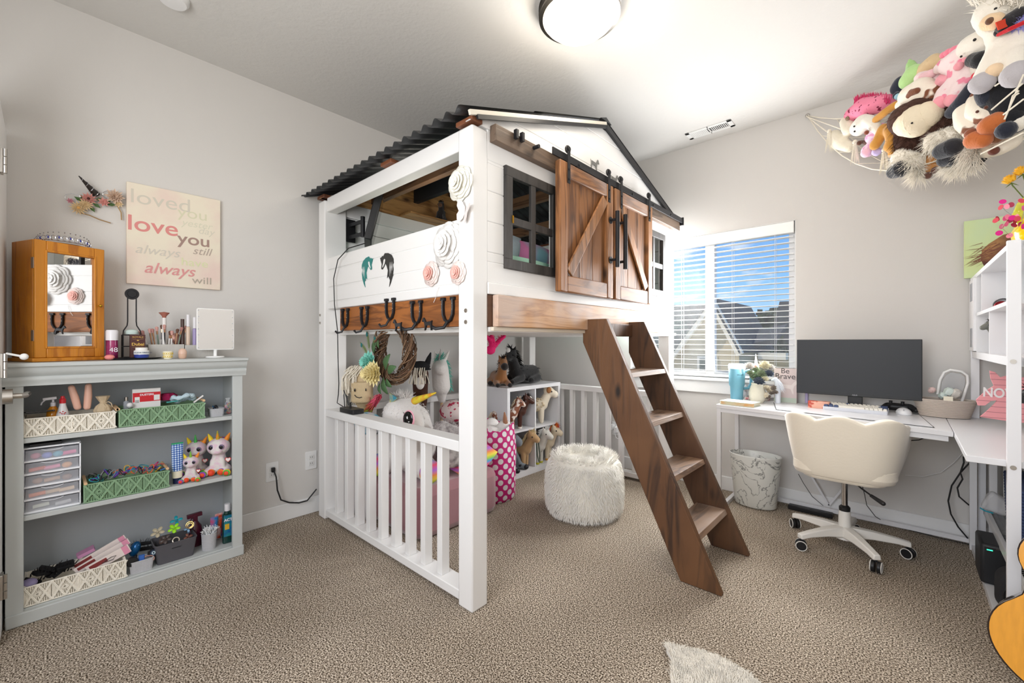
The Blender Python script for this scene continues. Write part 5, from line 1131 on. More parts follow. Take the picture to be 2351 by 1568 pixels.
p=W(404,1240,.315); o=MB().ring((0,0,0),.013,.0025,22,6,R=rot(0,1.1,0)).build('silver_hoop',mat('pearl','#d8cbb8',.25,metal=.4)); o.location=p; tag(o,'pearly hoop hair clip at the front of the grey bin','hair clip')
p=W(373,1243,.25); o=MB().ring((0,0,0),.014,.0035,18,6,R=rot(.8,.6,0)).build('brown_scrunchie',mat('scrunchie_brown','#6a5248',.9)); o.location=(.25,p.y,.145); tag(o,'brown scrunchie low in the dark grey bin','hair tie')
# maroon spray bottle
c=W(448,1240,.20); z0=.057; t=thing('spray_bottle','dark maroon trigger spray bottle behind the grey bin','bottle',(.20,c.y,z0)); mr_=mat('maroon_plastic','#4a1226',.25); zt=W(448,1178,.20).z
MB().lathe([(0,0),(.03,0),(.032,.06),(.028,.1),(.012,.125),(.011,zt-z0-.04)],(.20,c.y,z0),22).build('bottle_body',mr_,t)
MB().beam((.2,c.y-.035,zt-.012),(.2,c.y+.03,zt-.008),.018,.02).beam((.2,c.y,zt-.04),(.2,c.y,zt-.01),.02,.02,up=(0,1,0)).tube([(.2,c.y-.012,zt-.02),(.2,c.y-.02,zt-.035),(.2,c.y-.018,zt-.05)],.004,6).build('trigger_head',mr_,t,bevel=.003)
# woven cups with white floss picks
c=W(480,1250,.30); tcp=woven((.30,c.y,.057),.064,.064,.082,'tall pale grey woven cup crammed with white floss picks',full=True,taper=.86,rows=13)
wf=mat('pick_white','#f1f3f3',.4)
for i in range(34):
    a=RD.uniform(0,6.28); r_=.022*RD.random()**.5; p=Vector((.30+r_*cos(a),c.y+r_*sin(a),.128)); d=Vector((jit(.6),jit(.6),1)).normalized(); b=MB()
    b.tube([(0,0,0),d*.02,d*.035],.0014,5); q=d.orthogonal().normalized(); b.tube([d*.035-q*.006,d*.030,d*.035+q*.006,d*.045+q*.006],.0013,5); o=b.build('floss_pick',wf); o.location=p; tag(o,'white plastic floss pick sticking out of the woven cup','floss pick','floss picks in the woven cup')
for u,v,c1,c2,lb,x in ((499,1192,'#e0502a','#f0f0f0','orange and white toothpaste tube standing at the back of the bottom shelf',.20),(507,1200,'#2a62b8','#e84a3a','blue toothpaste tube beside the orange one',.18),(489,1200,'#2f8ac8','#d83a5a','light blue and red toothpaste tube at the left of the group',.22)):
    p=W(u,v,x); c_=p.y; zb=.12; t=thing('toothpaste_tube',lb,'tube',(x,c_,.058)); b=MB(); vs=[]; zt=p.z+.03
    for z,wy,wx in ((.062,.015,.015),(.10,.0155,.013),(zt-.01,.0175,.002),(zt,.0175,.0016)):
        for i in range(16): a=2*PI*i/16; vs.append(Vector((x+wx*cos(a),c_+wy*sin(a)+(z-.06)*.05,z)))
    b.add(vs,[(j*16+i,j*16+(i+1)%16,(j+1)*16+(i+1)%16,(j+1)*16+i) for j in range(3) for i in range(16)]); b.build('tube_body',mat('tp_'+c1[1:],c1,.3,vary=.6,vscale=22,col2=c2),t)
    MB().cyl((x,c_,.0575),(x,c_,.07),.011,n=14).build('cap',mat('cap_white','#e9e7ea',.3),t)
# mouthwash
c=W(522,1210,.29); zt=W(522,1156,.29).z; t=thing('mouthwash_bottle','dark green mouthwash bottle with a white cap lettered ACT','bottle',(.29,c.y,.057)); hh=zt-.057
b=MB(); b.rbox((.29,c.y,.057+hh*.37),(.03,.046,hh*.74),.010); b.prism([(.013*cos(2*PI*i/20),.019*sin(2*PI*i/20)) for i in range(20)],.057+hh*.74,.057+hh*.82,(.29,c.y,0),top=.7); b.build('bottle_body',mat('dark_green_clear','#123a34',.1,coat=.6),t,bevel=.003)
MB().lathe([(.0125,hh*.82),(.0125,hh*.9)],(.29,c.y,.057),20).lathe([(.0135,hh*.84),(.0135,hh),(0,hh)],(.29,c.y,.057),20).build('cap',mat('cap_white','#e9e7ea',.3),t)
MB().bb(.3052,.3058,c.y-.02,c.y+.02,.057+hh*.18,.057+hh*.72).build('label_panel',mat('label_blue','#1d5a9a',.35,vary=.6,vscale=26,col2='#2f9a8a'),t); text('ACT',.019,'lettering',mat('ink_white','#f0e8ee',.5),t,(.3062,c.y,.057+hh*.6),RX,.0003,bold=.0008)
MB().bb(.3052,.3061,c.y-.015,c.y+.005,.057+hh*.36,.057+hh*.5).build('yellow_badge',mat('badge_yellow','#e8b93a',.4),t)
# ======================= SOFT TOYS (shared builders) =======================
def fab(h,bump=.5,sc=150,vary=0): return mat('fab_'+h[1:]+('v' if vary else ''),h,.95,bump=bump,bscale=sc,sheen=.3,vary=vary)
def cone_ear(b,base,tip,r): b.limb([base,(Vector(base)+Vector(tip))/2,tip],[r,r*.75,r*.25],8)
POSE={
 'stand':dict(body=[((-.28,0,.47),.165),((0,0,.46),.155),((.2,0,.48),.16)],neck=[((.22,0,.52),.14),((.36,0,.76),.10)],head=[((.36,0,.84),.105),((.52,0,.74),.075)],legs=[[((.17,.09,.4),.075),((.17,.09,.05),.06)],[((.17,-.09,.4),.075),((.17,-.09,.05),.06)],[((-.28,.09,.4),.085),((-.28,.09,.05),.06)],[((-.28,-.09,.4),.085),((-.28,-.09,.05),.06)]],tail=(-.44,0,.52)),
 'lie':dict(body=[((-.34,0,.19),.17),((0,0,.2),.17),((.2,0,.22),.16)],neck=[((.24,0,.28),.13),((.36,0,.52),.10)],head=[((.36,0,.60),.11),((.53,0,.51),.08)],legs=[[((.2,.13,.12),.08),((.5,.14,.065),.06)],[((.2,-.13,.12),.08),((.48,-.15,.065),.06)],[((-.3,.17,.1),.09),((-.02,.22,.07),.065)],[((-.3,-.17,.1),.09),((-.02,-.22,.07),.065)]],tail=(-.5,0,.22)),
 'sit':dict(body=[((-.08,0,.19),.2),((0,0,.36),.18),((.04,0,.5),.14)],neck=[((.04,0,.52),.13),((.08,0,.66),.12)],head=[((.08,0,.76),.15),((.26,0,.70),.10)],legs=[[((.06,.13,.42),.075),((.22,.16,.12),.06)],[((.06,-.13,.42),.075),((.22,-.16,.12),.06)],[((0,.17,.1),.095),((.34,.2,.07),.07)],[((0,-.17,.1),.095),((.34,-.2,.07),.07)]],tail=(-.28,0,.14)),
}
def strands(b,p0,n,L_,w,dirv,spread=.3,area=(.02,.02,.02)):
    for i in range(n):
        p=Vector(p0)+Vector((jit(area[0]),jit(area[1]),jit(area[2]))); d=(Vector(dirv)+Vector((jit(spread),jit(spread),jit(spread)))).normalized()*L_*RD.uniform(.7,1.1)
        b.strand(p,p+d,w,sag=(jit(L_*.08),jit(L_*.08),0))
def horse(label,loc,R,s,pose,body,mane,muzzle=None,hoof=None,cat='plush toy',name='plush_horse',group=None,horn=None,tailc=None,manen=90,face=None,eyecol='#111111',furry=0,headk=1.0,vox=.035):
    P=POSE[pose]; t=thing(name,label,cat,loc,R=R,group=group,world=False,scale=s); b=MB()
    for k in ('body','neck'): b.limb([q[0] for q in P[k]],[q[1] for q in P[k]],12)
    b.limb([q[0] for q in P['head']],[q[1]*headk for q in P['head']],14)
    for lg_ in P['legs']: b.limb([q[0] for q in lg_],[q[1] for q in lg_],10)
    h0=Vector(P['head'][0][0]); h1=Vector(P['head'][1][0]); r0=P['head'][0][1]*headk
    for sgn in (-1,1): cone_ear(b,h0+Vector((-.02,sgn*r0*.55,r0*.7)),h0+Vector((-.03,sgn*r0*.75,r0*1.55)),.035)
    o=b.build('body',body,t,remesh=vox*.6)
    if furry:
        f=MB()
        for i in range(furry):
            q=RD.choice(P['body']+P['neck']+P['head']); d=Vector((jit(1),jit(1),jit(1))).normalized(); p=Vector(q[0])+d*q[1]*.96; f.strand(p,p+(d+Vector((-.4,0,-.5)))*.05,.006)
        f.build('fur',body,t)
    if muzzle is not None: MB().ell(h1+Vector((.02,0,-.005)),(P['head'][1][1]*headk*1.0,P['head'][1][1]*headk*1.06,P['head'][1][1]*headk*1.04),n=14,k=8).build('muzzle',muzzle,t)
    if face is not None: MB().ell(h0*.5+h1*.5+Vector((.0,0,r0*.45)),(r0*.8,r0*.35,r0*.6),n=12,k=6).build('face_patch',face,t)
    if hoof is not None:
        for lg_ in P['legs']:
            q=Vector(lg_[1][0]); r=lg_[1][1]; d=(q-Vector(lg_[0][0])).normalized(); MB().ell(q+d*r*.35,(r*1.02,r*1.02,r*.9),n=12,k=7).build('hoof',hoof,t)
    for sgn in (-1,1): MB().ell(h0*.55+h1*.45+Vector((0,sgn*r0*.86,r0*.22)),r0*.17,n=8,k=5).build('eye',mat('eye_black','#111111',.1),t)
    if mane is not None:
        m_=MB(); n0=Vector(P['neck'][0][0]); n1=h0
        for i in range(manen):
            f=i/manen; p=n0.lerp(n1,f)+Vector((-.10+.03*f,jit(.02),.05+.05*f)); sg=RD.choice((-1,1)); m_.strand(p,p+Vector((-.06+jit(.03),sg*.11+jit(.04),-.08+jit(.06))),.011)
        strands(m_,h0+Vector((.02,0,r0*.9)),manen//3,.13,.011,(.5,0,.1),.6)
        m_.build('mane',mane,t)
        m_=MB(); strands(m_,P['tail'],manen//3,.26,.012,(-.35,0,-.9),.25); m_.build('tail',tailc or mane,t)
    if horn is not None:
        m_=MB(); a=h0+Vector((.06,0,r0*.85)); e=a+Vector((.09,0,.2)); m_.cyl(a,e,.03,.003,12); m_.build('horn',horn,t)
    return t
def beanie(label,loc,rz,s,hue=0):
    """sitting big-eyed unicorn"""
    t=thing('unicorn_plush',label,'plush toy',loc,rz,world=False,scale=s,group=None)
    bw_=mat('plush_white','#f6f2ec',.9,bump=.8,bscale=120,vary=.35,vscale=9,col2='#f3d3e2' if hue==0 else '#e4ead8')
    b=MB(); b.limb([(0,0,.22),(0,0,.42)],[.19,.15],14).limb([(.10,.09,.34),(.14,.10,.08)],[.075,.075],10).limb([(.10,-.09,.34),(.14,-.10,.08)],[.075,.075],10).limb([(0,.17,.12),(.24,.22,.08)],[.10,.075],10).limb([(0,-.17,.12),(.24,-.22,.08)],[.10,.075],10)
    b.ell((.03,0,.68),(.225,.25,.215),n=20,k=12).ell((.2,0,.60),(.10,.13,.09),n=14,k=8); b.build('body',bw_,t,remesh=.018)
    cs=['#e84a2a','#f0902a','#f3d32b','#4fb84a','#2f9ad0','#9a4fc0']; 
    for i,(x,y) in enumerate(((.32,.25),(.32,-.25),(.2,.10),(.2,-.11))):
        f=MB()
        for k_ in range(4): f.use(mat('rainbow_%d'%((i+k_)%6),cs[(i*2+k_)%6],.6)); f.lathe([(.085*cos(-.9+k_*.45),.085*sin(-.9+k_*.45)+.0),(.085*cos(-.45+k_*.45),.085*sin(-.45+k_*.45))],(x,y,.085),14,rot(0,PI/2,0))
        f.use(mat('rainbow_0',cs[0],.6)).ell((x+.03,y,.085),(.05,.07,.07),n=12,k=6); f.build('foot',None,t)
    for sg in (-1,1):
        e=MB().ell((.215,sg*.105,.70),(.045,.062,.066),n=18,k=9).build('eye',mat('glitter_rim','#9f8fb0',.25,metal=.4),t); MB().ell((.236,sg*.108,.70),(.032,.044,.047),n=16,k=8).build('pupil',mat('eye_black','#111111',.1),e)
        ear=MB(); cone_ear(ear,(.0,sg*.16,.84),(-.02,sg*.23,.99),.055); ear.build('ear',mat('rainbow_%d'%(2 if sg<0 else 1),cs[2 if sg<0 else 1],.6),t)
    hn=MB(); cone_ear(hn,(.09,0,.86),(.12,0,1.08),.045); hn.build('horn',mat('horn_%d'%hue,('#f08a1c','#3fa860','#8fc040')[hue],.4,vary=.5,vscale=8,col2='#5fc04a'),t)
    mm=MB(); 
    for k_ in range(40): mm.use(mat('rainbow_%d'%(k_%6),cs[k_%6],.6)); mm.strand((-.05+jit(.08),jit(.08),.86+jit(.03)),(-.14+jit(.1),.12+jit(.14),.80+jit(.08)),.018)
    mm.build('mane',None,t)
    MB().tube([(.262,-.04,.575),(.285,-.02,.56),(.288,0,.558),(.285,.02,.56),(.262,.04,.575)],.004,5).build('smile',mat('stitch','#b09aa0',.7),t)
    hp=[(0,-.05),(.05,.0),(.055,.03),(.035,.05),(.012,.045),(0,.03),(-.012,.045),(-.035,.05),(-.055,.03),(-.05,0)]
    h=MB(); h.extr([(.16+.0,.24+y*1.2,.36+z*1.2) for y,z in hp],(.012,0,0)); tg=h.build('tag',mat('tag_red','#d8322e',.35),t); h=MB(); h.extr([(.173,.24+y*.95,.36+z*.95) for y,z in hp],(.001,0,0)); h.build('tag_border',mat('tag_white','#f3e8e4',.4),tg); 
    R_=Matrix(((0,0,1),(1,0,0),(0,1,0))); 
    return t,R_
for (u,v,x,s,lb,hue) in ((505,1093,.29,.212,'largest of the three big eyed white unicorn plushes, with an orange and green horn',0),(454,1080,.20,.192,'big eyed white unicorn plush standing behind the two others',1),(441,1106,.325,.138,'smallest big eyed unicorn plush with a green tufted mane',2)):
    p=W(u,v,x); t,R_=beanie(lb,(x-.02,p.y,.429),math.radians(-28 if u>450 else -20),s,hue)
# ======================= UNDER THE BED =======================
# wreath
wc=at(905,806,Y=-2.2); t=thing('grapevine_wreath','round grapevine wreath with peacock feathers and teal and yellow flowers hanging from the horseshoe hooks','wreath',tuple(wc))
b=MB(); tw_=[mat('twig1','#6f5340',.9),mat('twig2','#8a6c52',.9),mat('twig3','#54402f',.9)]; RW=Matrix(((1,0,0),(0,0,-1),(0,1,0)))@rot(0,0,0)
for k_ in range(64):
    b.use(tw_[k_%3]); ph=RD.uniform(0,6.28); nn=RD.choice((2,3,5)); r1=RD.uniform(.008,.040); a0=RD.uniform(0,6.28); L_=RD.uniform(3,6.2); pts=[]
    for i in range(30):
        a=a0+L_*i/29; rr=.150+r1*cos(nn*a+ph)+jit(.0015); pts.append(wc+Vector((rr*cos(a),r1*1.0*sin(nn*a+ph),rr*sin(a))))
    b.tube(pts,RD.uniform(.0015,.0032),5)
for k_ in range(30):
    b.use(tw_[k_%3]); a=RD.uniform(0,6.28); p=wc+Vector((.165*cos(a),0,.165*sin(a))); b.strand(p,p+Vector((cos(a+jit(1)),jit(.6),sin(a+jit(1))))*.04,.0012)
b.build('twig_ring',None,t)
fl=lambda u,v,y=-2.255: at(u,v,Y=y)
flower(t,fl(853,831,-2.25),.070,mat('petal_teal','#93dccd',.8),11,RW,t,layers=5,ww=2.2); flower(t,fl(864,857,-2.27),.078,mat('petal_yellow','#f5e7b0',.8),12,RW,t,layers=6,ww=2.2,core=mat('core_rust','#c46a3a',.8))
def leafb(b,c,L_,w_,ang,R,curl=.15):
    K=5; vs=[]
    for i in range(K+1):
        f=i/K; x=L_*f; ww=w_*sin(PI*min(1,f*.9+.05)); z=curl*L_*sin(PI*f)
        vs+= [(x,-ww,z),(x,0,z-.15*ww),(x,ww,z)]
    M_=R@rot(0,0,ang); c=Vector(c); b.add([c+M_@Vector(q) for q in vs],[(3*i+j,3*i+j+1,3*i+j+4,3*i+j+3) for i in range(K) for j in (0,1)]); return b
b=MB()
for u,v,L_,a in ((885,850,.10,1.1),(890,855,.09,.4),(880,866,.10,-1.1),(886,870,.07,-.6),(858,812,.07,1.2),(862,806,.06,2.0),(870,800,.05,1.7),(872,880,.06,-1.4)): leafb(b,fl(u,v,-2.25),L_,L_*.26,a,RW)
b.build('leaves',mat('leaf_deep','#46663f',.6),t,solid=.0007,smooth=60)
for u0,v0,u1,v1 in ((850,815,842,760),(848,820,828,788),(856,808,862,770)):
    a=fl(u0,v0,-2.22); e=fl(u1,v1,-2.22); b=MB(); d=(e-a); n=60
    b.tube([a,a+d*.5,e],.0012,5)
    for i in range(n):
        f=.25+.75*i/n; p=a+d*f; sg=(-1)**i; q=Vector((-d.z,0,d.x)).normalized()*sg; b.strand(p,p+q*.022*sin(PI*min(1,f*1.02))+d.normalized()*.02,.0009)
    o=b.build('peacock_feather',mat('feather_green','#6d7d4a',.6),t); MB().ell(a+d*.86+Vector((0,-.003,0)),(.011,.002,.014),n=14,k=6).build('feather_eye',mat('feather_eye','#0f6f70',.25),o); 
# cream horse head cushion on the left
p=at(826,893,Y=-2.10); t=thing('hobby_horse','cream plush hobby horse head with yarn mane and stitched smile above the left rail end','plush toy',(p.x,-2.1,.55)); crm=mat('plush_cream','#d6bf98',.95,bump=.8,bscale=120); 
fn_=Vector((.86,-.5,0)); fs_=Vector((.5,.86,0)); b=MB(); b.rbox(p+Vector((0,.01,-.02)),(.125,.125,.135),.052,6,R=rot(0,0,math.radians(-30))).limb([p+Vector((-.02,.03,.02)),p+Vector((-.03,.05,.10))],[.06,.05],12).limb([p+Vector((-.03,.05,.06)),p+Vector((-.07,.07,-.10))],[.055,.06],12).limb([p+Vector((-.07,.07,-.10)),p+Vector((-.07,.07,-.24))],[.055,.03],12); cone_ear(b,p+Vector((-.05,.04,.13)),p+Vector((-.055,.04,.20)),.02); cone_ear(b,p+Vector((-.0,.04,.13)),p+Vector((.0,.04,.19)),.02); b.build('head',crm,t,remesh=.008)
yn=mat('yarn_cream','#f4ecdb',.95); b=MB()
for i in range(170): a=p+Vector((-.02+jit(.045),-.01+jit(.045),.135+jit(.02))); e=a+Vector((-.04+jit(.05),-.04+jit(.02),-.13+jit(.05))); b.tube([a,a.lerp(e,.5)+Vector((-.012,-.02,.015)),e],.0028,5)
for i in range(80): a=p+Vector((-.085+jit(.02),.03+jit(.04),.10-RD.random()*.16)); e=a+Vector((-.03+jit(.02),jit(.03),-.08+jit(.02))); b.tube([a,e],.003,5)
b.build('mane',yn,t)
MB().ell(p+fn_*.064-fs_*.028+Vector((0,0,-.0)),(.005,.005,.011)).build('eye',mat('eye_black','#111111',.1),t); MB().ell(p+fn_*.064+fs_*.040+Vector((0,0,-.0)),(.004,.004,.010)).build('eye',mat('eye_black','#111111',.1),t)
MB().tube([p+fn_*.064-fs_*.03+Vector((0,0,-.03)),p+fn_*.065-fs_*.018+Vector((0,0,-.045)),p+fn_*.065+Vector((0,0,-.05)),p+fn_*.065+fs_*.016+Vector((0,0,-.046))],.0024,5).build('smile',BLACK,t); MB().cyl(p+Vector((-.07,.07,-.2)),(p.x-.07,-2.03,.0),.011,n=12).build('stick',mat('dowel','#d8b48a',.6),t)
# blanket strip beside it
# floor cushion
cu_=mat('mauve_velvet','#9a6a70',.8,bump=.8,bscale=12,sheen=.6)
b=MB(); b.rbox((.60,-1.78,.145),(.74,.66,.29),.08,6); o=b.build('floor_cushion',cu_,bevel=.045); tag(o,'mauve velvet floor cushion on the carpet behind the crib slats','cushion')
rb=['#e8506a','#3f9ad8','#9ad04a','#f0d84a','#f08a4a','#b06ad0']
def rainbow(name,axis=2,sc=9,lighten=0):
    if name in MATS: return MATS[name]
    m,nt,bb_=_base(name); N=nt.nodes.new; L=nt.links.new; MATS[name]=m; tc=N('ShaderNodeTexCoord'); sp=N('ShaderNodeSeparateXYZ'); L(tc.outputs['Object'],sp.inputs[0]); mu=N('ShaderNodeMath'); mu.operation='MULTIPLY_ADD'; mu.inputs[1].default_value=sc; mu.inputs[2].default_value=10.3; L(sp.outputs[axis],mu.inputs[0]); fr=N('ShaderNodeMath'); fr.operation='FRACT'; L(mu.outputs[0],fr.inputs[0]); r=N('ShaderNodeValToRGB'); e=r.color_ramp.elements
    e[0].position=0; e[0].color=lin(rb[0]); e[1].position=1; e[1].color=lin(rb[0])
    for i in range(1,6): x=e.new(i/6); x.color=lin(rb[i])
    L(fr.outputs[0],r.inputs[0]); L(r.outputs[0],bb_.inputs['Base Color']); bb_.inputs['Roughness'].default_value=.8; return m
rbm=rainbow('rainbow_cloth')
p=at(1045,1085,Y=-1.72); pillow('rainbow_pillow',(.86,-1.62,.37),(.26,.3,.14),rot(.5,.35,.3),rbm,'rainbow striped pillow lying on the mauve cushion beside the front post')
# big unicorn
wt=mat('plush_snow','#ece8e4',.98,bump=1,bscale=70); S_=Vector((.535,-1.93,.29)); t=thing('giant_unicorn','giant white unicorn plush with a starry eye and rainbow ears, sitting on the mauve cushion','plush toy',tuple(S_))
hd=at(925,955,Y=-1.95); b=MB(); b.limb([S_+Vector((.02,.06,.16)),S_+Vector((.02,.05,.30))],[.17,.14],18).limb([S_+Vector((.02,.05,.28)),hd],[.12,.12],16).limb([hd,hd+Vector((.12,-.02,-.035))],[.13,.085],18)
b.limb([S_+Vector((.10,-.02,.25)),S_+Vector((.20,-.08,.12))],[.07,.06],12).limb([S_+Vector((-.12,0,.25)),S_+Vector((-.15,-.08,.08))],[.07,.06],12).limb([S_+Vector((.08,.04,.08)),S_+Vector((.30,-.02,.07))],[.10,.07],12).limb([S_+Vector((-.08,.0,.08)),S_+Vector((-.02,-.12,.07))],[.10,.08],12)
b.build('body',wt,t,remesh=.012)
f=MB()
for i in range(2600):
    q,r=RD.choice(((S_+Vector((.02,.05,.2)),.165),(hd,.128),(hd+Vector((.06,-.01,-.02)),.108),(S_+Vector((.02,.05,.33)),.13))); d=Vector((jit(1),jit(1),jit(1))).normalized(); pp_=q+d*r*.97; f.strand(pp_,pp_+(d*.7+Vector((jit(.4),jit(.4),-.6)))*.014,.0018)
f.build('fur',wt,t)
# eye on the camera side
vd=(Vector(CAM)-hd).normalized(); ec=at(937,962,Y=-2.06); n_=(ec-hd).normalized(); nrm=Vector((.25,-.95,.05)).normalized(); RE=aim(nrm); ec=hd+Vector((.02,-.128,-.01)); px_e=at(937,962,Y=ec.y); ec.x=px_e.x; ec.z=px_e.z
e_=MB().ell(ec,(.038,.045,.009),R=RE,n=22,k=8).build('eye',mat('eye_black','#111111',.1),t); MB().ell(ec+RE@Vector((.002,-.004,-.003)),(.044,.056,.007),R=RE,n=22,k=8).build('eyelid',mat('lid_pink','#f0a8b8',.6),e_)
b=MB(); b.ell(ec+RE@Vector((0,0,.006))+Vector((-.014,0,-.012)),(.004,.004,.003),n=8,k=5).ell(ec+RE@Vector((0,0,.006))+Vector((.014,0,-.014)),(.005,.005,.003),n=8,k=5)
st_=[(.010*(1 if k_%2==0 else .38)*cos(PI*k_/5+PI/2),.010*(1 if k_%2==0 else .38)*sin(PI*k_/5+PI/2)) for k_ in range(10)]
b.extr([ec+Vector((.008+a,-.0105,.010+z)) for a,z in st_],(0,-.002,0)); b.build('eye_sparkle',mat('sparkle','#ffffff',.5),e_)
b=MB(); [b.tube([ec+Vector((-.024-.003*k_,0,.012+.006*k_)),ec+Vector((-.036-.004*k_,-.004,.018+.009*k_))],.0016,5) for k_ in range(3)]; b.build('eyelashes',BLACK,e_)
def ear3(uv0,uv1,uv2,y,name,m_):
    a,c,d=[at(u,v,Y=y) for u,v in (uv0,uv1,uv2)]; MB().extr([a,c,d],(0,.012,0)).build(name,m_,t,bevel=.004)
re=mat('ear_rainbow','#f0d040',.6,vary=.9,vscale=14,col2='#2f9ab8'); re2=mat('mane_coral','#e86a78',.8,vary=.9,vscale=16,col2='#d8d850')
ear3((893,902),(911,914),(894,931),-2.03,'ear',re)
b=MB(); a=at(872,908,Y=-2.03); c=at(840,950,Y=-2.03)
for i in range(240): f_=RD.random(); p=a.lerp(c,f_)+Vector((jit(.012),jit(.02),jit(.012))); b.use(mat('mane_%d'%int(f_*2.99),('#e8607a','#e8785a','#c8d84a')[int(f_*2.99)],.8)); b.strand(p,p+(c-a)*.3+Vector((jit(.02)-.01,jit(.02),jit(.02))),.004)
b.build('mane',None,t)
b=MB(); a=at(953,920,Y=-2.0); c=at(1000,902,Y=-2.02); b.limb([a,a.lerp(c,.5),c],[.024,.016,.004],12); b.build('ear',mat('ear_sun','#f0dc3a',.6,vary=.9,vscale=20,col2='#ef8a3a'),t)
b=MB(); strands(b,hd+Vector((.0,0,.12)),90,.06,.004,(.2,-.1,.6),.9,(.05,.03,.01)); b.build('forelock',wt,t)
for q in (S_+Vector((.36,-.04,.07)),S_+Vector((.0,-.17,.07))): MB().ell(q,(.045,.07,.07),n=18,k=10).build('foot_pad',rainbow('rainbow_foot',2,6),t)
# dark horse head with black hat
p=at(965,872,X=.42); t=thing('hobby_horse','dark brown hobby horse head with a black riding hat and cream yarn fringe','plush toy',(p.x,p.y,.55)); bh=mat('plush_darkbrown','#4a2c22',.95,bump=.8,bscale=120)
b=MB(); b.limb([p+Vector((0,0,.04)),p+Vector((.05,-.035,-.02))],[.06,.042],14).limb([p+Vector((0,0,.02)),p+Vector((-.04,.03,-.16))],[.058,.05],12).limb([p+Vector((-.04,.03,-.16)),p+Vector((-.04,.03,-.28))],[.045,.03],12); b.build('head',bh,t,remesh=.008)
MB().ell(p+Vector((.07,-.05,-.015)),(.03,.03,.045),n=16,k=9).build('blaze',mat('plush_snow2','#ece8e4',.9),t)
b=MB(); b.ell(p+Vector((.0,0,.095)),(.07,.07,.04),n=18,k=8); cone_ear(b,p+Vector((-.04,-.03,.12)),p+Vector((-.06,-.05,.19)),.022); cone_ear(b,p+Vector((.03,.04,.12)),p+Vector((.04,.06,.19)),.022); b.build('riding_hat',mat('felt_black','#17181a',.9),t)
b=MB(); b.ring(p+Vector((0,0,.075)),.072,.004,24,6).ring(p+Vector((.045,-.03,.0)),.048,.003,20,5,R=aim((.8,-.6,-.5))); b.build('bridle',mat('felt_black','#17181a',.9),t)
b=MB()
for i in range(30): a=p+Vector((.02+jit(.05),-.02+jit(.05),.09)); b.tube([a,a+Vector((.03,-.03,-.04)),a+Vector((.04+jit(.02),-.04+jit(.02),-.11))],.0028,5)
b.build('mane',yn,t); MB().cyl(p+Vector((-.04,.03,-.25)),(p.x-.04,p.y+.03,0),.011,n=12).build('stick',mat('dowel','#d8b48a',.6),t)
# white horse head with teal mane
p=at(1010,840,X=.36); t=thing('hobby_horse','white plush hobby unicorn head with a teal mane beside the far rail','plush toy',(p.x,p.y,.55)); b=MB()
b.limb([p+Vector((0,0,.0)),p+Vector((.07,-.05,-.02))],[.06,.045],14).limb([p+Vector((0,0,-.02)),p+Vector((-.02,.03,-.16))],[.065,.07],14).limb([p+Vector((-.02,.03,-.16)),p+Vector((-.03,.04,-.26))],[.06,.03],12); cone_ear(b,p+Vector((-.01,-.03,.05)),p+Vector((-.01,-.04,.12)),.018); cone_ear(b,p+Vector((.02,.03,.05)),p+Vector((.04,.06,.12)),.018); b.build('head',wt,t,remesh=.008)
b=MB(); tm=mat('teal_fluff','#6fc0b0',.95)
for i in range(160): f_=RD.random(); q=p+Vector((-.0+jit(.02),.05+.03*f_,.05-.22*f_)); b.strand(q,q+Vector((jit(.03),.03+jit(.02),-.03+jit(.03))),.004)
strands(b,p+Vector((.02,-.02,.06)),60,.05,.004,(.3,-.3,.3),.9); b.build('mane',tm,t); MB().ell(p+Vector((.045,-.065,.01)),.007).build('eye',mat('eye_black','#111111',.1),t)
b=MB(); b.cyl(p+Vector((.03,-.03,.05)),p+Vector((.06,-.04,.13)),.013,.002); b.build('horn',silv,t); MB().cyl(p+Vector((-.03,.04,-.24)),(p.x-.03,p.y+.04,0),.011,n=12).build('stick',mat('dowel','#d8b48a',.6),t)
# round red-white plush and grey fluffy plush on a cushion stack
p=at(1040,945,Y=-1.5); o=MB().ell((0,0,0),(.10,.10,.085),n=22,k=12).build('round_plush',spots('red_print','#d9c9c6','#b02a4a',26,.42,.46),smooth=60); o.location=(p.x,-1.5,p.z); tag(o,'round cushion with a red and cream print by the front left post','cushion')
MB_=MB(); MB_.rbox((p.x,-1.5,(p.z-.09)/2),(.2,.2,p.z-.092),.05); o=MB_.build('storage_pouf',mat('taupe_cloth','#7d6468',.9),bevel=.02); tag(o,'taupe cloth pouf under the round printed cushion','pouf')
gf=mat('plush_grey_tipped','#cdc8c6',.98,bump=1.2,bscale=60,vary=.5,vscale=25,col2='#837c7c'); p=at(1015,985,Y=-1.78); t=thing('grey_plush','shaggy grey and white plush animal lying right of the giant unicorn','plush toy',(p.x,-1.78,.42))
b=MB(); b.limb([p,p+Vector((.10,.02,-.02))],[.055,.05],14).limb([p+Vector((.08,.05,-.04)),p+Vector((.2,.05,-.05))],[.06,.06],14).limb([p+Vector((.02,.02,-.04)),p+Vector((.1,.0,-.16))],[.05,.07],12); b.build('body',gf,t,remesh=.009)
b=MB()
for i in range(500): d=Vector((jit(1),jit(1),jit(1))).normalized(); q=RD.choice((p,p+Vector((.09,.02,-.02)),p+Vector((.05,.01,0))))+d*.05; b.strand(q,q+d*.02+Vector((0,0,-.006)),.002)
b.build('fur',gf,t)
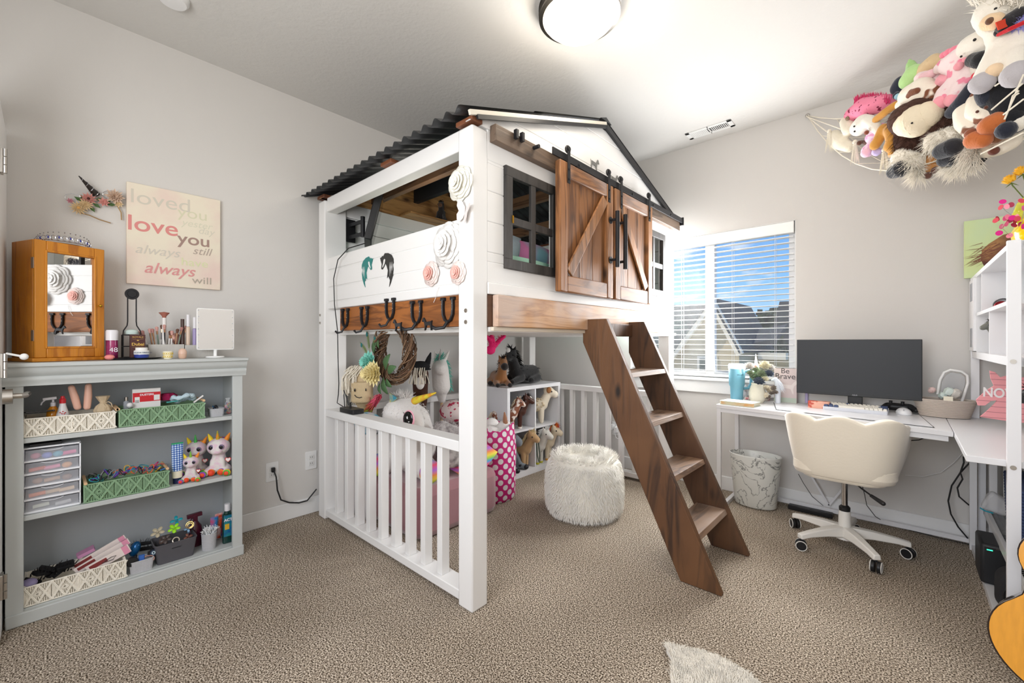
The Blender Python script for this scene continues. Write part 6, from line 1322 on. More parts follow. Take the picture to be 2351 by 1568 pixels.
# polka dot bag
pc=Vector((.745,-1.30,0)); t=thing('polka_dot_bag','tall magenta fabric bag with white polka dots beside the white cube shelf','bag',tuple(pc))
m,nt,bb_=_base('polka'); N=nt.nodes.new; L=nt.links.new; MATS['polka']=m
tcn=N('ShaderNodeTexCoord'); sp=N('ShaderNodeSeparateXYZ'); L(tcn.outputs['Object'],sp.inputs[0]); an=N('ShaderNodeMath'); an.operation='ARCTAN2'; L(sp.outputs[1],an.inputs[0]); L(sp.outputs[0],an.inputs[1]); mu=N('ShaderNodeMath'); mu.operation='MULTIPLY'; mu.inputs[1].default_value=14/(2*PI); L(an.outputs[0],mu.inputs[0])
mz=N('ShaderNodeMath'); mz.operation='MULTIPLY'; mz.inputs[1].default_value=13.5; L(sp.outputs[2],mz.inputs[0])
def dots(off):
    outs=[]
    for src in (mu,mz):
        ad=N('ShaderNodeMath'); ad.operation='ADD'; ad.inputs[1].default_value=20+off; L(src.outputs[0],ad.inputs[0]); fr=N('ShaderNodeMath'); fr.operation='FRACT'; L(ad.outputs[0],fr.inputs[0]); sb=N('ShaderNodeMath'); sb.operation='SUBTRACT'; sb.inputs[1].default_value=.5; L(fr.outputs[0],sb.inputs[0]); pw_=N('ShaderNodeMath'); pw_.operation='POWER'; pw_.inputs[1].default_value=2; ab=N('ShaderNodeMath'); ab.operation='ABSOLUTE'; L(sb.outputs[0],ab.inputs[0]); L(ab.outputs[0],pw_.inputs[0]); outs.append(pw_)
    s_=N('ShaderNodeMath'); s_.operation='ADD'; L(outs[0].outputs[0],s_.inputs[0]); L(outs[1].outputs[0],s_.inputs[1]); c_=N('ShaderNodeMath'); c_.operation='LESS_THAN'; c_.inputs[1].default_value=.066; L(s_.outputs[0],c_.inputs[0]); return c_
d1,d2=dots(0),dots(.5); mxm=N('ShaderNodeMath'); mxm.operation='MAXIMUM'; L(d1.outputs[0],mxm.inputs[0]); L(d2.outputs[0],mxm.inputs[1]); mc=N('ShaderNodeMix'); mc.data_type='RGBA'; mc.inputs[6].default_value=lin('#c41a74'); mc.inputs[7].default_value=lin('#e6e3e4'); L(mxm.outputs[0],mc.inputs[0]); L(mc.outputs[2],bb_.inputs['Base Color']); bb_.inputs['Roughness'].default_value=.6
b=MB(); pf=[(0,0),(.15,.0),(.168,.03),(.172,.2),(.168,.36),(.160,.47),(.152,.525),(.148,.525),(.15,.45),(.15,.36),(0,.36)]
b.lathe(pf,(0,0,0),40)
for p in b.v:
    a=math.atan2(p.y,p.x); k_=1+.02*sin(5*a+p.z*9)+.012*sin(11*a-p.z*20); p.x*=k_; p.y*=k_; p.z*=1+.04*sin(3*a)*(p.z>.4)
o=b.build('bag_body',m,smooth=70); o.parent=t; o['_w']=1
t=thing('white_plush','white and brown plush stuffed into the top of the polka dot bag','plush toy',(pc.x,pc.y,.4)); b=MB(); b.ell(pc+Vector((.07,.05,.49)),(.06,.06,.07)).ell(pc+Vector((.01,-.04,.46)),(.09,.08,.07)).ell(pc+Vector((-.06,.05,.50)),(.06,.06,.06)); b.build('body',wt,t,remesh=.01); b=MB(); cone_ear(b,pc+Vector((.09,.04,.54)),pc+Vector((.10,.02,.62)),.02); b.build('ear',fab('#a5765a'),t)
# cube shelf
cs_=thing('cube_shelf','white four compartment cube shelf under the loft bed','shelf',(.43,-.64,0)); cw=mat('shelf_white','#e4e4e6',.4); CX0,CX1,CY0,CY1,CH=.255,.617,-1.006,-.290,.755
MB().bb(CX0,CX1,CY0,CY0+.032,0,CH-.032).build('side_panel',cw,cs_,bevel=.001); MB().bb(CX0,CX1,CY1-.032,CY1,0,CH-.032).build('side_panel',cw,cs_,bevel=.001); MB().bb(CX0,CX1,CY0,CY1,CH-.032,CH).build('top_panel',cw,cs_,bevel=.001); MB().bb(CX0,CX1,CY0+.032,CY1-.032,.0,.05).build('bottom_panel',cw,cs_,bevel=.001)
ym=(CY0+CY1)/2; MB().bb(CX0,CX1-.004,ym-.008,ym+.008,.05,CH-.032).build('divider',cw,cs_); zm=.385
for y0,y1 in ((CY0+.032,ym-.008),(ym+.008,CY1-.032)): MB().bb(CX0,CX1-.004,y0,y1,zm-.008,zm+.008).build('shelf',cw,cs_)
MB().bb(CX0-.004,CX0,CY0,CY1,0,CH).build('back_panel',mat('shelf_back','#d0d0d4',.6),cs_)
RZ=lambda a: rot(0,0,math.radians(a))
horse('dark bay model horse standing in the upper left cube',(.50,-.80,.394),RZ(40),.30,'stand',mat('model_bay','#4a2a20',.35),mat('mane_dark','#1f1614',.7),hoof=mat('hoof_white','#e2d8cc',.5),cat='toy horse',name='model_horse',manen=40,face=mat('blaze_white','#efe8e0',.5),vox=.03)
horse('chestnut pinto model horse at the left edge of the upper left cube',(.52,-.915,.394),RZ(50),.28,'stand',spots('pinto','#8a5238','#e8ddd2',7,.42,.46,rough=.4,bump=0),mat('mane_cream','#e6d8c0',.7),hoof=mat('hoof_white','#e2d8cc',.5),cat='toy horse',name='model_horse',manen=40,vox=.03)
t=horse('cream plush dog with a fleecy coat and tan patch in the upper right cube',(.49,-.51,.394),RZ(50),.345,'stand',fab('#e8dcc6'),None,muzzle=fab('#f0e6d4'),cat='plush toy',name='plush_dog',headk=1.25)
b=MB(); rd_=RD
for i in range(120): a=RD.uniform(0,6.28); x=RD.uniform(-.4,.22); b.ell((x,.165*cos(a),.47+.16*sin(a)),.028,n=6,k=4)
b.build('fleece',fab('#d8c4a2'),t); MB().ell((.36,-.10,.86),(.07,.05,.085)).build('ear',fab('#a8703f'),t); MB().ell((.36,.10,.86),(.07,.05,.085)).build('ear',fab('#a8703f'),t); MB().ell((.61,0,.745),.028).build('nose',BLACK,t)
horse('grey plush horse with long blue grey yarn mane in the lower left cube',(.50,-.86,.052),RZ(10),.34,'sit',fab('#7f8890'),mat('yarn_bluegrey','#8795a3',.95),hoof=mat('hoof_dark','#23262c',.5),manen=200,headk=1.2)
horse('tan plush horse with a blond mane in the lower left cube',(.50,-.735,.052),RZ(15),.33,'stand',fab('#c9a578'),mat('yarn_blond','#e2cfa2',.95),hoof=fab('#3a2a22'),manen=120,headk=1.15)
horse('small white plush horse with a white mane in the lower right cube',(.52,-.56,.052),RZ(10),.33,'stand',fab('#dedbd2'),mat('yarn_white','#e9e9e6',.95),hoof=fab('#c8c23a'),manen=150,headk=1.1)
horse('small white plush horse with a red and yellow mane in the lower right cube',(.50,-.41,.052),RZ(20),.33,'stand',fab('#e8d8bc'),mat('yarn_red','#c8252e',.9,vary=.9,vscale=10,col2='#f0a02a'),hoof=fab('#e8a23a'),manen=160,headk=1.1)
b=MB(); b.tube([(.60,-.645,.33),(.615,-.64,.25),(.62,-.63,.14),(.622,-.61,.08),(.622,-.60,.14),(.615,-.61,.25),(.60,-.63,.33)],.0035,6); o=b.build('green_cord_loop',mat('cord_green','#1f4030',.8)); tag(o,'dark green cord loop hanging in front of the lower right cube','cord')
horse('brown plush horse with black nose lying on top of the cube shelf',(.44,-.92,.757),RZ(-32),.34,'lie',fab('#9a683c'),mat('yarn_dark','#33241c',.95),muzzle=fab('#26201e'),hoof=fab('#26201e'),manen=110,headk=1.1)
t=horse('black plush horse with a white blaze lying across the top of the cube shelf',(.42,-.60,.757),RZ(-85),.44,'lie',fab('#1c1c1e',1,90),mat('yarn_black','#151516',.95),hoof=fab('#1c1c1e'),manen=160,furry=500,headk=1.0)
MB().ell((.46,0,.67),(.05,.04,.06)).build('blaze',fab('#e8e6e4'),t); MB().box((-.42,-.17,.22),(.05,.01,.045)).build('label',WHITE2,t)
# pink plush hanging from the bed deck
pkf=mat('plush_hotpink','#d8206a',.98,bump=1,bscale=60); base=at(1131,800,X=1.0); t=thing('hanging_plush','hot pink fuzzy plush hanging by its long arms under the bed deck','plush toy',(base.x,base.y,1.0))
b=MB()
for u,v in ((1115,762),(1128,762),(1158,762)):
    e=at(u,v,X=1.0); b.limb([base,base.lerp(e,.5)+Vector((0,.01,0)),Vector((e.x,e.y,1.165))],[.016,.015,.013],10)
b.ell(base+Vector((0,-.02,-.01)),(.025,.04,.03)); b.build('body',pkf,t,remesh=.006)
f=MB()
for i in range(500):
    u,v=RD.choice(((1115,762),(1128,762),(1158,762))); e=at(u,v,X=1.0); q=base.lerp(e,RD.random()); d=Vector((jit(1),jit(1),jit(1))).normalized(); f.strand(q+d*.014,q+d*.024,.0016)
f.build('fur',pkf,t)
# pouf / ottoman
oc=Vector((1.394,-1.094,0)); t=thing('fur_ottoman','round white faux fur ottoman on the carpet left of the ladder','ottoman',tuple(oc)); fm=mat('fur_white','#f6f3ec',.98)
prof=[(0,0),(.17,0),(.215,.02),(.238,.07),(.245,.18),(.240,.28),(.222,.345),(.19,.385),(.155,.39),(.11,.355),(.06,.32),(0,.31)]
MB().lathe(prof,oc,40).build('cushion',mat('fur_base','#f1ede2',1),t,smooth=80)
f=MB()
def prof_at(s_):
    L_=[math.dist(prof[i],prof[i+1]) for i in range(1,len(prof)-1)]; tot=sum(L_); s_*=tot; i=0
    while s_>L_[i] and i<len(L_)-1: s_-=L_[i]; i+=1
    a,c=prof[i+1],prof[i+2]; k_=s_/L_[i]; r=a[0]+(c[0]-a[0])*k_; z=a[1]+(c[1]-a[1])*k_; nx,nz=(c[1]-a[1]),-(c[0]-a[0]); l=math.hypot(nx,nz); return r,z,nx/l,nz/l
for i in range(15000):
    r,z,nr,nz=prof_at(RD.random()**.8 if i%3 else RD.random()*.6)
    if r<.02: continue
    a=RD.uniform(0,6.283); p=oc+Vector((r*cos(a),r*sin(a),z)); nv=Vector((nr*cos(a),nr*sin(a),nz)); side=Vector((-sin(a),cos(a),0)); cl_=sin(a*9+z*14)*.4
    d=nv*.55+side*(cl_+jit(.5))+Vector((0,0,-.75 if z<.36 else .1)); d=d.normalized()*RD.uniform(.022,.040)
    if p.z+d.z<.003: d.z=.003-p.z
    f.strand(p-nv*.004,p+d,.0017,sag=nv*.006)
f.build('fur',fm,t)
# fur rug corner at the bottom edge
t=thing('fur_rug','shaggy off white fur rug whose tip enters at the bottom edge','rug',(2.40,-2.10,0)); rp=[at(1530,1500,Z=0),at(1600,1515,Z=0),at(1660,1535,Z=0),at(1720,1572,Z=0),at(1800,1640,Z=0),at(1560,1640,Z=0),at(1540,1572,Z=0),at(1548,1530,Z=0)]
MB().extr([Vector((p.x,p.y,.002)) for p in rp],(0,0,.012)).build('backing',fm,t)
f=MB(); cx_=sum(p.x for p in rp)/8; cy_=sum(p.y for p in rp)/8
for i in range(9000):
    k_=RD.randrange(8); a,c=rp[k_],rp[(k_+1)%8]; q=a.lerp(c,RD.random()); s_=RD.random()**.5; p=Vector((cx_+(q.x-cx_)*s_,cy_+(q.y-cy_)*s_,.013)); d=Vector((-.25+jit(.3)+.2*sin(p.x*40),.55+jit(.35),.0)).normalized()*RD.uniform(.03,.05); f.strand(p,p+d+Vector((0,0,RD.uniform(-.006,.012))),.0013,sag=(0,0,.012))
f.build('fur',mat('fur_rug','#eee8dc',.98,vary=.2,vscale=30),t)

MB().bb(.212,.37,-1.75,-1.15,2.046,2.06).build('inner_ledge',gm,bed,bevel=.002)
horse('small black and brown plush horse on the wooden ledge inside the loft',(.30,-1.42,2.061),RZ(-50),.17,'sit',fab('#2a2422'),mat('yarn_black','#151516',.95),muzzle=fab('#6a4a34'),manen=120)
tp_=at(825,936,Y=-2.17); pillow('throw_pillow',(tp_.x-.03,-2.09,.60),(.22,.12,.14),rot(.2,0,0),spots('tie_dye_blue','#e9eef2','#7fc8e0',9,.42,.55,bump=.2),'white and blue tie dye pillow wedged behind the left end of the crib rail')
MB_=MB(); MB_.rbox((tp_.x-.03,-2.10,.27),(.2,.1,.54),.03); o=MB_.build('rolled_blanket',mat('blanket_white','#dcd8d6',.95,bump=.6,bscale=20),bevel=.01); tag(o,'upright rolled pale blanket behind the left crib slats','blanket')
# ======================= DESK AREA =======================
DZ=.71
dk_=thing('corner_desk','white L shaped corner desk with thin metal legs under the window','desk',(2.8,-.4,0)); dw_=mat('desk_white','#e6e6e8',.3); dm=mat('desk_metal','#e4e4e6',.35)
A0=Vector((2.03,-.02,DZ-.024)); A1=Vector((2.03,-.47,DZ-.024)); A2=Vector((3.125,-.655,DZ-.024)); A3=Vector((3.19,-.02,DZ-.024))
MB().extr([A0,A1,A2,Vector((3.125,-.02,A0.z))],(0,0,.024)).build('desktop',dw_,dk_,bevel=.002)
MB().extr([Vector((3.127,-.02,A0.z)),Vector((3.127,-.66,A0.z)),Vector((3.125,-1.20,A0.z)),Vector((3.74,-1.20,A0.z)),Vector((3.74,-.02,A0.z))],(0,0,.024)).build('return_top',dw_,dk_,bevel=.002)
def leg(x,y,z1,s=.025,name='leg',z0=.0): MB().bb(x-s/2,x+s/2,y-s/2,y+s/2,z0,z1).build(name,dm,dk_,bevel=.001)
leg(2.045,-.455,DZ-.024); leg(2.045,-.04,DZ-.024); MB().bb(2.033,2.058,-.47,-.02,0,.025).build('foot_bar',dm,dk_,bevel=.001); MB().bb(2.05,3.22,-.065,-.04,.02,.045).build('rear_bar',dm,dk_,bevel=.001)
MB().bb(2.05,3.12,-.06,-.035,DZ-.05,DZ-.025).build('apron_bar',dm,dk_,bevel=.001); MB().extr([(2.05,-.465,DZ-.05),(3.11,-.64,DZ-.05),(3.11,-.615,DZ-.05),(2.05,-.44,DZ-.05)],(0,0,.025)).build('apron_bar',dm,dk_,bevel=.001)
v=[at(1865,1096,Y=-.05),at(1903,1160,Y=-.05),at(1928,1130,Y=-.05)]; v[0]=v[1]+(v[0]-v[1])*2.2; v[2]=v[1]+(v[2]-v[1])*4; 
for q in (v[0],v[2]): MB().beam(v[1],q if q.z<DZ-.05 else v[1]+(q-v[1])*((DZ-.06-v[1].z)/(q.z-v[1].z)),.012,.012).build('cross_brace',dm,dk_)
for x,y in ((3.232,-.10),(3.268,-.06),(3.30,-.14)): leg(x,y,DZ-.024,.028)
MB().bb(3.225,3.255,-1.19,-.02,0,.03).build('foot_bar',dm,dk_,bevel=.001)
for x,y in ((3.7,-1.18),(3.7,-.05)): leg(x,y,DZ-.024)
# lower mesh shelf
b=MB(); b.bb(3.27,3.70,-1.19,-1.17,.205,.25).bb(3.27,3.70,-.12,-.10,.205,.25).bb(3.27,3.285,-1.19,-.10,.205,.25).bb(3.685,3.7,-1.19,-.10,.205,.25); b.build('lower_shelf_frame',dm,dk_,bevel=.001)
b=MB(); [b.bb(3.28,3.69,-1.17+i*.022,-1.168+i*.022,.236,.239) for i in range(48)]; [b.bb(3.285+i*.022,3.287+i*.022,-1.18,-.11,.236,.239) for i in range(19)]; o=b.build('shelf_mesh',mat('mesh_grey','#b8b8ba',.4,metal=.4),dk_)
# hutch
hu=thing('desk_hutch','white open shelving hutch on the corner desk, filled with horse ornaments','shelving',(3.45,-.6,DZ)); HT=1.48; HX0,HX1=3.228,3.55; PW=.033
hm=mat('hutch_white','#ececee',.35)
MB().bb(HX0-.006,HX0+PW-.006,-1.222,-1.202,0,HT+.004).build('post',hm,hu,bevel=.001); MB().bb(HX0,HX0+PW,-.045,-.02,DZ,HT).build('post',hm,hu,bevel=.001); MB().bb(HX1-PW,HX1,-1.222,-1.202,0,HT).build('post',hm,hu,bevel=.001); MB().bb(HX1-PW,HX1,-.045,-.02,DZ,HT).build('post',hm,hu,bevel=.001)
for q,(z0_,z1_,nm) in enumerate(((HT-.016,HT+.004,'top_panel'),(1.262,1.278,'middle_shelf'),(1.042,1.075,'bottom_shelf'))): MB().bb(HX0+.004,HX1,-1.2,-.022,z0_,z1_).build(nm,hm,hu,bevel=.001)
MB().bb(HX0+PW,HX1-PW,-1.222,-1.205,HT-.028,HT).build('end_rail',hm,hu,bevel=.001); MB().bb(HX0+PW,HX1-PW,-1.222,-1.205,1.045,1.072).build('end_rail',hm,hu,bevel=.001)
MB().bb(HX0+.008,HX1,-.40,-.388,1.278,HT-.016).build('divider',hm,hu); MB().bb(HX0+.008,HX1,-.66,-.648,1.075,1.262).build('divider',hm,hu); MB().bb(HX0+.004,HX1,-.245,-.237,1.075,HT-.016).build('divider',hm,hu); MB().bb(HX1-.006,HX1,-1.2,-.022,1.05,HT).build('back_panel',hm,hu)
d=MB().bb(HX0-.006,HX0+.006,-.236,-.05,1.08,HT-.02).build('cabinet_door',hm,hu,bevel=.001); gw=mat('reeded_grey','#a9adb4',.25,bump=.6,bscale=90,stretch=(1,30,1))
for z0_,z1_ in ((1.345,1.44),(1.10,1.20)): MB().bb(HX0-.0075,HX0-.0062,-.19,-.10,z0_,z1_).build('reeded_pane',gw,d)
for z in (.69,1.06,.22): MB().cyl((HX0+.008,-1.2225,z),(HX0+.008,-1.225,z),.008,n=14).build('screw',CHROME,hu)
# things on the hutch
t=thing('horse_canvas','pale lime canvas print of a brown horse mane on top of the hutch','canvas',(3.4,-.03,HT))
MB().bb(3.203,3.70,-.04,-.016,HT+.002,1.80).build('canvas',mat('lime_canvas','#d7e6a8',.8,vary=.15,vscale=3,col2='#cfe6bf'),t,bevel=.001)
b=MB(); mn=mat('print_mane','#5d3a36',.8,vary=.7,vscale=9,col2='#b98a5a'); c=Vector((3.315,-.041,1.60))
b.extr([c+Vector((x,0,z)) for x,z in ((-.05,-.02),(-.045,.03),(-.02,.06),(.03,.10),(.09,.115),(.15,.12),(.20,.10),(.2,-.02),(.12,-.06),(.08,-.03),(.05,-.055),(.03,-.04),(.0,-.07),(-.02,-.04),(-.035,-.065))],(0,-.0006,0)); b.build('printed_mane',mn,t,smooth=0)
b=MB()
for i in range(70): p=c+Vector((.02+jit(.07),-.0008,.02+jit(.05))); b.strand(p,p+Vector((-.05-RD.random()*.03,0,-.035+jit(.035))),.0018)
b.build('printed_hair',mat('print_hair','#8a5a48',.8),t)
p=at(2240,622,X=3.28); t=thing('sunglasses','tiny amber sunglasses folded on top of the hutch at its far corner','glasses',(3.28,p.y,HT+.004)); b=MB(); b.ell((3.27,p.y-.01,HT+.012),(.004,.020,.007),n=12,k=6).ell((3.27,p.y+.03,HT+.012),(.004,.016,.007),n=12,k=6); b.build('lens',mat('amber_lens','#8a4a20',.15),t); MB().tube([(3.28,p.y,HT+.012),(3.30,p.y,HT+.04),(3.31,p.y+.02,HT+.04),(3.29,p.y+.025,HT+.012)],.0012,5).build('temple',silv,t)
# yellow heart vase with roses
vy=-.93; t=thing('yellow_vase','glossy yellow curved vase holding yellow roses at the right edge of the hutch top','vase',(3.36,vy,HT+.004)); ym_=mat('yellow_glaze','#f2cf10',.15,coat=.6)
b=MB(); b.lathe([(.0,0),(.05,0),(.088,.03),(.095,.07),(.07,.115),(.035,.14),(.028,.16)],(3.34,vy,HT+.004),32,sx=.8); b.build('vase_body',ym_,t,smooth=80)
b=MB(); b.limb([(3.31,vy,HT+.10),(3.295,vy,HT+.14),(3.30,vy,HT+.18),(3.315,vy,HT+.22)],[.03,.03,.022,.008],14); b.build('vase_wing',mat('olive_glaze','#c8c832',.2,coat=.5),t)
ry=mat('rose_yellow','#f2b52a',.7); st_g=mat('stem_green','#5a6b2a',.7)
for u,v in ((2323,418),(2349,398)):
    p=at(u,v,Y=-.93); MB().tube([(3.32,vy,HT+.16),(p+Vector((3.32,vy,HT+.16)))*.5+Vector((.004,0,-.01)),p-Vector((0,0,.01))],.002,6).build('stem',st_g,t)
    flower(t,p,.024,ry,7,rot(0,-.5,0),t,layers=4,cone=1.0,name='rose_bloom',ww=2.2); b=MB(); [b.strand(p-Vector((0,0,.004)),p+Vector((cos(a)*.02,sin(a)*.02,-.018)),.003) for a in (0,1.3,2.6,3.9,5.2)]; b.build('sepal',st_g,t)
# confetti garland
t=thing('confetti_garland','garland of pink and magenta paper discs strung over the hutch top','garland',(3.3,-1.0,HT)); cols=['#e0208a','#f08aa0','#a8204a','#d84a5a','#e86aa0','#b03a60']
pts=[(2302,463),(2312,474),(2322,470),(2298,476),(2307,501),(2318,506),(2324,500),(2313,498),(2330,508),(2336,502),(2310,514),(2300,520),(2294,535),(2318,541),(2328,517),(2345,461),(2349,478),(2343,515),(2349,520),(2334,498),(2290,502),(2286,506)]
for i,(u,v) in enumerate(pts):
    p=at(u,v,Y=-1.05+.04*(i%3)); r=.010; MB().cyl(p,p+Vector((jit(.001),-.0006,jit(.0003))),r,n=16).build('paper_disc',mat('disc_%d'%(i%6),cols[i%6],.6),t)
b=MB(); b.tube([at(u,v,Y=-1.02) for u,v in ((2296,470),(2310,485),(2325,495),(2312,505),(2300,522),(2318,541),(2345,515),(2352,480))],.0008,4); b.build('thread',silv,t)
# swim goggles like item
p=at(2292,697,X=3.29); t=thing('round_case','black and red rounded case with a mint rim on the middle hutch shelf','case',(3.3,p.y,1.278)); b=MB(); b.lathe([(0,-.028),(.02,-.028),(.028,-.02),(.028,.04)],(3.30,p.y,1.306),24,rot(PI/2,0,0)); b.build('shell',BLACK,t); MB().lathe([(0,.0),(.02,.0),(.02,.045)],(3.292,p.y-.02,1.30),20,rot(PI/2,0,0)).build('red_end',mat('case_red','#d8283a',.4),t); MB().ring((3.30,p.y+.028,1.306),.029,.003,24,6,R=rot(PI/2,0,0)).build('mint_rim',mat('mint_rim','#bfe0d4',.4),t)
horse('grey model horse standing in the lower hutch compartment',(3.31,-.52,1.076),RZ(190),.16,'stand',mat('model_grey','#6f7068',.4),mat('mane_dark','#1f1614',.7),cat='toy horse',name='model_horse',manen=30,vox=.03)
t=horse('dark grey galloping horse ornament over a pale print in the upper hutch bay',(3.40,-1.10,1.279),RZ(210),.15,'stand',mat('model_charcoal','#3f403e',.4),mat('mane_dark','#1f1614',.7),cat='toy horse',name='model_horse',manen=30,vox=.03)
t=thing('piggy_bank','pale pink ceramic pig bank at the right edge in the lower hutch bay','piggy bank',(3.36,-1.1,1.076)); pg_=mat('pig_pink','#f4b5a8',.25,coat=.4); b=MB(); b.ell((3.375,-1.10,1.16),(.085,.07,.075)).ell((3.31,-1.12,1.19),(.03,.03,.03)); cone_ear(b,(3.33,-1.13,1.22),(3.325,-1.14,1.25),.012); 
for x,y in ((3.34,-1.13),(3.34,-1.07),(3.41,-1.13),(3.41,-1.07)): b.limb([(x,y,1.11),(x,y,1.088)],[.015,.012],8)
b.build('body',pg_,t,remesh=.006); MB().ell((3.302,-1.146,1.20),(.003,.003,.003)).build('eye',BLACK,t)
# NOVEMBER horse sign
q0=at(2238,925,Y=-.42); t=thing('november_sign','pink planked wooden animal shaped sign lettered NOVEMBER standing on the desk under the hutch','sign',(3.4,-.45,DZ)); sgm=sidingm('pink_planks','#f0a3a8','#8a4a52',38)
def SG(u,v): return at(u,v,S=3.30-.42+.0) if False else at(u,v,Y=-.42)
prof=[(2241,918),(2262,898),(2282,886),(2274,868),(2272,851),(2284,854),(2297,866),(2318,861),(2345,866),(2385,868),(2385,975),(2300,965),(2250,957),(2268,942),(2285,925),(2289,919),(2275,921),(2262,931),(2245,931)]
P_=[SG(u,v) for u,v in prof]; 
for p in P_: p.z=max(p.z,DZ+.001)
MB().extr(P_,(0,.012,0)).build('planked_board',sgm,t,bevel=.001)
p=SG(2306,904); text('NOVEMBER',.062,'lettering',mat('sign_white','#f3eeee',.6),t,(p.x+.045,-.4205,p.z-.002),RY@rot(0,0,-.03),.003,bold=.0015,xs=.72)
t=horse('black model horse standing at the right edge of the desk under the hutch',(3.40,-.98,DZ+.017),RZ(170),.24,'stand',mat('model_black','#2a2a2c',.35),mat('mane_dark','#1f1614',.7),hoof=mat('hoof_gold','#c8a25a',.4),cat='toy horse',name='model_horse',manen=40,vox=.03)
o=MB().rbox((0,0,.006),(.3,.26,.012),.015).build('laptop',BLACK,bevel=.001); o.location=(3.46,-.98,DZ+.001); tag(o,'closed black laptop under the black model horse','laptop')
# window side items
t=thing('tumbler','tall light blue handled tumbler at the left end of the desk','tumbler',(2.075,-.20,DZ)); bm_=mat('tumbler_blue','#6aa3b8',.4); TX,TY=2.085,-.20
b=MB().lathe([(0,0),(.037,0),(.039,.004),(.043,.10),(.050,.115),(.052,.225),(.050,.23)],(TX,TY,DZ),32); b.build('cup_body',bm_,t)
MB().lathe([(.052,.226),(.055,.232),(.055,.25),(.05,.262),(0,.265)],(TX,TY,DZ),32).build('lid',mat('lid_frost','#dfe8ec',.2,alpha=.85),t)
hd_=Vector((.737,.676,0)); c_=Vector((TX,TY,DZ)); MB().tube([c_+hd_*.048+Vector((0,0,.205)),c_+hd_*.085+Vector((0,0,.215)),c_+hd_*.103+Vector((0,0,.19)),c_+hd_*.101+Vector((0,0,.12)),c_+hd_*.082+Vector((0,0,.09)),c_+hd_*.046+Vector((0,0,.088))],.0105,10).build('handle',bm_,t)
nrm2=Vector((.62,-.78,0)); RT=Matrix((Vector((.78,.62,0)),Vector((0,0,1)),nrm2)).transposed(); text('THE',.008,'lettering',mat('ink_steel','#41606c',.5),t,c_+nrm2*.0515+Vector((0,0,.198)),RT,.0004); text('QUENCHER',.0085,'lettering',mat('ink_steel','#41606c',.5),t,c_+nrm2*.0515+Vector((0,0,.188)),RT,.0004)
t=thing('vase_of_flowers','cream ribbed vase of pale artificial flowers behind the black horse ornament','vase',(2.22,-.16,DZ)); VX=at(1741,905,Y=-.17).x; vc=Vector((VX,-.20,DZ))
MB().lathe([(0,0),(.035,0),(.05,.03),(.052,.07),(.04,.11),(.034,.125),(.038,.135)],vc,30).build('vase_body',mat('vase_cream','#e6e2d0',.5,bump=.6,bscale=50),t)
fm_=[mat('pet_w','#ece8e2',.8),mat('pet_y','#f0ead0',.8),mat('pet_slate','#6a7484',.8),mat('pet_g','#9aa88a',.8),mat('pet_blush','#e8b8b0',.8)]
for i,(u,v,r,k_) in enumerate(((1720,843,.038,0),(1755,842,.044,1),(1768,846,.034,0),(1742,878,.042,2),(1765,860,.034,2),(1735,850,.03,3),(1748,860,.035,3),(1730,866,.03,3),(1732,843,.02,4),(1722,858,.026,3),(1756,872,.028,1))):
    p=at(u,v,Y=-.25+.02*(i%3)); MB().tube([vc+Vector((0,0,.12)),(vc+Vector((0,0,.15))+p)/2,p],.0015,5).build('stem',st_g,t); flower(t,p,r,fm_[k_],9,rot(.6,.3,0),t,layers=4,ww=2.0,cone=.5,name='bloom')
b=MB(); 
for i in range(26): a=RD.uniform(0,6.28); p=vc+Vector((0,0,.14)); leafb(b,p,.09,.018,0,rot(jit(.9),-1.0+jit(.5),a),.1)
b.build('leaves',mat('leaf_sage','#7f9a78',.7),t,solid=.0006)
p=at(1736,850,Y=-.13); t=thing('unicorn_horn_ornament','slim pale iridescent unicorn ornament whose horn rises above the desk flowers','ornament',(p.x,-.13,DZ)); ir=mat('irid_white','#e3ecea',.25,coat=.5); b=MB(); e=at(1735,812,Y=-.13); b.cyl(p+Vector((0,0,.04)),e,.011,.001,12); b.limb([p+Vector((0,0,.035)),p+Vector((-.002,0,-.03)),(p.x,-.13,DZ+.05)],[.017,.022,.025],12); b.build('body',ir,t); cc_=MB(); cc_.lathe([(0,0),(.03,0),(.02,.05)],(p.x,-.13,DZ),18); cc_.build('plinth',ir,t)
p=at(1707,915,Z=DZ); t=thing('cow_figurine','tiny black and white cow figurine between the tumbler and the vase','figurine',(p.x,p.y,DZ)); b=MB(); b.limb([(p.x,p.y,DZ+.028),(p.x,p.y,DZ+.045)],[.026,.02],12); b.build('body',fab('#e4e6ea'),t,remesh=.005); MB().ell((p.x,p.y,DZ+.082),(.027,.024,.024)).build('head',spots('cow','#e8e8ea','#2a2526',30,.44,.47),t); MB().cyl((p.x,p.y,DZ),(p.x,p.y,DZ+.008),.027,n=20).build('base',mat('ice','#cfe2ee',.2),t)
p=at(1738,918,Z=DZ); b=MB(); b.rbox((0,0,.008),(.15,.09,.016),.02); o=b.build('trinket_tray',spots('tray_print','#d8cfc4','#d8888a',30,.45,.5),bevel=.002); o.location=(p.x,p.y,DZ+.001); tag(o,'small patterned trinket tray in front of the cream vase','tray')
t=thing('shell_ornament','cluster of cream and brown shell like flowers beside the vase','ornament',(at(1768,915,Z=DZ).x,-.2,DZ)); 
for i in range(12): p=at(1757+RD.random()*24,885+RD.random()*30,Y=-.20+jit(.02)); p.z=max(p.z,DZ+.014); flower(t,p,.022,mat('shell_%d'%(i%3),('#e6dcc6','#cbbfa8','#8a7f74')[i%3],.6),7,rot(.9+jit(.4),jit(.6),0),t,layers=3,ww=2,name='shell_flower')
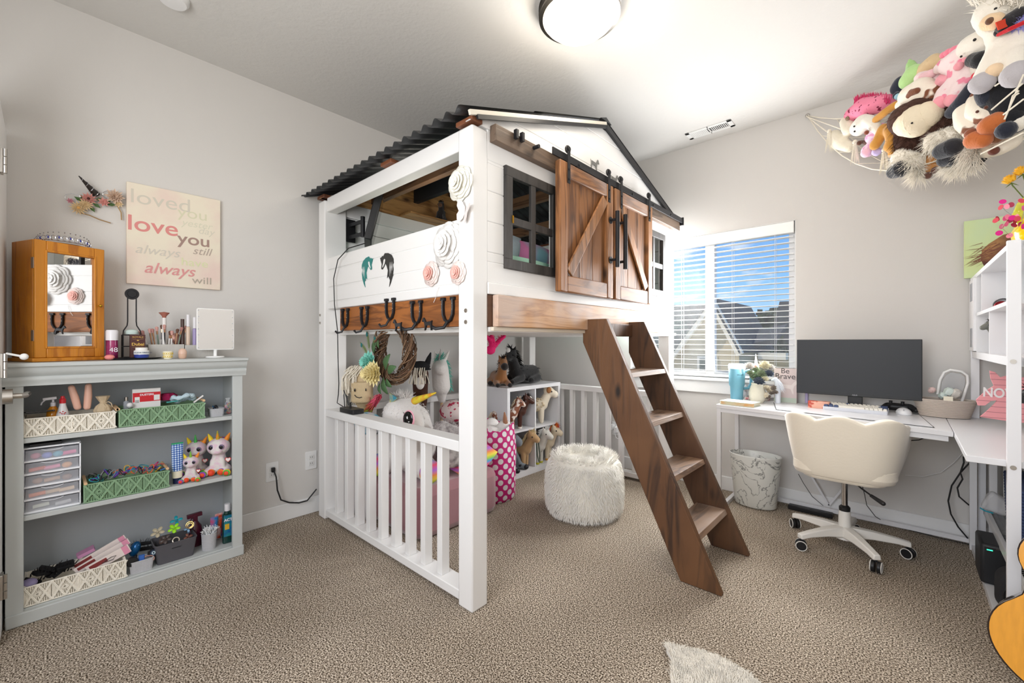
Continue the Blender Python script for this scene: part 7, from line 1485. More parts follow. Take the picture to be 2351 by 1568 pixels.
t=thing('be_brave_sign','blush box sign lettered Be Brave with a pale unicorn below the words','sign',(2.4,-.06,DZ)); y_=-.075; a=at(1777,845,Y=y_); c=at(1829,846,Y=y_); zb_=at(1800,905,Y=y_).z
MB().bb(a.x,c.x,y_,y_+.03,DZ,a.z).build('box_panel',mat('blush_card','#dccbc9',.7),t,bevel=.001); ik=mat('ink_charcoal','#57504f',.6); xm=(a.x+c.x)/2; zt=a.z
text('Be',.05,'lettering',ik,t,(xm,y_-.0008,zt-.018),RY,.0006); text('Brave',.053,'lettering',ik,t,(xm-.0,y_-.0008,zt-.055),RY,.0006)
b=MB(); b.extr([(xm+.02+px_*.09,y_-.0005,zt-.13+pz_*.09) for px_,pz_ in horse2d()],(0,-.0006,0)); b.build('printed_unicorn',mat('print_cream','#efe3df',.7),t,smooth=0); MB().bb(a.x+.001,c.x-.001,y_-.0006,y_-.0002,DZ+.002,DZ+.035).build('printed_grass',mat('print_sage','#c4cfc0',.7),t)
p=at(1786,880,Y=-.16); t=thing('unicorn_statuette','slender white glass unicorn statuette standing before the Be Brave sign','statuette',(p.x,-.16,DZ)); b=MB(); b.limb([(p.x,-.16,DZ+.0),(p.x,-.16,DZ+.07),(p.x-.004,-.16,DZ+.14),(p.x-.014,-.16,DZ+.165),(p.x-.035,-.16,DZ+.155)],[.016,.018,.018,.015,.008],12); b.build('body',mat('milk_glass','#e6ecf4',.15,coat=.6),t,remesh=.004); b=MB(); strands(b,(p.x,-.16,DZ+.15),30,.08,.003,(.3,0,-.8),.3,(.006,.005,.02)); b.build('mane',mat('milk_glass','#e6ecf4',.15,coat=.6),t)
p=at(1806,920,Z=DZ); t=horse('small black running horse figurine left of the monitor',(p.x,p.y,DZ+.004),RZ(25),.15,'stand',mat('model_black','#2a2a2c',.35),mat('mane_dark','#1f1614',.7),cat='toy horse',name='model_horse',manen=50,vox=.03); MB().rbox((0,0,-.012),(.9,.5,.024),.1).build('base',mat('model_black','#2a2a2c',.35),t)
a=at(1655,935,Z=DZ); c=at(1752,937,Z=DZ); t=thing('book','thick pale green and cream hardcover book lying at the left front of the desk','book',(2.2,-.42,DZ)); bx=(2.05,-.44); R_=rot(0,0,-.12)
b=MB().box((2.155,-.40,DZ+.0135),(.20,.13,.019),R_).build('page_block',mat('pages','#e9e2cc',.8),t); MB().box((2.157,-.402,DZ+.0245),(.205,.135,.003),R_).box((2.157,-.402,DZ+.0025),(.205,.135,.003),R_).build('cover',mat('book_sage','#d5dccb',.5),t); MB().box((2.157,-.467,DZ+.0135),(.203,.003,.024),R_).build('spine',mat('book_spine','#cfc8a8',.5,vary=.5,vscale=14,col2='#d8a060'),t)
# desk mat
mm_=mat('marble_mat','#ebebee',.3,vary=.18,vscale=5); MB_=MB().extr([(2.30,-.13,0),(3.02,-.17,0),(3.06,-.58,0),(2.38,-.47,0)],(0,0,.003)); MB_.use(mm_); MB_.mi=[0]*len(MB_.mi); MB_.use(BLACK); MB_.extr([(2.296,-.127,0),(3.024,-.167,0),(3.065,-.585,0),(2.376,-.474,0)],(0,0,.0015)); o=MB_.build('desk_mat'); o.location=(0,0,DZ+.001); tag(o,'pale marble patterned desk mat under the keyboard','desk mat')
# monitor
t=thing('monitor','large black flat computer monitor standing on the desk right of the window','monitor',(2.74,-.17,DZ)); MB().bb(2.438,3.032,-.18,-.155,.795,1.142).build('monitor_case',mat('monitor_black','#1d1f22',.4),t,bevel=.003)
MB().bb(2.444,3.026,-.1815,-.18,.812,1.137).build('screen',mat('screen_off','#22252a',.45),t); text('ASUS',.011,'lettering',mat('ink_silver','#8a8d92',.4),t,(2.735,-.1818,.8035),RY,.0003,bold=.0003)
MB().bb(2.70,2.77,-.155,-.13,DZ+.01,.95).build('stand_neck',BLACK,t,bevel=.003); MB().rbox((2.735,-.15,DZ+.006),(.24,.16,.012),.03).build('stand_base',BLACK,t,bevel=.002)
b=MB().rbox((0,0,0),(.11,.05,.046),.006); p=at(1882,918,Z=DZ+.02); p=Vector((2.565,-.235,DZ+.024)); o=b.build('marbled_box',spots('coral_marble','#f0b49c','#c8503c',22,.42,.5,rough=.4,bump=0),bevel=.002); o.location=p; tag(o,'small coral marbled box below the left half of the monitor','box')
p=at(1852,926,Z=DZ); o=MB().lathe([(0,0),(.0095,0),(.0095,.05),(.0085,.052),(.0085,.075),(0,.076)],(0,0,0),16).build('lavender_tube',mat('lavender','#c3b8e0',.4)); o.location=(p.x,p.y,DZ+.004); tag(o,'slim lavender tube standing left of the coral marbled box','tube')
# keyboard
Ka=at(1889,934,Z=DZ+.02); Kb=at(2038,947,Z=DZ+.02); kd=(Kb-Ka).normalized(); ang=math.atan2(kd.y,kd.x); KL=(Kb-Ka).length; t=thing('keyboard','white mechanical keyboard with cream and navy keycaps','keyboard',tuple(Ka)); RK=rot(0,0,ang)@rot(.09,0,0); ctr_=Ka+kd*KL/2+Vector((0,0,0))+RK@Vector((0,.055,0)); ctr_.z=DZ+.018
MB().rbox(ctr_,(KL,.118,.020),.006,R=RK).build('keyboard_case',mat('kb_white','#dfe2ea',.35),t,bevel=.002)
kc=mat('key_cream','#eeeadf',.45); kn=mat('key_navy','#2f4470',.45); px_=KL/15.2
rows=[[1]*13+[2],[1.5]+[1]*12+[1.5],[1.75]+[1]*11+[2.25],[2.25]+[1]*10+[1.75,1],[1.25,1.25,1.25,6.25,1,1,1,1,1]]
for r_,row in enumerate(rows):
    x=-KL/2+.1*px_
    for i,w_ in enumerate(row):
        nav=(i==0) or (i>=len(row)-1 and r_<4) or (r_==4 and i in (0,1,2)) or (r_==0 and i in (5,)) ; c=ctr_+RK@Vector((x+w_*px_/2,.044-r_*.0205,.016)); k=MB(); hw,hd2=(w_*px_-.0022)/2,.0089
        vs=[Vector((a*hw,e*hd2,-.006)) for a,e in ((-1,-1),(1,-1),(1,1),(-1,1))]+[Vector((a*(hw-.0022),e*(hd2-.0024),.005)) for a,e in ((-1,-1),(1,-1),(1,1),(-1,1))]
        k.add([c+RK@p for p in vs],[(3,2,1,0),(4,5,6,7),(0,1,5,4),(1,2,6,5),(2,3,7,6),(3,0,4,7)]); k.build('keycap',kn if nav else kc,t); x+=w_*px_
# mouse, controller
p=at(2075,952,Z=DZ+.005); t=thing('computer_mouse','white computer mouse right of the keyboard','mouse',(p.x,p.y,DZ+.004)); b=MB(); b.ell((p.x,p.y+.02,DZ+.012),(.034,.058,.030),R=rot(0,0,.2),n=22,k=12); 
for q in b.v: q.z=max(q.z,DZ+.0045)
b.build('mouse_shell',mat('mouse_white','#e9ebee',.3),t,smooth=80); MB().bb(p.x-.002,p.x+.002,p.y-.025,p.y+.0,DZ+.030,DZ+.036).build('scroll_wheel',mat('wheel_grey','#9a9da2',.4),t)
p=at(2063,934,Z=DZ+.03); t=thing('game_controller','black game controller between the monitor and the white mouse','game controller',(p.x,p.y,DZ)); b=MB(); b.limb([p+Vector((-.045,0,0)),p+Vector((.045,-.005,0))],[.023,.023],14).limb([p+Vector((-.05,0,0)),p+Vector((-.072,-.05,-.008))],[.022,.014],12).limb([p+Vector((.05,-.005,0)),p+Vector((.075,-.05,-.008))],[.022,.014],12); b.build('controller_body',BLACK,t,remesh=.005)
for x,y in ((-.035,-.005),(.018,-.022)): MB().cyl(p+Vector((x,y,.018)),p+Vector((x,y,.032)),.008,n=14).ell(p+Vector((x,y,.033)),(.010,.010,.003),n=14,k=5).build('thumbstick',BLACK,t)
# rope basket
bc=at(2170,950,Z=DZ); bc=Vector((3.12,-.115,DZ+.001)); ra=mat('rope_taupe','#c9bdb2',.9,bump=.6,bscale=200); t=thing('rope_basket','oval taupe coiled rope basket beside the monitor, holding a mirror and trinkets','basket',tuple(bc)); b=MB()
for i in range(11):
    f=i/10; rx=.098+.026*f; ry=.065+.02*f; b.ring(bc+Vector((0,0,.006+.0088*i)),1,.0052,44,6,sx=rx,sy=ry)
b.lathe([(0,.003),(1,.003)],bc,40,sx=.098,sy=.065); b.build('coiled_rope',ra,t)
t=thing('handheld_mirror','white rounded rectangular handle mirror standing in the taupe rope basket','mirror',(bc.x+.02,bc.y,DZ+.05)); m1=[at(u,v,Y=bc.y+.02) for u,v in ((2152,905),(2158,872),(2168,855),(2182,849),(2208,853),(2221,862),(2222,880),(2214,905),(2208,922))]; MB().tube(m1,.0065,10).build('frame',mat('frame_white','#f6f6f4',.3),t,smooth=80)
b=MB(); b.extr([at(u,v,Y=bc.y+.022) for u,v in ((2158,905),(2163,875),(2172,861),(2184,855),(2205,858),(2215,866),(2216,880),(2208,908))],(0,.002,0)); b.build('glass',mat('pale_glass','#d4d6d8',.1,alpha=.45),t)
for i,(u,v,r,h,lb,ct_) in enumerate(((2180,898,.022,'#d8e6e0','pale mint hair roller in the rope basket','roller'),(2195,902,.024,'#dcd8d0','clear crumpled plastic pouch in the rope basket','pouch'),(2140,895,.016,'#e6c9c4','blush cosmetic pot in the rope basket','pot'),(2165,908,.02,'#cfe0da','pale green ribbon bundle in the rope basket','ribbon'))):
    p=at(u,v,Y=bc.y-.02); b=ruff([(0,-r),(r*.8,-r),(r,0),(r*.7,r*.7),(0,r)],(0,0,0),26,.10,5+i,R=rot(.4*i,.5,0)); o=b.build('trinket',mat('trk_%d'%i,h,.35)); o.location=p; tag(o,lb,ct_)
p=at(2177,918,Y=bc.y-.088); o=MB().bb(-.018,.018,-.001,.001,-.012,.012).build('price_tag',mat('tag_cream','#eee9d4',.6)); o.location=(p.x,bc.y-.085,p.z+.006); tag(o,'small cream paper tag on the front of the rope basket','tag')
# chair
cc=Vector((2.715,-.53,0)); t=thing('desk_chair','cream velvet swivel chair with a scalloped shell back, seen from behind','chair',tuple(cc)); vel=mat('velvet_cream','#efe5d2',.8,bump=.15,bscale=90,sheen=.5)
b=MB(); nU,nV=48,12; vs=[]
for j in range(nV+1):
    g=j/nV
    for i in range(nU+1):
        f=i/nU; a=math.radians(-90)+(f-.5)*math.radians(205); top=.715+.032*abs(sin(f*PI*5)) -.06*max(0,abs(f-.5)*2-.62)/.38*2.2*(abs(f-.5)>.3)
        z=.415+(top-.415)*g; fl_=.80+.22*g**.7; ex=.262*fl_; ey=.27*fl_
        ca,sa=cos(a),sin(a); n_=3.2; rr=(abs(ca)**n_+abs(sa)**n_)**(-1/n_); scal=1+.018*abs(sin(f*PI*5))*g
        vs.append(cc+Vector((ex*rr*ca*scal,.0+ey*rr*sa*scal,z)))
b.add(vs,[(j*(nU+1)+i,j*(nU+1)+i+1,(j+1)*(nU+1)+i+1,(j+1)*(nU+1)+i) for j in range(nV) for i in range(nU)]); o=b.build('shell_back',vel,t,smooth=80); q=o.modifiers.new('t','SOLIDIFY'); q.thickness=.045; q.offset=-1; q=o.modifiers.new('b','BEVEL'); q.width=.018; q.segments=4; q.angle_limit=math.radians(45)
b=MB(); b.rbox(cc+Vector((0,.02,.46)),(.44,.47,.10),.10,6); b.build('seat_cushion',vel,t,bevel=.03)
b=MB(); b.rbox(cc+Vector((0,-.0,.412)),(.36,.38,.035),.09,6); b.build('seat_pan',vel,t,bevel=.014)
MB().cyl(cc+Vector((0,0,.22)),cc+Vector((0,0,.40)),.0145,n=20).build('gas_piston',mat('chrome','#c8c8cc',.12,metal=1),t); MB().lathe([(.025,.20),(.0255,.21),(.0255,.22),(.016,.23)],cc,20).build('piston_collar',BLACK,t)
cb_=mat('base_cream','#e6e3dc',.35); MB().lathe([(.024,.20),(.027,.19),(.030,.075),(.04,.07),(.045,.05),(0,.05)],cc,24).build('base_hub',cb_,t)
for k_ in range(5):
    a=math.radians(14+72*k_); d=Vector((cos(a),sin(a),0)); s_=Vector((-sin(a),cos(a),0)); b=MB(); vs=[]
    for r,w_,z0_,z1_ in ((.015,.032,.062,.118),(.12,.026,.072,.112),(.22,.021,.070,.098),(.275,.019,.062,.088)): vs+=[cc+d*r-s_*w_+Vector((0,0,z0_)),cc+d*r+s_*w_+Vector((0,0,z0_)),cc+d*r+s_*w_*.75+Vector((0,0,z1_)),cc+d*r-s_*w_*.75+Vector((0,0,z1_))]
    b.add(vs,[(3,2,1,0)]+[(4*i+j,4*i+(j+1)%4,4*i+4+(j+1)%4,4*i+4+j) for i in range(3) for j in range(4)]+[(12,13,14,15)]); L_=b.build('base_leg',cb_,t,bevel=.005)
    p=cc+d*.265; cs1=MB(); wd=Vector((cos(a+.9),sin(a+.9),0)); MB().cyl(p+Vector((0,0,.05)),p+Vector((0,0,.075)),.006,n=8).build('caster_stem',BLACK,L_)
    cs1.cyl(p-wd*.020+Vector((0,0,.028)),p-wd*.004+Vector((0,0,.028)),.027,n=20).cyl(p+wd*.004+Vector((0,0,.028)),p+wd*.020+Vector((0,0,.028)),.027,n=20); cs1.build('caster_wheel',BLACK,L_,bevel=.003)
    cs2=MB(); [cs2.ring(p+wd*s*.021+Vector((0,0,.028)),.025,.0022,20,5,R=aim(wd)) for s in (-1,1)]; cs2.build('caster_trim',cb_,L_)
MB().tube([cc+Vector((.03,-.06,.395)),cc+Vector((.08,-.14,.375)),cc+Vector((.14,-.18,.345))],.004,8).build('lever',BLACK,t); MB().limb([cc+Vector((.12,-.17,.355)),cc+Vector((.165,-.195,.335))],[.008,.011],10).build('lever_grip',BLACK,t)
# waste bin
bnc=Vector((2.20,-.20,0)); t=thing('waste_bin','oval white marble patterned waste bin under the desk','waste bin',tuple(bnc))
m,nt,bb_=_base('marble'); N=nt.nodes.new; L=nt.links.new; tcn=N('ShaderNodeTexCoord'); nz=N('ShaderNodeTexNoise'); nz.inputs['Scale'].default_value=7; nz.inputs['Detail'].default_value=8; nz.inputs['Distortion'].default_value=1.4; L(tcn.outputs['Object'],nz.inputs['Vector']); sb=N('ShaderNodeMath'); sb.operation='SUBTRACT'; sb.inputs[1].default_value=.5; L(nz.outputs[0],sb.inputs[0]); ab=N('ShaderNodeMath'); ab.operation='ABSOLUTE'; L(sb.outputs[0],ab.inputs[0]); r=N('ShaderNodeValToRGB'); e=r.color_ramp.elements; e[0].position=0; e[0].color=lin('#6d6f6c'); e[1].position=.018; e[1].color=lin('#e6e7e1'); L(ab.outputs[0],r.inputs[0]); L(r.outputs[0],bb_.inputs['Base Color']); bb_.inputs['Roughness'].default_value=.3
b=MB(); b.lathe([(0,.004),(.118,.004),(.128,.014),(.158,.345),(.161,.352),(.158,.355),(.153,.35),(.125,.02),(0,.02)],(0,0,0),48,sy=.66); o=b.build('bin_body',m,smooth=60); o.parent=t; o.location=(0,0,0); 
# cables
def cable(name,pts,r,m_,lb,cat='cable'): o=MB().tube(pts,r,6).build(name,m_,smooth=80); return tag(o,lb,cat)
cable('data_cable',[at(u,v,Y=-.10) for u,v in ((2212,1048),(2213,1062),(2205,1085),(2210,1100),(2198,1120),(2202,1140),(2225,1160))],.004,BLACK,'short thick black cable looping behind the desk corner')
cable('power_cable',[at(u,v,Y=-.07) for u,v in ((2228,1060),(2205,1085),(2185,1115),(2177,1150),(2183,1180),(2200,1210),(2222,1236))],.004,BLACK,'long black cable dropping from the desk corner to the carpet')
cable('white_cable',[at(u,v,Y=-.03) for u,v in ((2210,1040),(2190,1062),(2160,1085),(2120,1094),(2078,1091))],.002,WHITE2,'thin white cable sagging along the wall below the desk')
cable('monitor_cable',[at(u,v,Y=-.06) for u,v in ((2084,1012),(2110,1010),(2130,1002),(2142,991))],.003,BLACK,'black cable curving under the desk beside the chair back')
cable('thin_cable',[at(u,v,Y=-.08) for u,v in ((1833,1088),(1845,1110),(1865,1140),(1890,1161))],.0018,BLACK,'thin black cable hanging left of the chair piston')
cable('floor_cable',[at(u,v,Y=-.10) for u,v in ((1980,1116),(1985,1135),(1990,1160),(2010,1186))]+[at(u,v,Z=.006) for u,v in ((2040,1204),(2100,1220),(2160,1236),(2225,1250))],.002,BLACK,'thin black cable running down to the carpet behind the chair')
t=thing('power_strip','black power strip on the carpet behind the chair base','power strip',(2.3,-.10,0)); p=at(1850,1165,Z=.0); MB().bb(2.38,2.62,-.125,-.075,0.001,.03).build('strip_body',BLACK,t,bevel=.004); b=MB(); [b.bb(2.41+i*.045,2.43+i*.045,-.115,-.09,.03,.0312) for i in range(4)]; b.build('sockets',mat('socket_dark','#3a3a3c',.5),t)
# under the return
t=thing('lattice_box','white plastic storage crate with a triangular lattice on the mesh shelf','crate',(3.48,-.3,.25)); b=MB(); y_=-.40; x0,x1=3.33,3.62
openbox(b,x0,x1,y_,y_+.22,.252,.262,.004)
for q in ((x0,x0+.012),(x1-.012,x1)): b.bb(q[0],q[1],y_,y_+.006,.252,.60)
b.bb(x0,x1,y_,y_+.006,.585,.60).bb(x0,x1,y_+.214,y_+.22,.252,.60).bb(x0,x0+.006,y_+.006,y_+.22,.252,.60)
for i in range(12):
    for j in range(12): X=x0+.012+i*.0225; Z=.262+j*.027; b.beam((X,y_+.003,Z),(X+.0225,y_+.003,Z+.027),.004,.004,up=(0,1,0)).beam((X,y_+.003,Z+.027),(X+.0225,y_+.003,Z),.004,.004,up=(0,1,0))
    
b.build('lattice_body',WHITE2,t)
t=thing('navy_basket','navy blue ribbed fabric basket at the right edge of the mesh shelf','basket',(3.5,-.8,.25)); nv=mat('navy_fabric','#2f3f66',.9,bump=.4,bscale=120); b=MB(); x0=3.325
for i in range(24): z=.255+i*.0125; g=.010*(i/24); b.rbox((3.455,-.785,z+.006),(.33+g*2,.40+g*2,.0122),.05)
b.build('ribbed_body',nv,t,bevel=.004); o=MB().rbox((3.46,-.80,.575),(.22,.26,.014),.01,R=rot(.12,.15,.2)).build('pink_folder',mat('folder_pink','#d8808a',.5),bevel=.001); tag(o,'pink folder resting on top of the navy basket','folder')
t=thing('zip_bag','clear plastic zip bag with a teal slider lying on the mesh shelf','bag',(3.3,-.35,.3)); pts=[at(u,v,Y=-.45) for u,v in ((2252,1167),(2268,1140),(2280,1132),(2310,1150),(2330,1190),(2300,1185))]
b=MB(); b.extr(pts,(0,.05,.004)); b.build('film_bag',mat('film2','#e6e6e8',.15,alpha=.45),t,bevel=.01); MB().tube([at(u,v,Y=-.455) for u,v in ((2250,1166),(2262,1173),(2280,1178))],.006,8,flat=.5).build('teal_slider',mat('teal_bright','#1fa8c0',.4),t)
t=thing('computer_tower','black tower case with a small green light on the floor under the desk return','computer',(3.4,-.6,0)); a=at(2250,1250,Y=-.62); bt=mat('case_black','#242528',.5); MB().bb(3.212,3.50,-.62,-.42,.031,.212).build('tower_body',bt,t,bevel=.012)
b=MB(); b.bb(3.232,3.250,-.6215,-.62,.186,.190); b.build('power_light',mat('led_green','#3affb0',.3,emit=2),t); MB().bb(3.26,3.30,-.622,-.62,.196,.202).build('badge',CHROME,t)
t=thing('black_case','black rounded carrying case standing before the tower under the desk','case',(3.4,-.82,0)); b=MB(); b.rbox((3.43,-.80,.095),(.19,.22,.10),.05,8,R=rot(PI/2,0,0)) if False else b.rbox((3.37,-.80,.10),(.26,.19,.10),.055,8,R=rot(PI/2,0,.15)); b.build('case_shell',mat('case_fabric','#2b2b2e',.9,bump=.3,bscale=200),t,bevel=.02); MB().ring((3.37,-.86,.10),1,.003,40,6,R=rot(PI/2,0,.15),sx=.12,sy=.085).build('zipper',BLACK,t)
# guitar
G0=at(2500,1458,Y=-1.45); G1=at(2512,1276,Y=-1.41); t=thing('acoustic_guitar','amber acoustic guitar with a black edge leaning at the right edge of the picture','guitar',(G0.x,G0.y,0)); ax=(G1-G0).normalized(); fn=(Vector(CAM)-G0); fn=(fn-ax*fn.dot(ax)).normalized(); sd_=ax.cross(fn); RG=Matrix((sd_,ax,fn)).transposed()
pr_=[]
for i in range(64):
    a=2*PI*i/64; y=cos(a); 
    yy=.125+ -.0+.25*y; w=.5
    u_=(y+1)/2
    wd=.198*math.sqrt(max(0,1-((u_-.30)/.42)**2)) if u_<.42 else None
    f=lambda u: (.198*math.exp(-((u-.27)/.25)**4*.9) ) 
    pr_.append((a,u_))
def gw_(u):  # half width along the body, u 0..1 from bottom to top
    lo=.195*math.sqrt(max(0,1-((u-.30)/.30)**2)) if abs(u-.30)<.30 else 0; up=.145*math.sqrt(max(0,1-((u-.78)/.22)**2)) if abs(u-.78)<.22 else 0; wa=.118*math.exp(-((u-.58)/.09)**2); return max((lo**4+up**4+wa**4)**.25,0)
n=40; L_=.49; out=[]
for i in range(n+1): u=.5-.5*cos(PI*i/n); out.append((gw_(u),-.235+(L_+.04)*u))
out2=out+[(-x,y) for x,y in reversed(out[1:-1])]
MB().prism(out2,-.085,0,G0-ax*.0,RG).build('body',mat('guitar_side','#2a1a12',.2,coat=.5),t,bevel=.003); MB().prism([(x*.975,(y-.05)*.98+.05) for x,y in out2],.0,.002,G0,RG).build('soundboard',mat('spruce','#f0a83c',.2,coat=.3,vary=.08,vscale=3,stretch=(30,30,1)),t,smooth=0)
c=G0+ax*.13+fn*.0025; MB().lathe([(0,0),(.05,0)],c,32,RG).build('sound_hole',mat('hole','#0d0a08',.9),t); MB().ring(c,.056,.0035,40,6,R=RG).build('rosette',mat('rosette','#3a2418',.4),t); MB().box(G0+ax*(-.05)+fn*.006,(.15,.03,.010),RG).build('bridge',mat('bridge','#2a1a12',.4),t,bevel=.003)
MB().box(G0+ax*.50+fn*.012,(.052,.50,.02),RG).build('neck',mat('neck_wood','#5a3520',.4),t,bevel=.006); MB().box(G0+ax*.82+fn*.01,(.07,.16,.015),RG).build('headstock',mat('neck_wood','#5a3520',.4),t,bevel=.006)
b=MB(); [b.cyl(G0+ax*(-.05)+sd_*(-.025+.01*i)+fn*.014,G0+ax*.76+sd_*(-.018+.007*i)+fn*.026,.0006,n=4) for i in range(6)]; b.build('strings',silv,t)
# ======================= TOY HAMMOCK =======================
HB=Vector((2.475,-.012,2.66)); HD=Vector((3.738,-1.275,2.62)); HS=2.463
def Hc(uc,vc,S=HS): return at(1840+uc/3.646,vc/3.646,S=S)
ropem=mat('rope_cream','#ebe4d4',.95,bump=.5,bscale=200)
hk=thing('toy_hammock','cream macrame corner hammock with tassels, slung between two walls and heaped with plush toys','hammock',tuple(HB))
MB().ring(HB+Vector((.0,-.006,0)),.012,.002,14,6,R=rot(PI/2,0,0)).cyl(HB+Vector((0,.012,0)),HB+Vector((0,-.01,0)),.003).build('wall_hook',CHROME,hk)
MB().ring(HD,.012,.002,14,6,R=rot(0,PI/2,0)).build('wall_hook',CHROME,hk)
# net sheet: front edge sags between the hooks, back corner at the room corner
bc_=Vector((3.74,-.012,2.68))
def net(f,g):   # f along the front edge, g to the back corner
    fr=HB.lerp(HD,f)+Vector((0,0,-.72*4*f*(1-f)*.93)); fr+=Vector((-.05,-.05,0))*4*f*(1-f)
    return fr.lerp(bc_+Vector((0,0,-.1)),g)+Vector((0,0,-.16*4*g*(1-g)))
b=MB()
for i in range(13):
    f=i/12; b.tube([net(f,g/8*.95) for g in range(9)],.0022,5)
for g in range(0,8):
    b.tube([net(f/16,g/8) for f in range(17)],.003 if g==0 else .0022,5)
b.tube([HB.lerp(HD,f/16)+Vector((0,0,-.30*4*(f/16)*(1-f/16))) for f in range(17)],.0026,6)
b.build('net',ropem,hk)
for (u,v) in ((232,1100),(448,1190),(693,1255),(1047,1180)):
    p=Hc(u,v,HS-.07); bb=MB(); bb.ell(p+Vector((0,0,.0)),(.012,.012,.014),n=10,k=6)
    for i in range(34): a=RD.uniform(0,6.28); bb.strand(p+Vector((.006*cos(a),.006*sin(a),-.005)),p+Vector((.022*cos(a),.022*sin(a),-.125-RD.random()*.012)),.0026)
    bb.ring(p+Vector((0,0,-.018)),.009,.002,14,5); bb.build('tassel',ropem,hk)
for (u0,v0,u1,v1) in ((40,975,330,1080),(60,985,210,1100),(1620,720,1860,560),(1590,920,1850,700),(1500,1290,1860,1110),(1690,960,1860,830),(1700,1000,1860,620)):
    MB().tube([Hc(u0,v0,HS-.32 if u0>1000 else HS-.05),Hc(u1,v1,HS-.34 if u1>1000 else HS-.08)],.003,6).build('cord',ropem,hk)
bb=MB(); [bb.tube([Hc(1740,900,HS-.33),Hc(1770+k_*20,800,HS-.34),Hc(1820,760+20*k_,HS-.34)],.003,6) for k_ in range(2)]; bb.build('knotted_cord',ropem,hk)
# generic blobs: list of (kind, args) in the crop's pixels; d = how far in front of the net plane
def PT(q): return Hc(q[0],q[1],HS-(q[2] if len(q)>2 else .05))
K=.00064   # metres per crop pixel at this depth
def toy(label,body,bm_,parts=(),name='plush_toy',cat='plush toy',vox=.008,furn=0,furl=.03,furm=None):
    """body: chains [[(u,v,d,r_px),...],...]; parts: (name, material, chains)"""
    P0=PT(body[0][0]); t=thing(name,label,cat,tuple(P0)); b=MB()
    for ch in body:
        if len(ch)==1: b.ell(PT(ch[0]),ch[0][3]*K,n=14,k=9)
        else: b.limb([PT(q) for q in ch],[q[3]*K for q in ch],12)
    b.build('body',bm_,t,remesh=vox)
    if furn:
        f=MB()
        for i in range(furn*2):
            ch=RD.choice(body); j=RD.randrange(len(ch)); q=ch[j]; q2=ch[min(j+1,len(ch)-1)]; k_=RD.random(); c=PT(q).lerp(PT(q2),k_); r=(q[3]+(q2[3]-q[3])*k_)*K
            d=Vector((jit(1)-.5,jit(1)-.6,jit(1))).normalized(); f.strand(c+d*r*.95,c+d*r*.95+(d*.8+Vector((jit(.5),jit(.5),-.7+jit(.4))))*furl*RD.uniform(.5,1.05),.0014)
        f.build('fur',furm or bm_,t)
    for nm,m_,chs in parts:
        for ch in chs:
            b=MB()
            if nm in('eye','nose') : b.ell(PT(ch[0]),ch[0][3]*K,n=10,k=6)
            elif len(ch)==1: q=ch[0]; r=q[3]*K; e=(q[4] if len(q)>4 else 1.0); b.ell(PT(q),(r,r*.85,r*e),n=14,k=9)
            else: b.limb([PT(q) for q in ch],[q[3]*K for q in ch],12)
            b.build(nm,m_,t)
    return t
EB=mat('eye_black','#111111',.1); cre=fab('#e9e0cc'); whi=fab('#eee8dc'); nvy=fab('#242936'); tanf=fab('#c98f3e'); 
pkd=spots('pink_ditsy','#f08aa6','#7a1838',42,.36,.39); brs=spots('cream_brown_spots','#efe6d6','#7a4a32',9,.36,.38); pks=spots('white_pink_spots','#f3dede','#ee8fa6',16,.40,.44)
brf=mat('plush_brownfur','#54392f',.98,bump=1.2,bscale=60,vary=.4,vscale=20); wfl=mat('fluff_white','#efe9dd',.98,bump=1,bscale=60)
t=toy('pink plush with dark spots and magenta mane at the upper left of the hammock',[[(430,960,.02,70),(520,900,.03,85),(660,870,.02,75),(720,850,.0,60)]],pkd)
m_=MB()
for i in range(170): p=Hc(450+i*1.7,835-25*sin(i/170*PI),HS-.03)+Vector((jit(.012),jit(.012),0)); m_.strand(p-Vector((0,0,.02)),p+Vector((jit(.012),jit(.012),.025)),.003)
m_.build('mane',fab('#d81f66'),t)
toy('white floppy eared plush lamb head at the left of the hammock',[[(480,1070,.08,70),(520,1030,.08,75)],[(560,1010,.10,50),(620,1060,.10,45),(640,1100,.09,30)]],whi,[('eye',EB,[[(442,1058,.15,8)],[(445,1100,.15,8)]]),('nose',fab('#8a4a38'),[[(545,1110,.14,18)]])])
toy('cream plush curled low against the left end of the hammock',[[(280,1130,.02,50),(340,1190,.04,60),(400,1230,.04,50),(300,1200,.03,55)],[(370,1020,.04,50),(400,1080,.05,60)]],cre,[('ear',fab('#8a7a62'),[[(385,990,.08,18)]])])
toy('lilac and pink baby plush poking through the net near the second tassel',[[(560,1260,.06,55)],[(600,1150,.04,60),(660,1080,.04,50)]],spots('lilac_print','#eba9cf','#f3d6ea',30,.45,.5),[('paw',fab('#f3c4d8'),[[(540,1280,.10,38)]]),('pompon',fab('#c3b6e6'),[[(630,1270,.08,35)]])])
toy('small brown pompon footed plush beside the second tassel',[[(500,1185,.06,16),(560,1200,.06,22),(600,1190,.05,22)]],fab('#5b3a2c'),[('paw',fab('#5b3a2c'),[[(485,1197,.09,20)]])])
toy('caramel plush giraffe arm reaching down left between the white toys',[[(625,1000,.12,30),(700,940,.12,32),(790,875,.10,30)]],tanf)
toy('caramel plush legs dangling from the centre left of the hammock',[[(690,1080,.10,45),(640,1180,.12,40),(615,1215,.12,42)],[(740,1090,.11,45),(760,1180,.13,42),(740,1225,.13,45)],[(760,1290,.09,32)]],tanf)
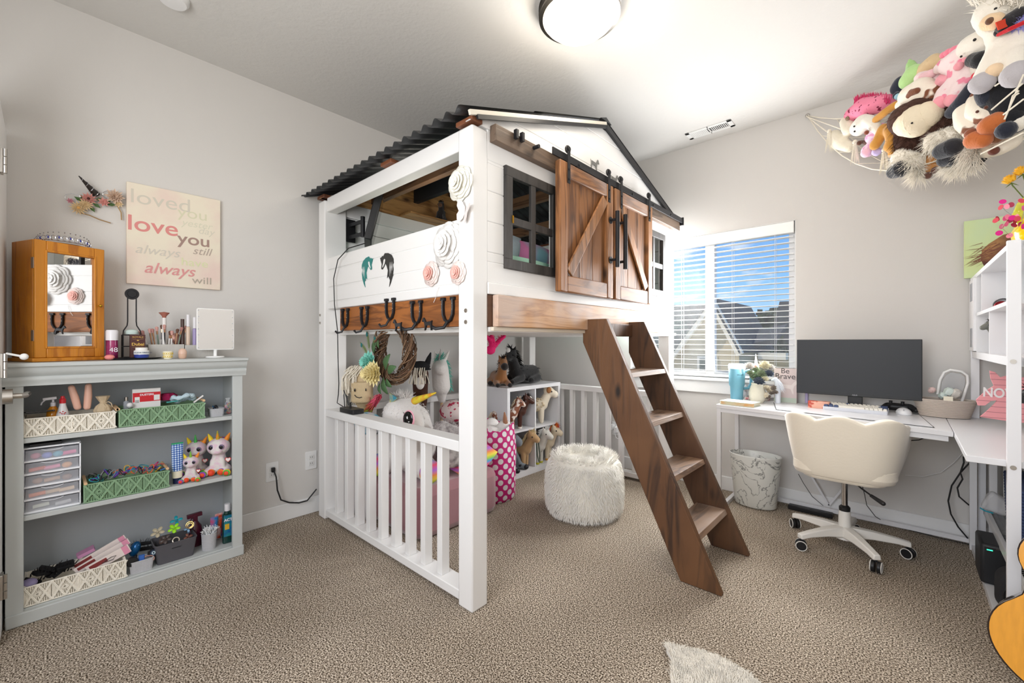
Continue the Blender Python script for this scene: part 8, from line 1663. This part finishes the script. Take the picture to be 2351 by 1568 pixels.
toy('big shaggy brown and cream horse plush filling the centre of the hammock',[[(880,1000,.12,120),(1000,950,.12,130),(1120,960,.10,110)],[(880,1160,.08,90),(950,1200,.08,80)],[(1150,1060,.08,110),(1260,1050,.06,90)]],brf,[('muzzle',mat('muzzle_cream','#e9dcc2',.98,bump=.8,bscale=90),[[(885,1040,.20,85),(960,1015,.21,112),(1050,965,.19,92)]]),('nostril',EB,[[(925,1030,.29,7)]])],furn=900)
toy('shaggy white plush leg with a large black hoof at the right of the centre tassel',[[(1130,1180,.12,75),(1230,1150,.10,80),(1340,1180,.08,70)],[(1400,1270,.08,70),(1450,1300,.07,45)]],wfl,[('hoof',fab('#23242a'),[[(1180,1265,.17,55),(1260,1235,.17,60)]]),('hoof',fab('#23242a'),[[(1200,1340,.13,45),(1275,1330,.12,48)]])],furn=900,furl=.04)
toy('shaggy white plush leg with a black hoof at the bottom of the hammock',[[(850,1320,.12,80),(950,1360,.10,70)],[(990,1440,.09,45)]],wfl,[('hoof',fab('#23242a'),[[(775,1440,.16,50),(835,1415,.16,62)]])],furn=600,furl=.045)
toy('fluffy white and black plush tail end under the net at the bottom right',[[(1220,1400,.05,45),(1330,1390,.05,60),(1430,1350,.05,50)]],wfl,[('tail_tip',mat('fluff_black','#2d2a2a',.98,bump=1,bscale=60),[[(1450,1360,.06,40),(1500,1320,.05,35)]])],furn=500,furl=.04)
toy('cream plush horse lying face down with brown patches above the shaggy horse',[[(920,800,.12,85),(1000,770,.13,100),(1090,790,.12,75)],[(830,880,.10,40)]],brs,[('blaze',fab('#7a4a32'),[[(905,800,.20,22),(925,775,.205,26),(965,760,.205,22)]])])
toy('pale green plush with a pointed ear on the top left of the heap',[[(890,680,.06,60),(940,610,.05,62),(965,600,.05,55)]],fab('#b6dd94'),[('ear',fab('#a5d284'),[[(930,590,.05,45),(915,540,.05,30),(905,505,.05,10)]])])
toy('beige plush unicorn with a silver horn lying behind the green plush',[[(1030,590,.03,60),(1110,520,.02,60),(1150,520,.02,50)]],fab('#d9bf96'),[('horn',silv,[[(1060,530,.04,18),(1085,490,.04,12),(1105,458,.04,4)]])])
toy('black and blue plush edge showing at the far left rear of the heap',[[(800,740,.0,50),(830,690,.0,50)],[(800,800,.03,32)]],fab('#2a3040'),[('patch',fab('#9ac6d8'),[[(808,808,.07,24)]])])
toy('pink and white bunny plush with long limp ears above the spotted horse',[[(1000,650,.06,45),(1080,640,.07,45),(1140,620,.07,40)],[(1090,690,.08,40),(1130,680,.08,35)]],fab('#f3d8d8'),[('ear',fab('#eec2c8'),[[(1020,640,.12,28),(1090,615,.12,30)]])])
toy('white giraffe plush with pink spots sitting high in the middle of the heap',[[(1240,540,.14,65),(1330,480,.14,70)],[(1350,570,.12,85),(1400,620,.11,90)],[(1290,700,.14,60),(1200,780,.15,55),(1170,840,.15,50)],[(1380,680,.14,60),(1310,770,.15,55),(1270,820,.15,50)],[(1200,520,.12,38)],[(1160,570,.13,40)]],pks,[('mane',fab('#f08a9e'),[[(1190,460,.14,22)],[(1230,440,.14,26)],[(1280,420,.14,28)],[(1330,395,.14,26)]]),('hoof',fab('#f3a3ae'),[[(1170,855,.17,48)],[(1265,835,.17,45)]]),('muzzle',fab('#f3a3ae'),[[(1315,555,.20,26)]]),('ear',fab('#f3a3ae'),[[(1385,480,.17,22),(1375,510,.17,18)]]),('eye',EB,[[(1337,473,.215,7)]])])
toy('solid pink plush tummy between the bunny and the spotted giraffe',[[(1190,670,.11,50),(1250,660,.11,50)]],fab('#f2a6b2'))
toy('white horse plush in a red scarf with a black patch below the top toy',[[(1420,390,.16,75),(1520,350,.16,85),(1600,340,.15,80)],[(1560,540,.13,85),(1640,520,.12,80)]],whi,[('scarf',fab('#d01838'),[[(1660,390,.20,30),(1600,440,.21,35),(1570,520,.20,28)]]),('patch',fab('#17181c'),[[(1440,500,.20,42),(1500,500,.21,50)]]),('eye',EB,[[(1450,333,.26,9)],[(1537,276,.24,7)]]),('heel',fab('#d83a4a'),[[(1460,635,.18,24)]])])
toy('long navy plush leg slanting down left across the heap',[[(1260,940,.16,42),(1330,870,.17,45),(1420,760,.16,48),(1470,690,.14,45)]],nvy)
toy('large cream horse plush in black and red bandana, topmost of the heap',[[(1620,180,.26,85),(1610,110,.25,100),(1700,90,.22,90)],[(1720,270,.20,100),(1800,340,.18,130),(1860,380,.16,120)],[(1680,420,.22,75),(1600,560,.25,70),(1530,670,.26,62)],[(1800,480,.22,75),(1790,600,.25,70)],[(1600,10,.22,24)]],whi,[('muzzle',fab('#ecccA4'.lower()),[[(1575,185,.335,45),(1620,180,.335,45)]]),('nostril',fab('#6a4a34'),[[(1577,176,.37,20)]]),('hoof_pad',fab('#b8b4b8'),[[(1512,695,.33,62)],[(1800,622,.32,70)]]),('leg_patch',fab('#efd2ae'),[[(1615,590,.315,40)]]),('bandana',fab('#1f1d22'),[[(1650,270,.30,22),(1720,200,.30,50),(1820,140,.26,50)]]),('bandana_trim',fab('#c8202c'),[[(1650,290,.325,10),(1740,245,.325,12),(1860,190,.29,12)]]),('eye',EB,[[(1625,75,.31,9)]])],furn=0)
ob=bpy.data.objects
m_=MB()
for i in range(260): p=Hc(1500+RD.random()*330,30+jit(35),HS-.28)+Vector((jit(.03),jit(.03),jit(.02))); m_.strand(p,p+Vector((jit(.05),jit(.05),.05+jit(.04))),.002)
tt=[o for o in ob if o.type=='EMPTY' and 'topmost of the heap' in o.get('label','')][0]; m_.build('mane',wfl,tt)
p=Hc(1690,200,HS-.345); MB().box(p,(.05,.03,.003),Matrix((Vector((.70,.62,.35)).normalized(),Vector((-.25,-.25,.93)).normalized(),Vector((.6,-.75,.0)).normalized())).transposed()).build('bandana_patch',mat('patch_red','#d8442a',.8),tt)
toy('lilac fluffy plush ball at the right edge beside the topmost horse',[[(1845,190,.26,40)]],mat('fluff_lilac','#a9a6e0',.98,bump=1,bscale=60),furn=120,furl=.015)
toy('cream cow plush with brown patches and an orange brown muzzle low on the right',[[(1480,850,.14,65),(1530,920,.16,95),(1580,960,.17,80)]],brs,[('muzzle',fab('#bf6a36'),[[(1580,1050,.22,60),(1640,1020,.21,60)]]),('ear',fab('#7a4a32'),[[(1470,800,.16,36)]]),('eye',fab('#5a3426'),[[(1545,900,.285,11)],[(1472,935,.27,9)]])])
toy('cream and brown patched plush legs with rust hooves left of the cow plush',[[(1380,930,.14,70),(1400,1010,.16,75),(1460,1090,.17,65)]],brs,[('hoof',fab('#bf6a36'),[[(1450,1170,.21,55),(1520,1170,.21,50)]]),('hoof',fab('#8a4e34'),[[(1420,1120,.22,34)]])])
toy('navy dog plush ear and cheek above the patched cow',[[(1550,760,.22,60),(1560,820,.22,55)],[(1500,800,.18,30)]],nvy)
toy('big black plush body filling the right side of the hammock',[[(1700,800,.14,130),(1800,900,.12,130),(1850,760,.12,120)],[(1780,1010,.12,80)]],fab('#16181e'))
toy('black and white plush dog head with an oval black nose at the lower right',[[(1740,1060,.17,50),(1800,1030,.16,55)]],whi,[('nose',fab('#1d2230'),[[(1712,1090,.24,50)]]),('crown',fab('#16181e'),[[(1760,980,.18,60)]])])
toy('cream and brown spotted plush tummy under the net at the right',[[(1560,1260,.05,50),(1640,1230,.05,60),(1740,1180,.05,60)]],brs,[('patch',fab('#6a3a2c'),[[(1610,1262,.12,28)]])])
toy('tan plush hooves hanging below the centre tassel',[[(1050,1330,.06,30),(1060,1440,.07,28)],[(1110,1300,.05,30),(1120,1390,.06,28)],[(980,1270,.04,38)]],fab('#b9824a'),[('hoof',fab('#5a3a30'),[[(1060,1468,.09,25)],[(1120,1425,.08,25)]])])
toy('small tan plush paw below the cow muzzle',[[(1600,1130,.12,30),(1640,1150,.13,34)]],fab('#a8794a'),[('pad',fab('#7a4f30'),[[(1630,1160,.16,30)]])])
toy('white fluffy plush haunch between the two patched plushes',[[(1300,960,.05,70),(1350,1100,.06,60),(1640,920,.08,70),(1420,1200,.06,60)]],wfl,furn=200,furl=.025)
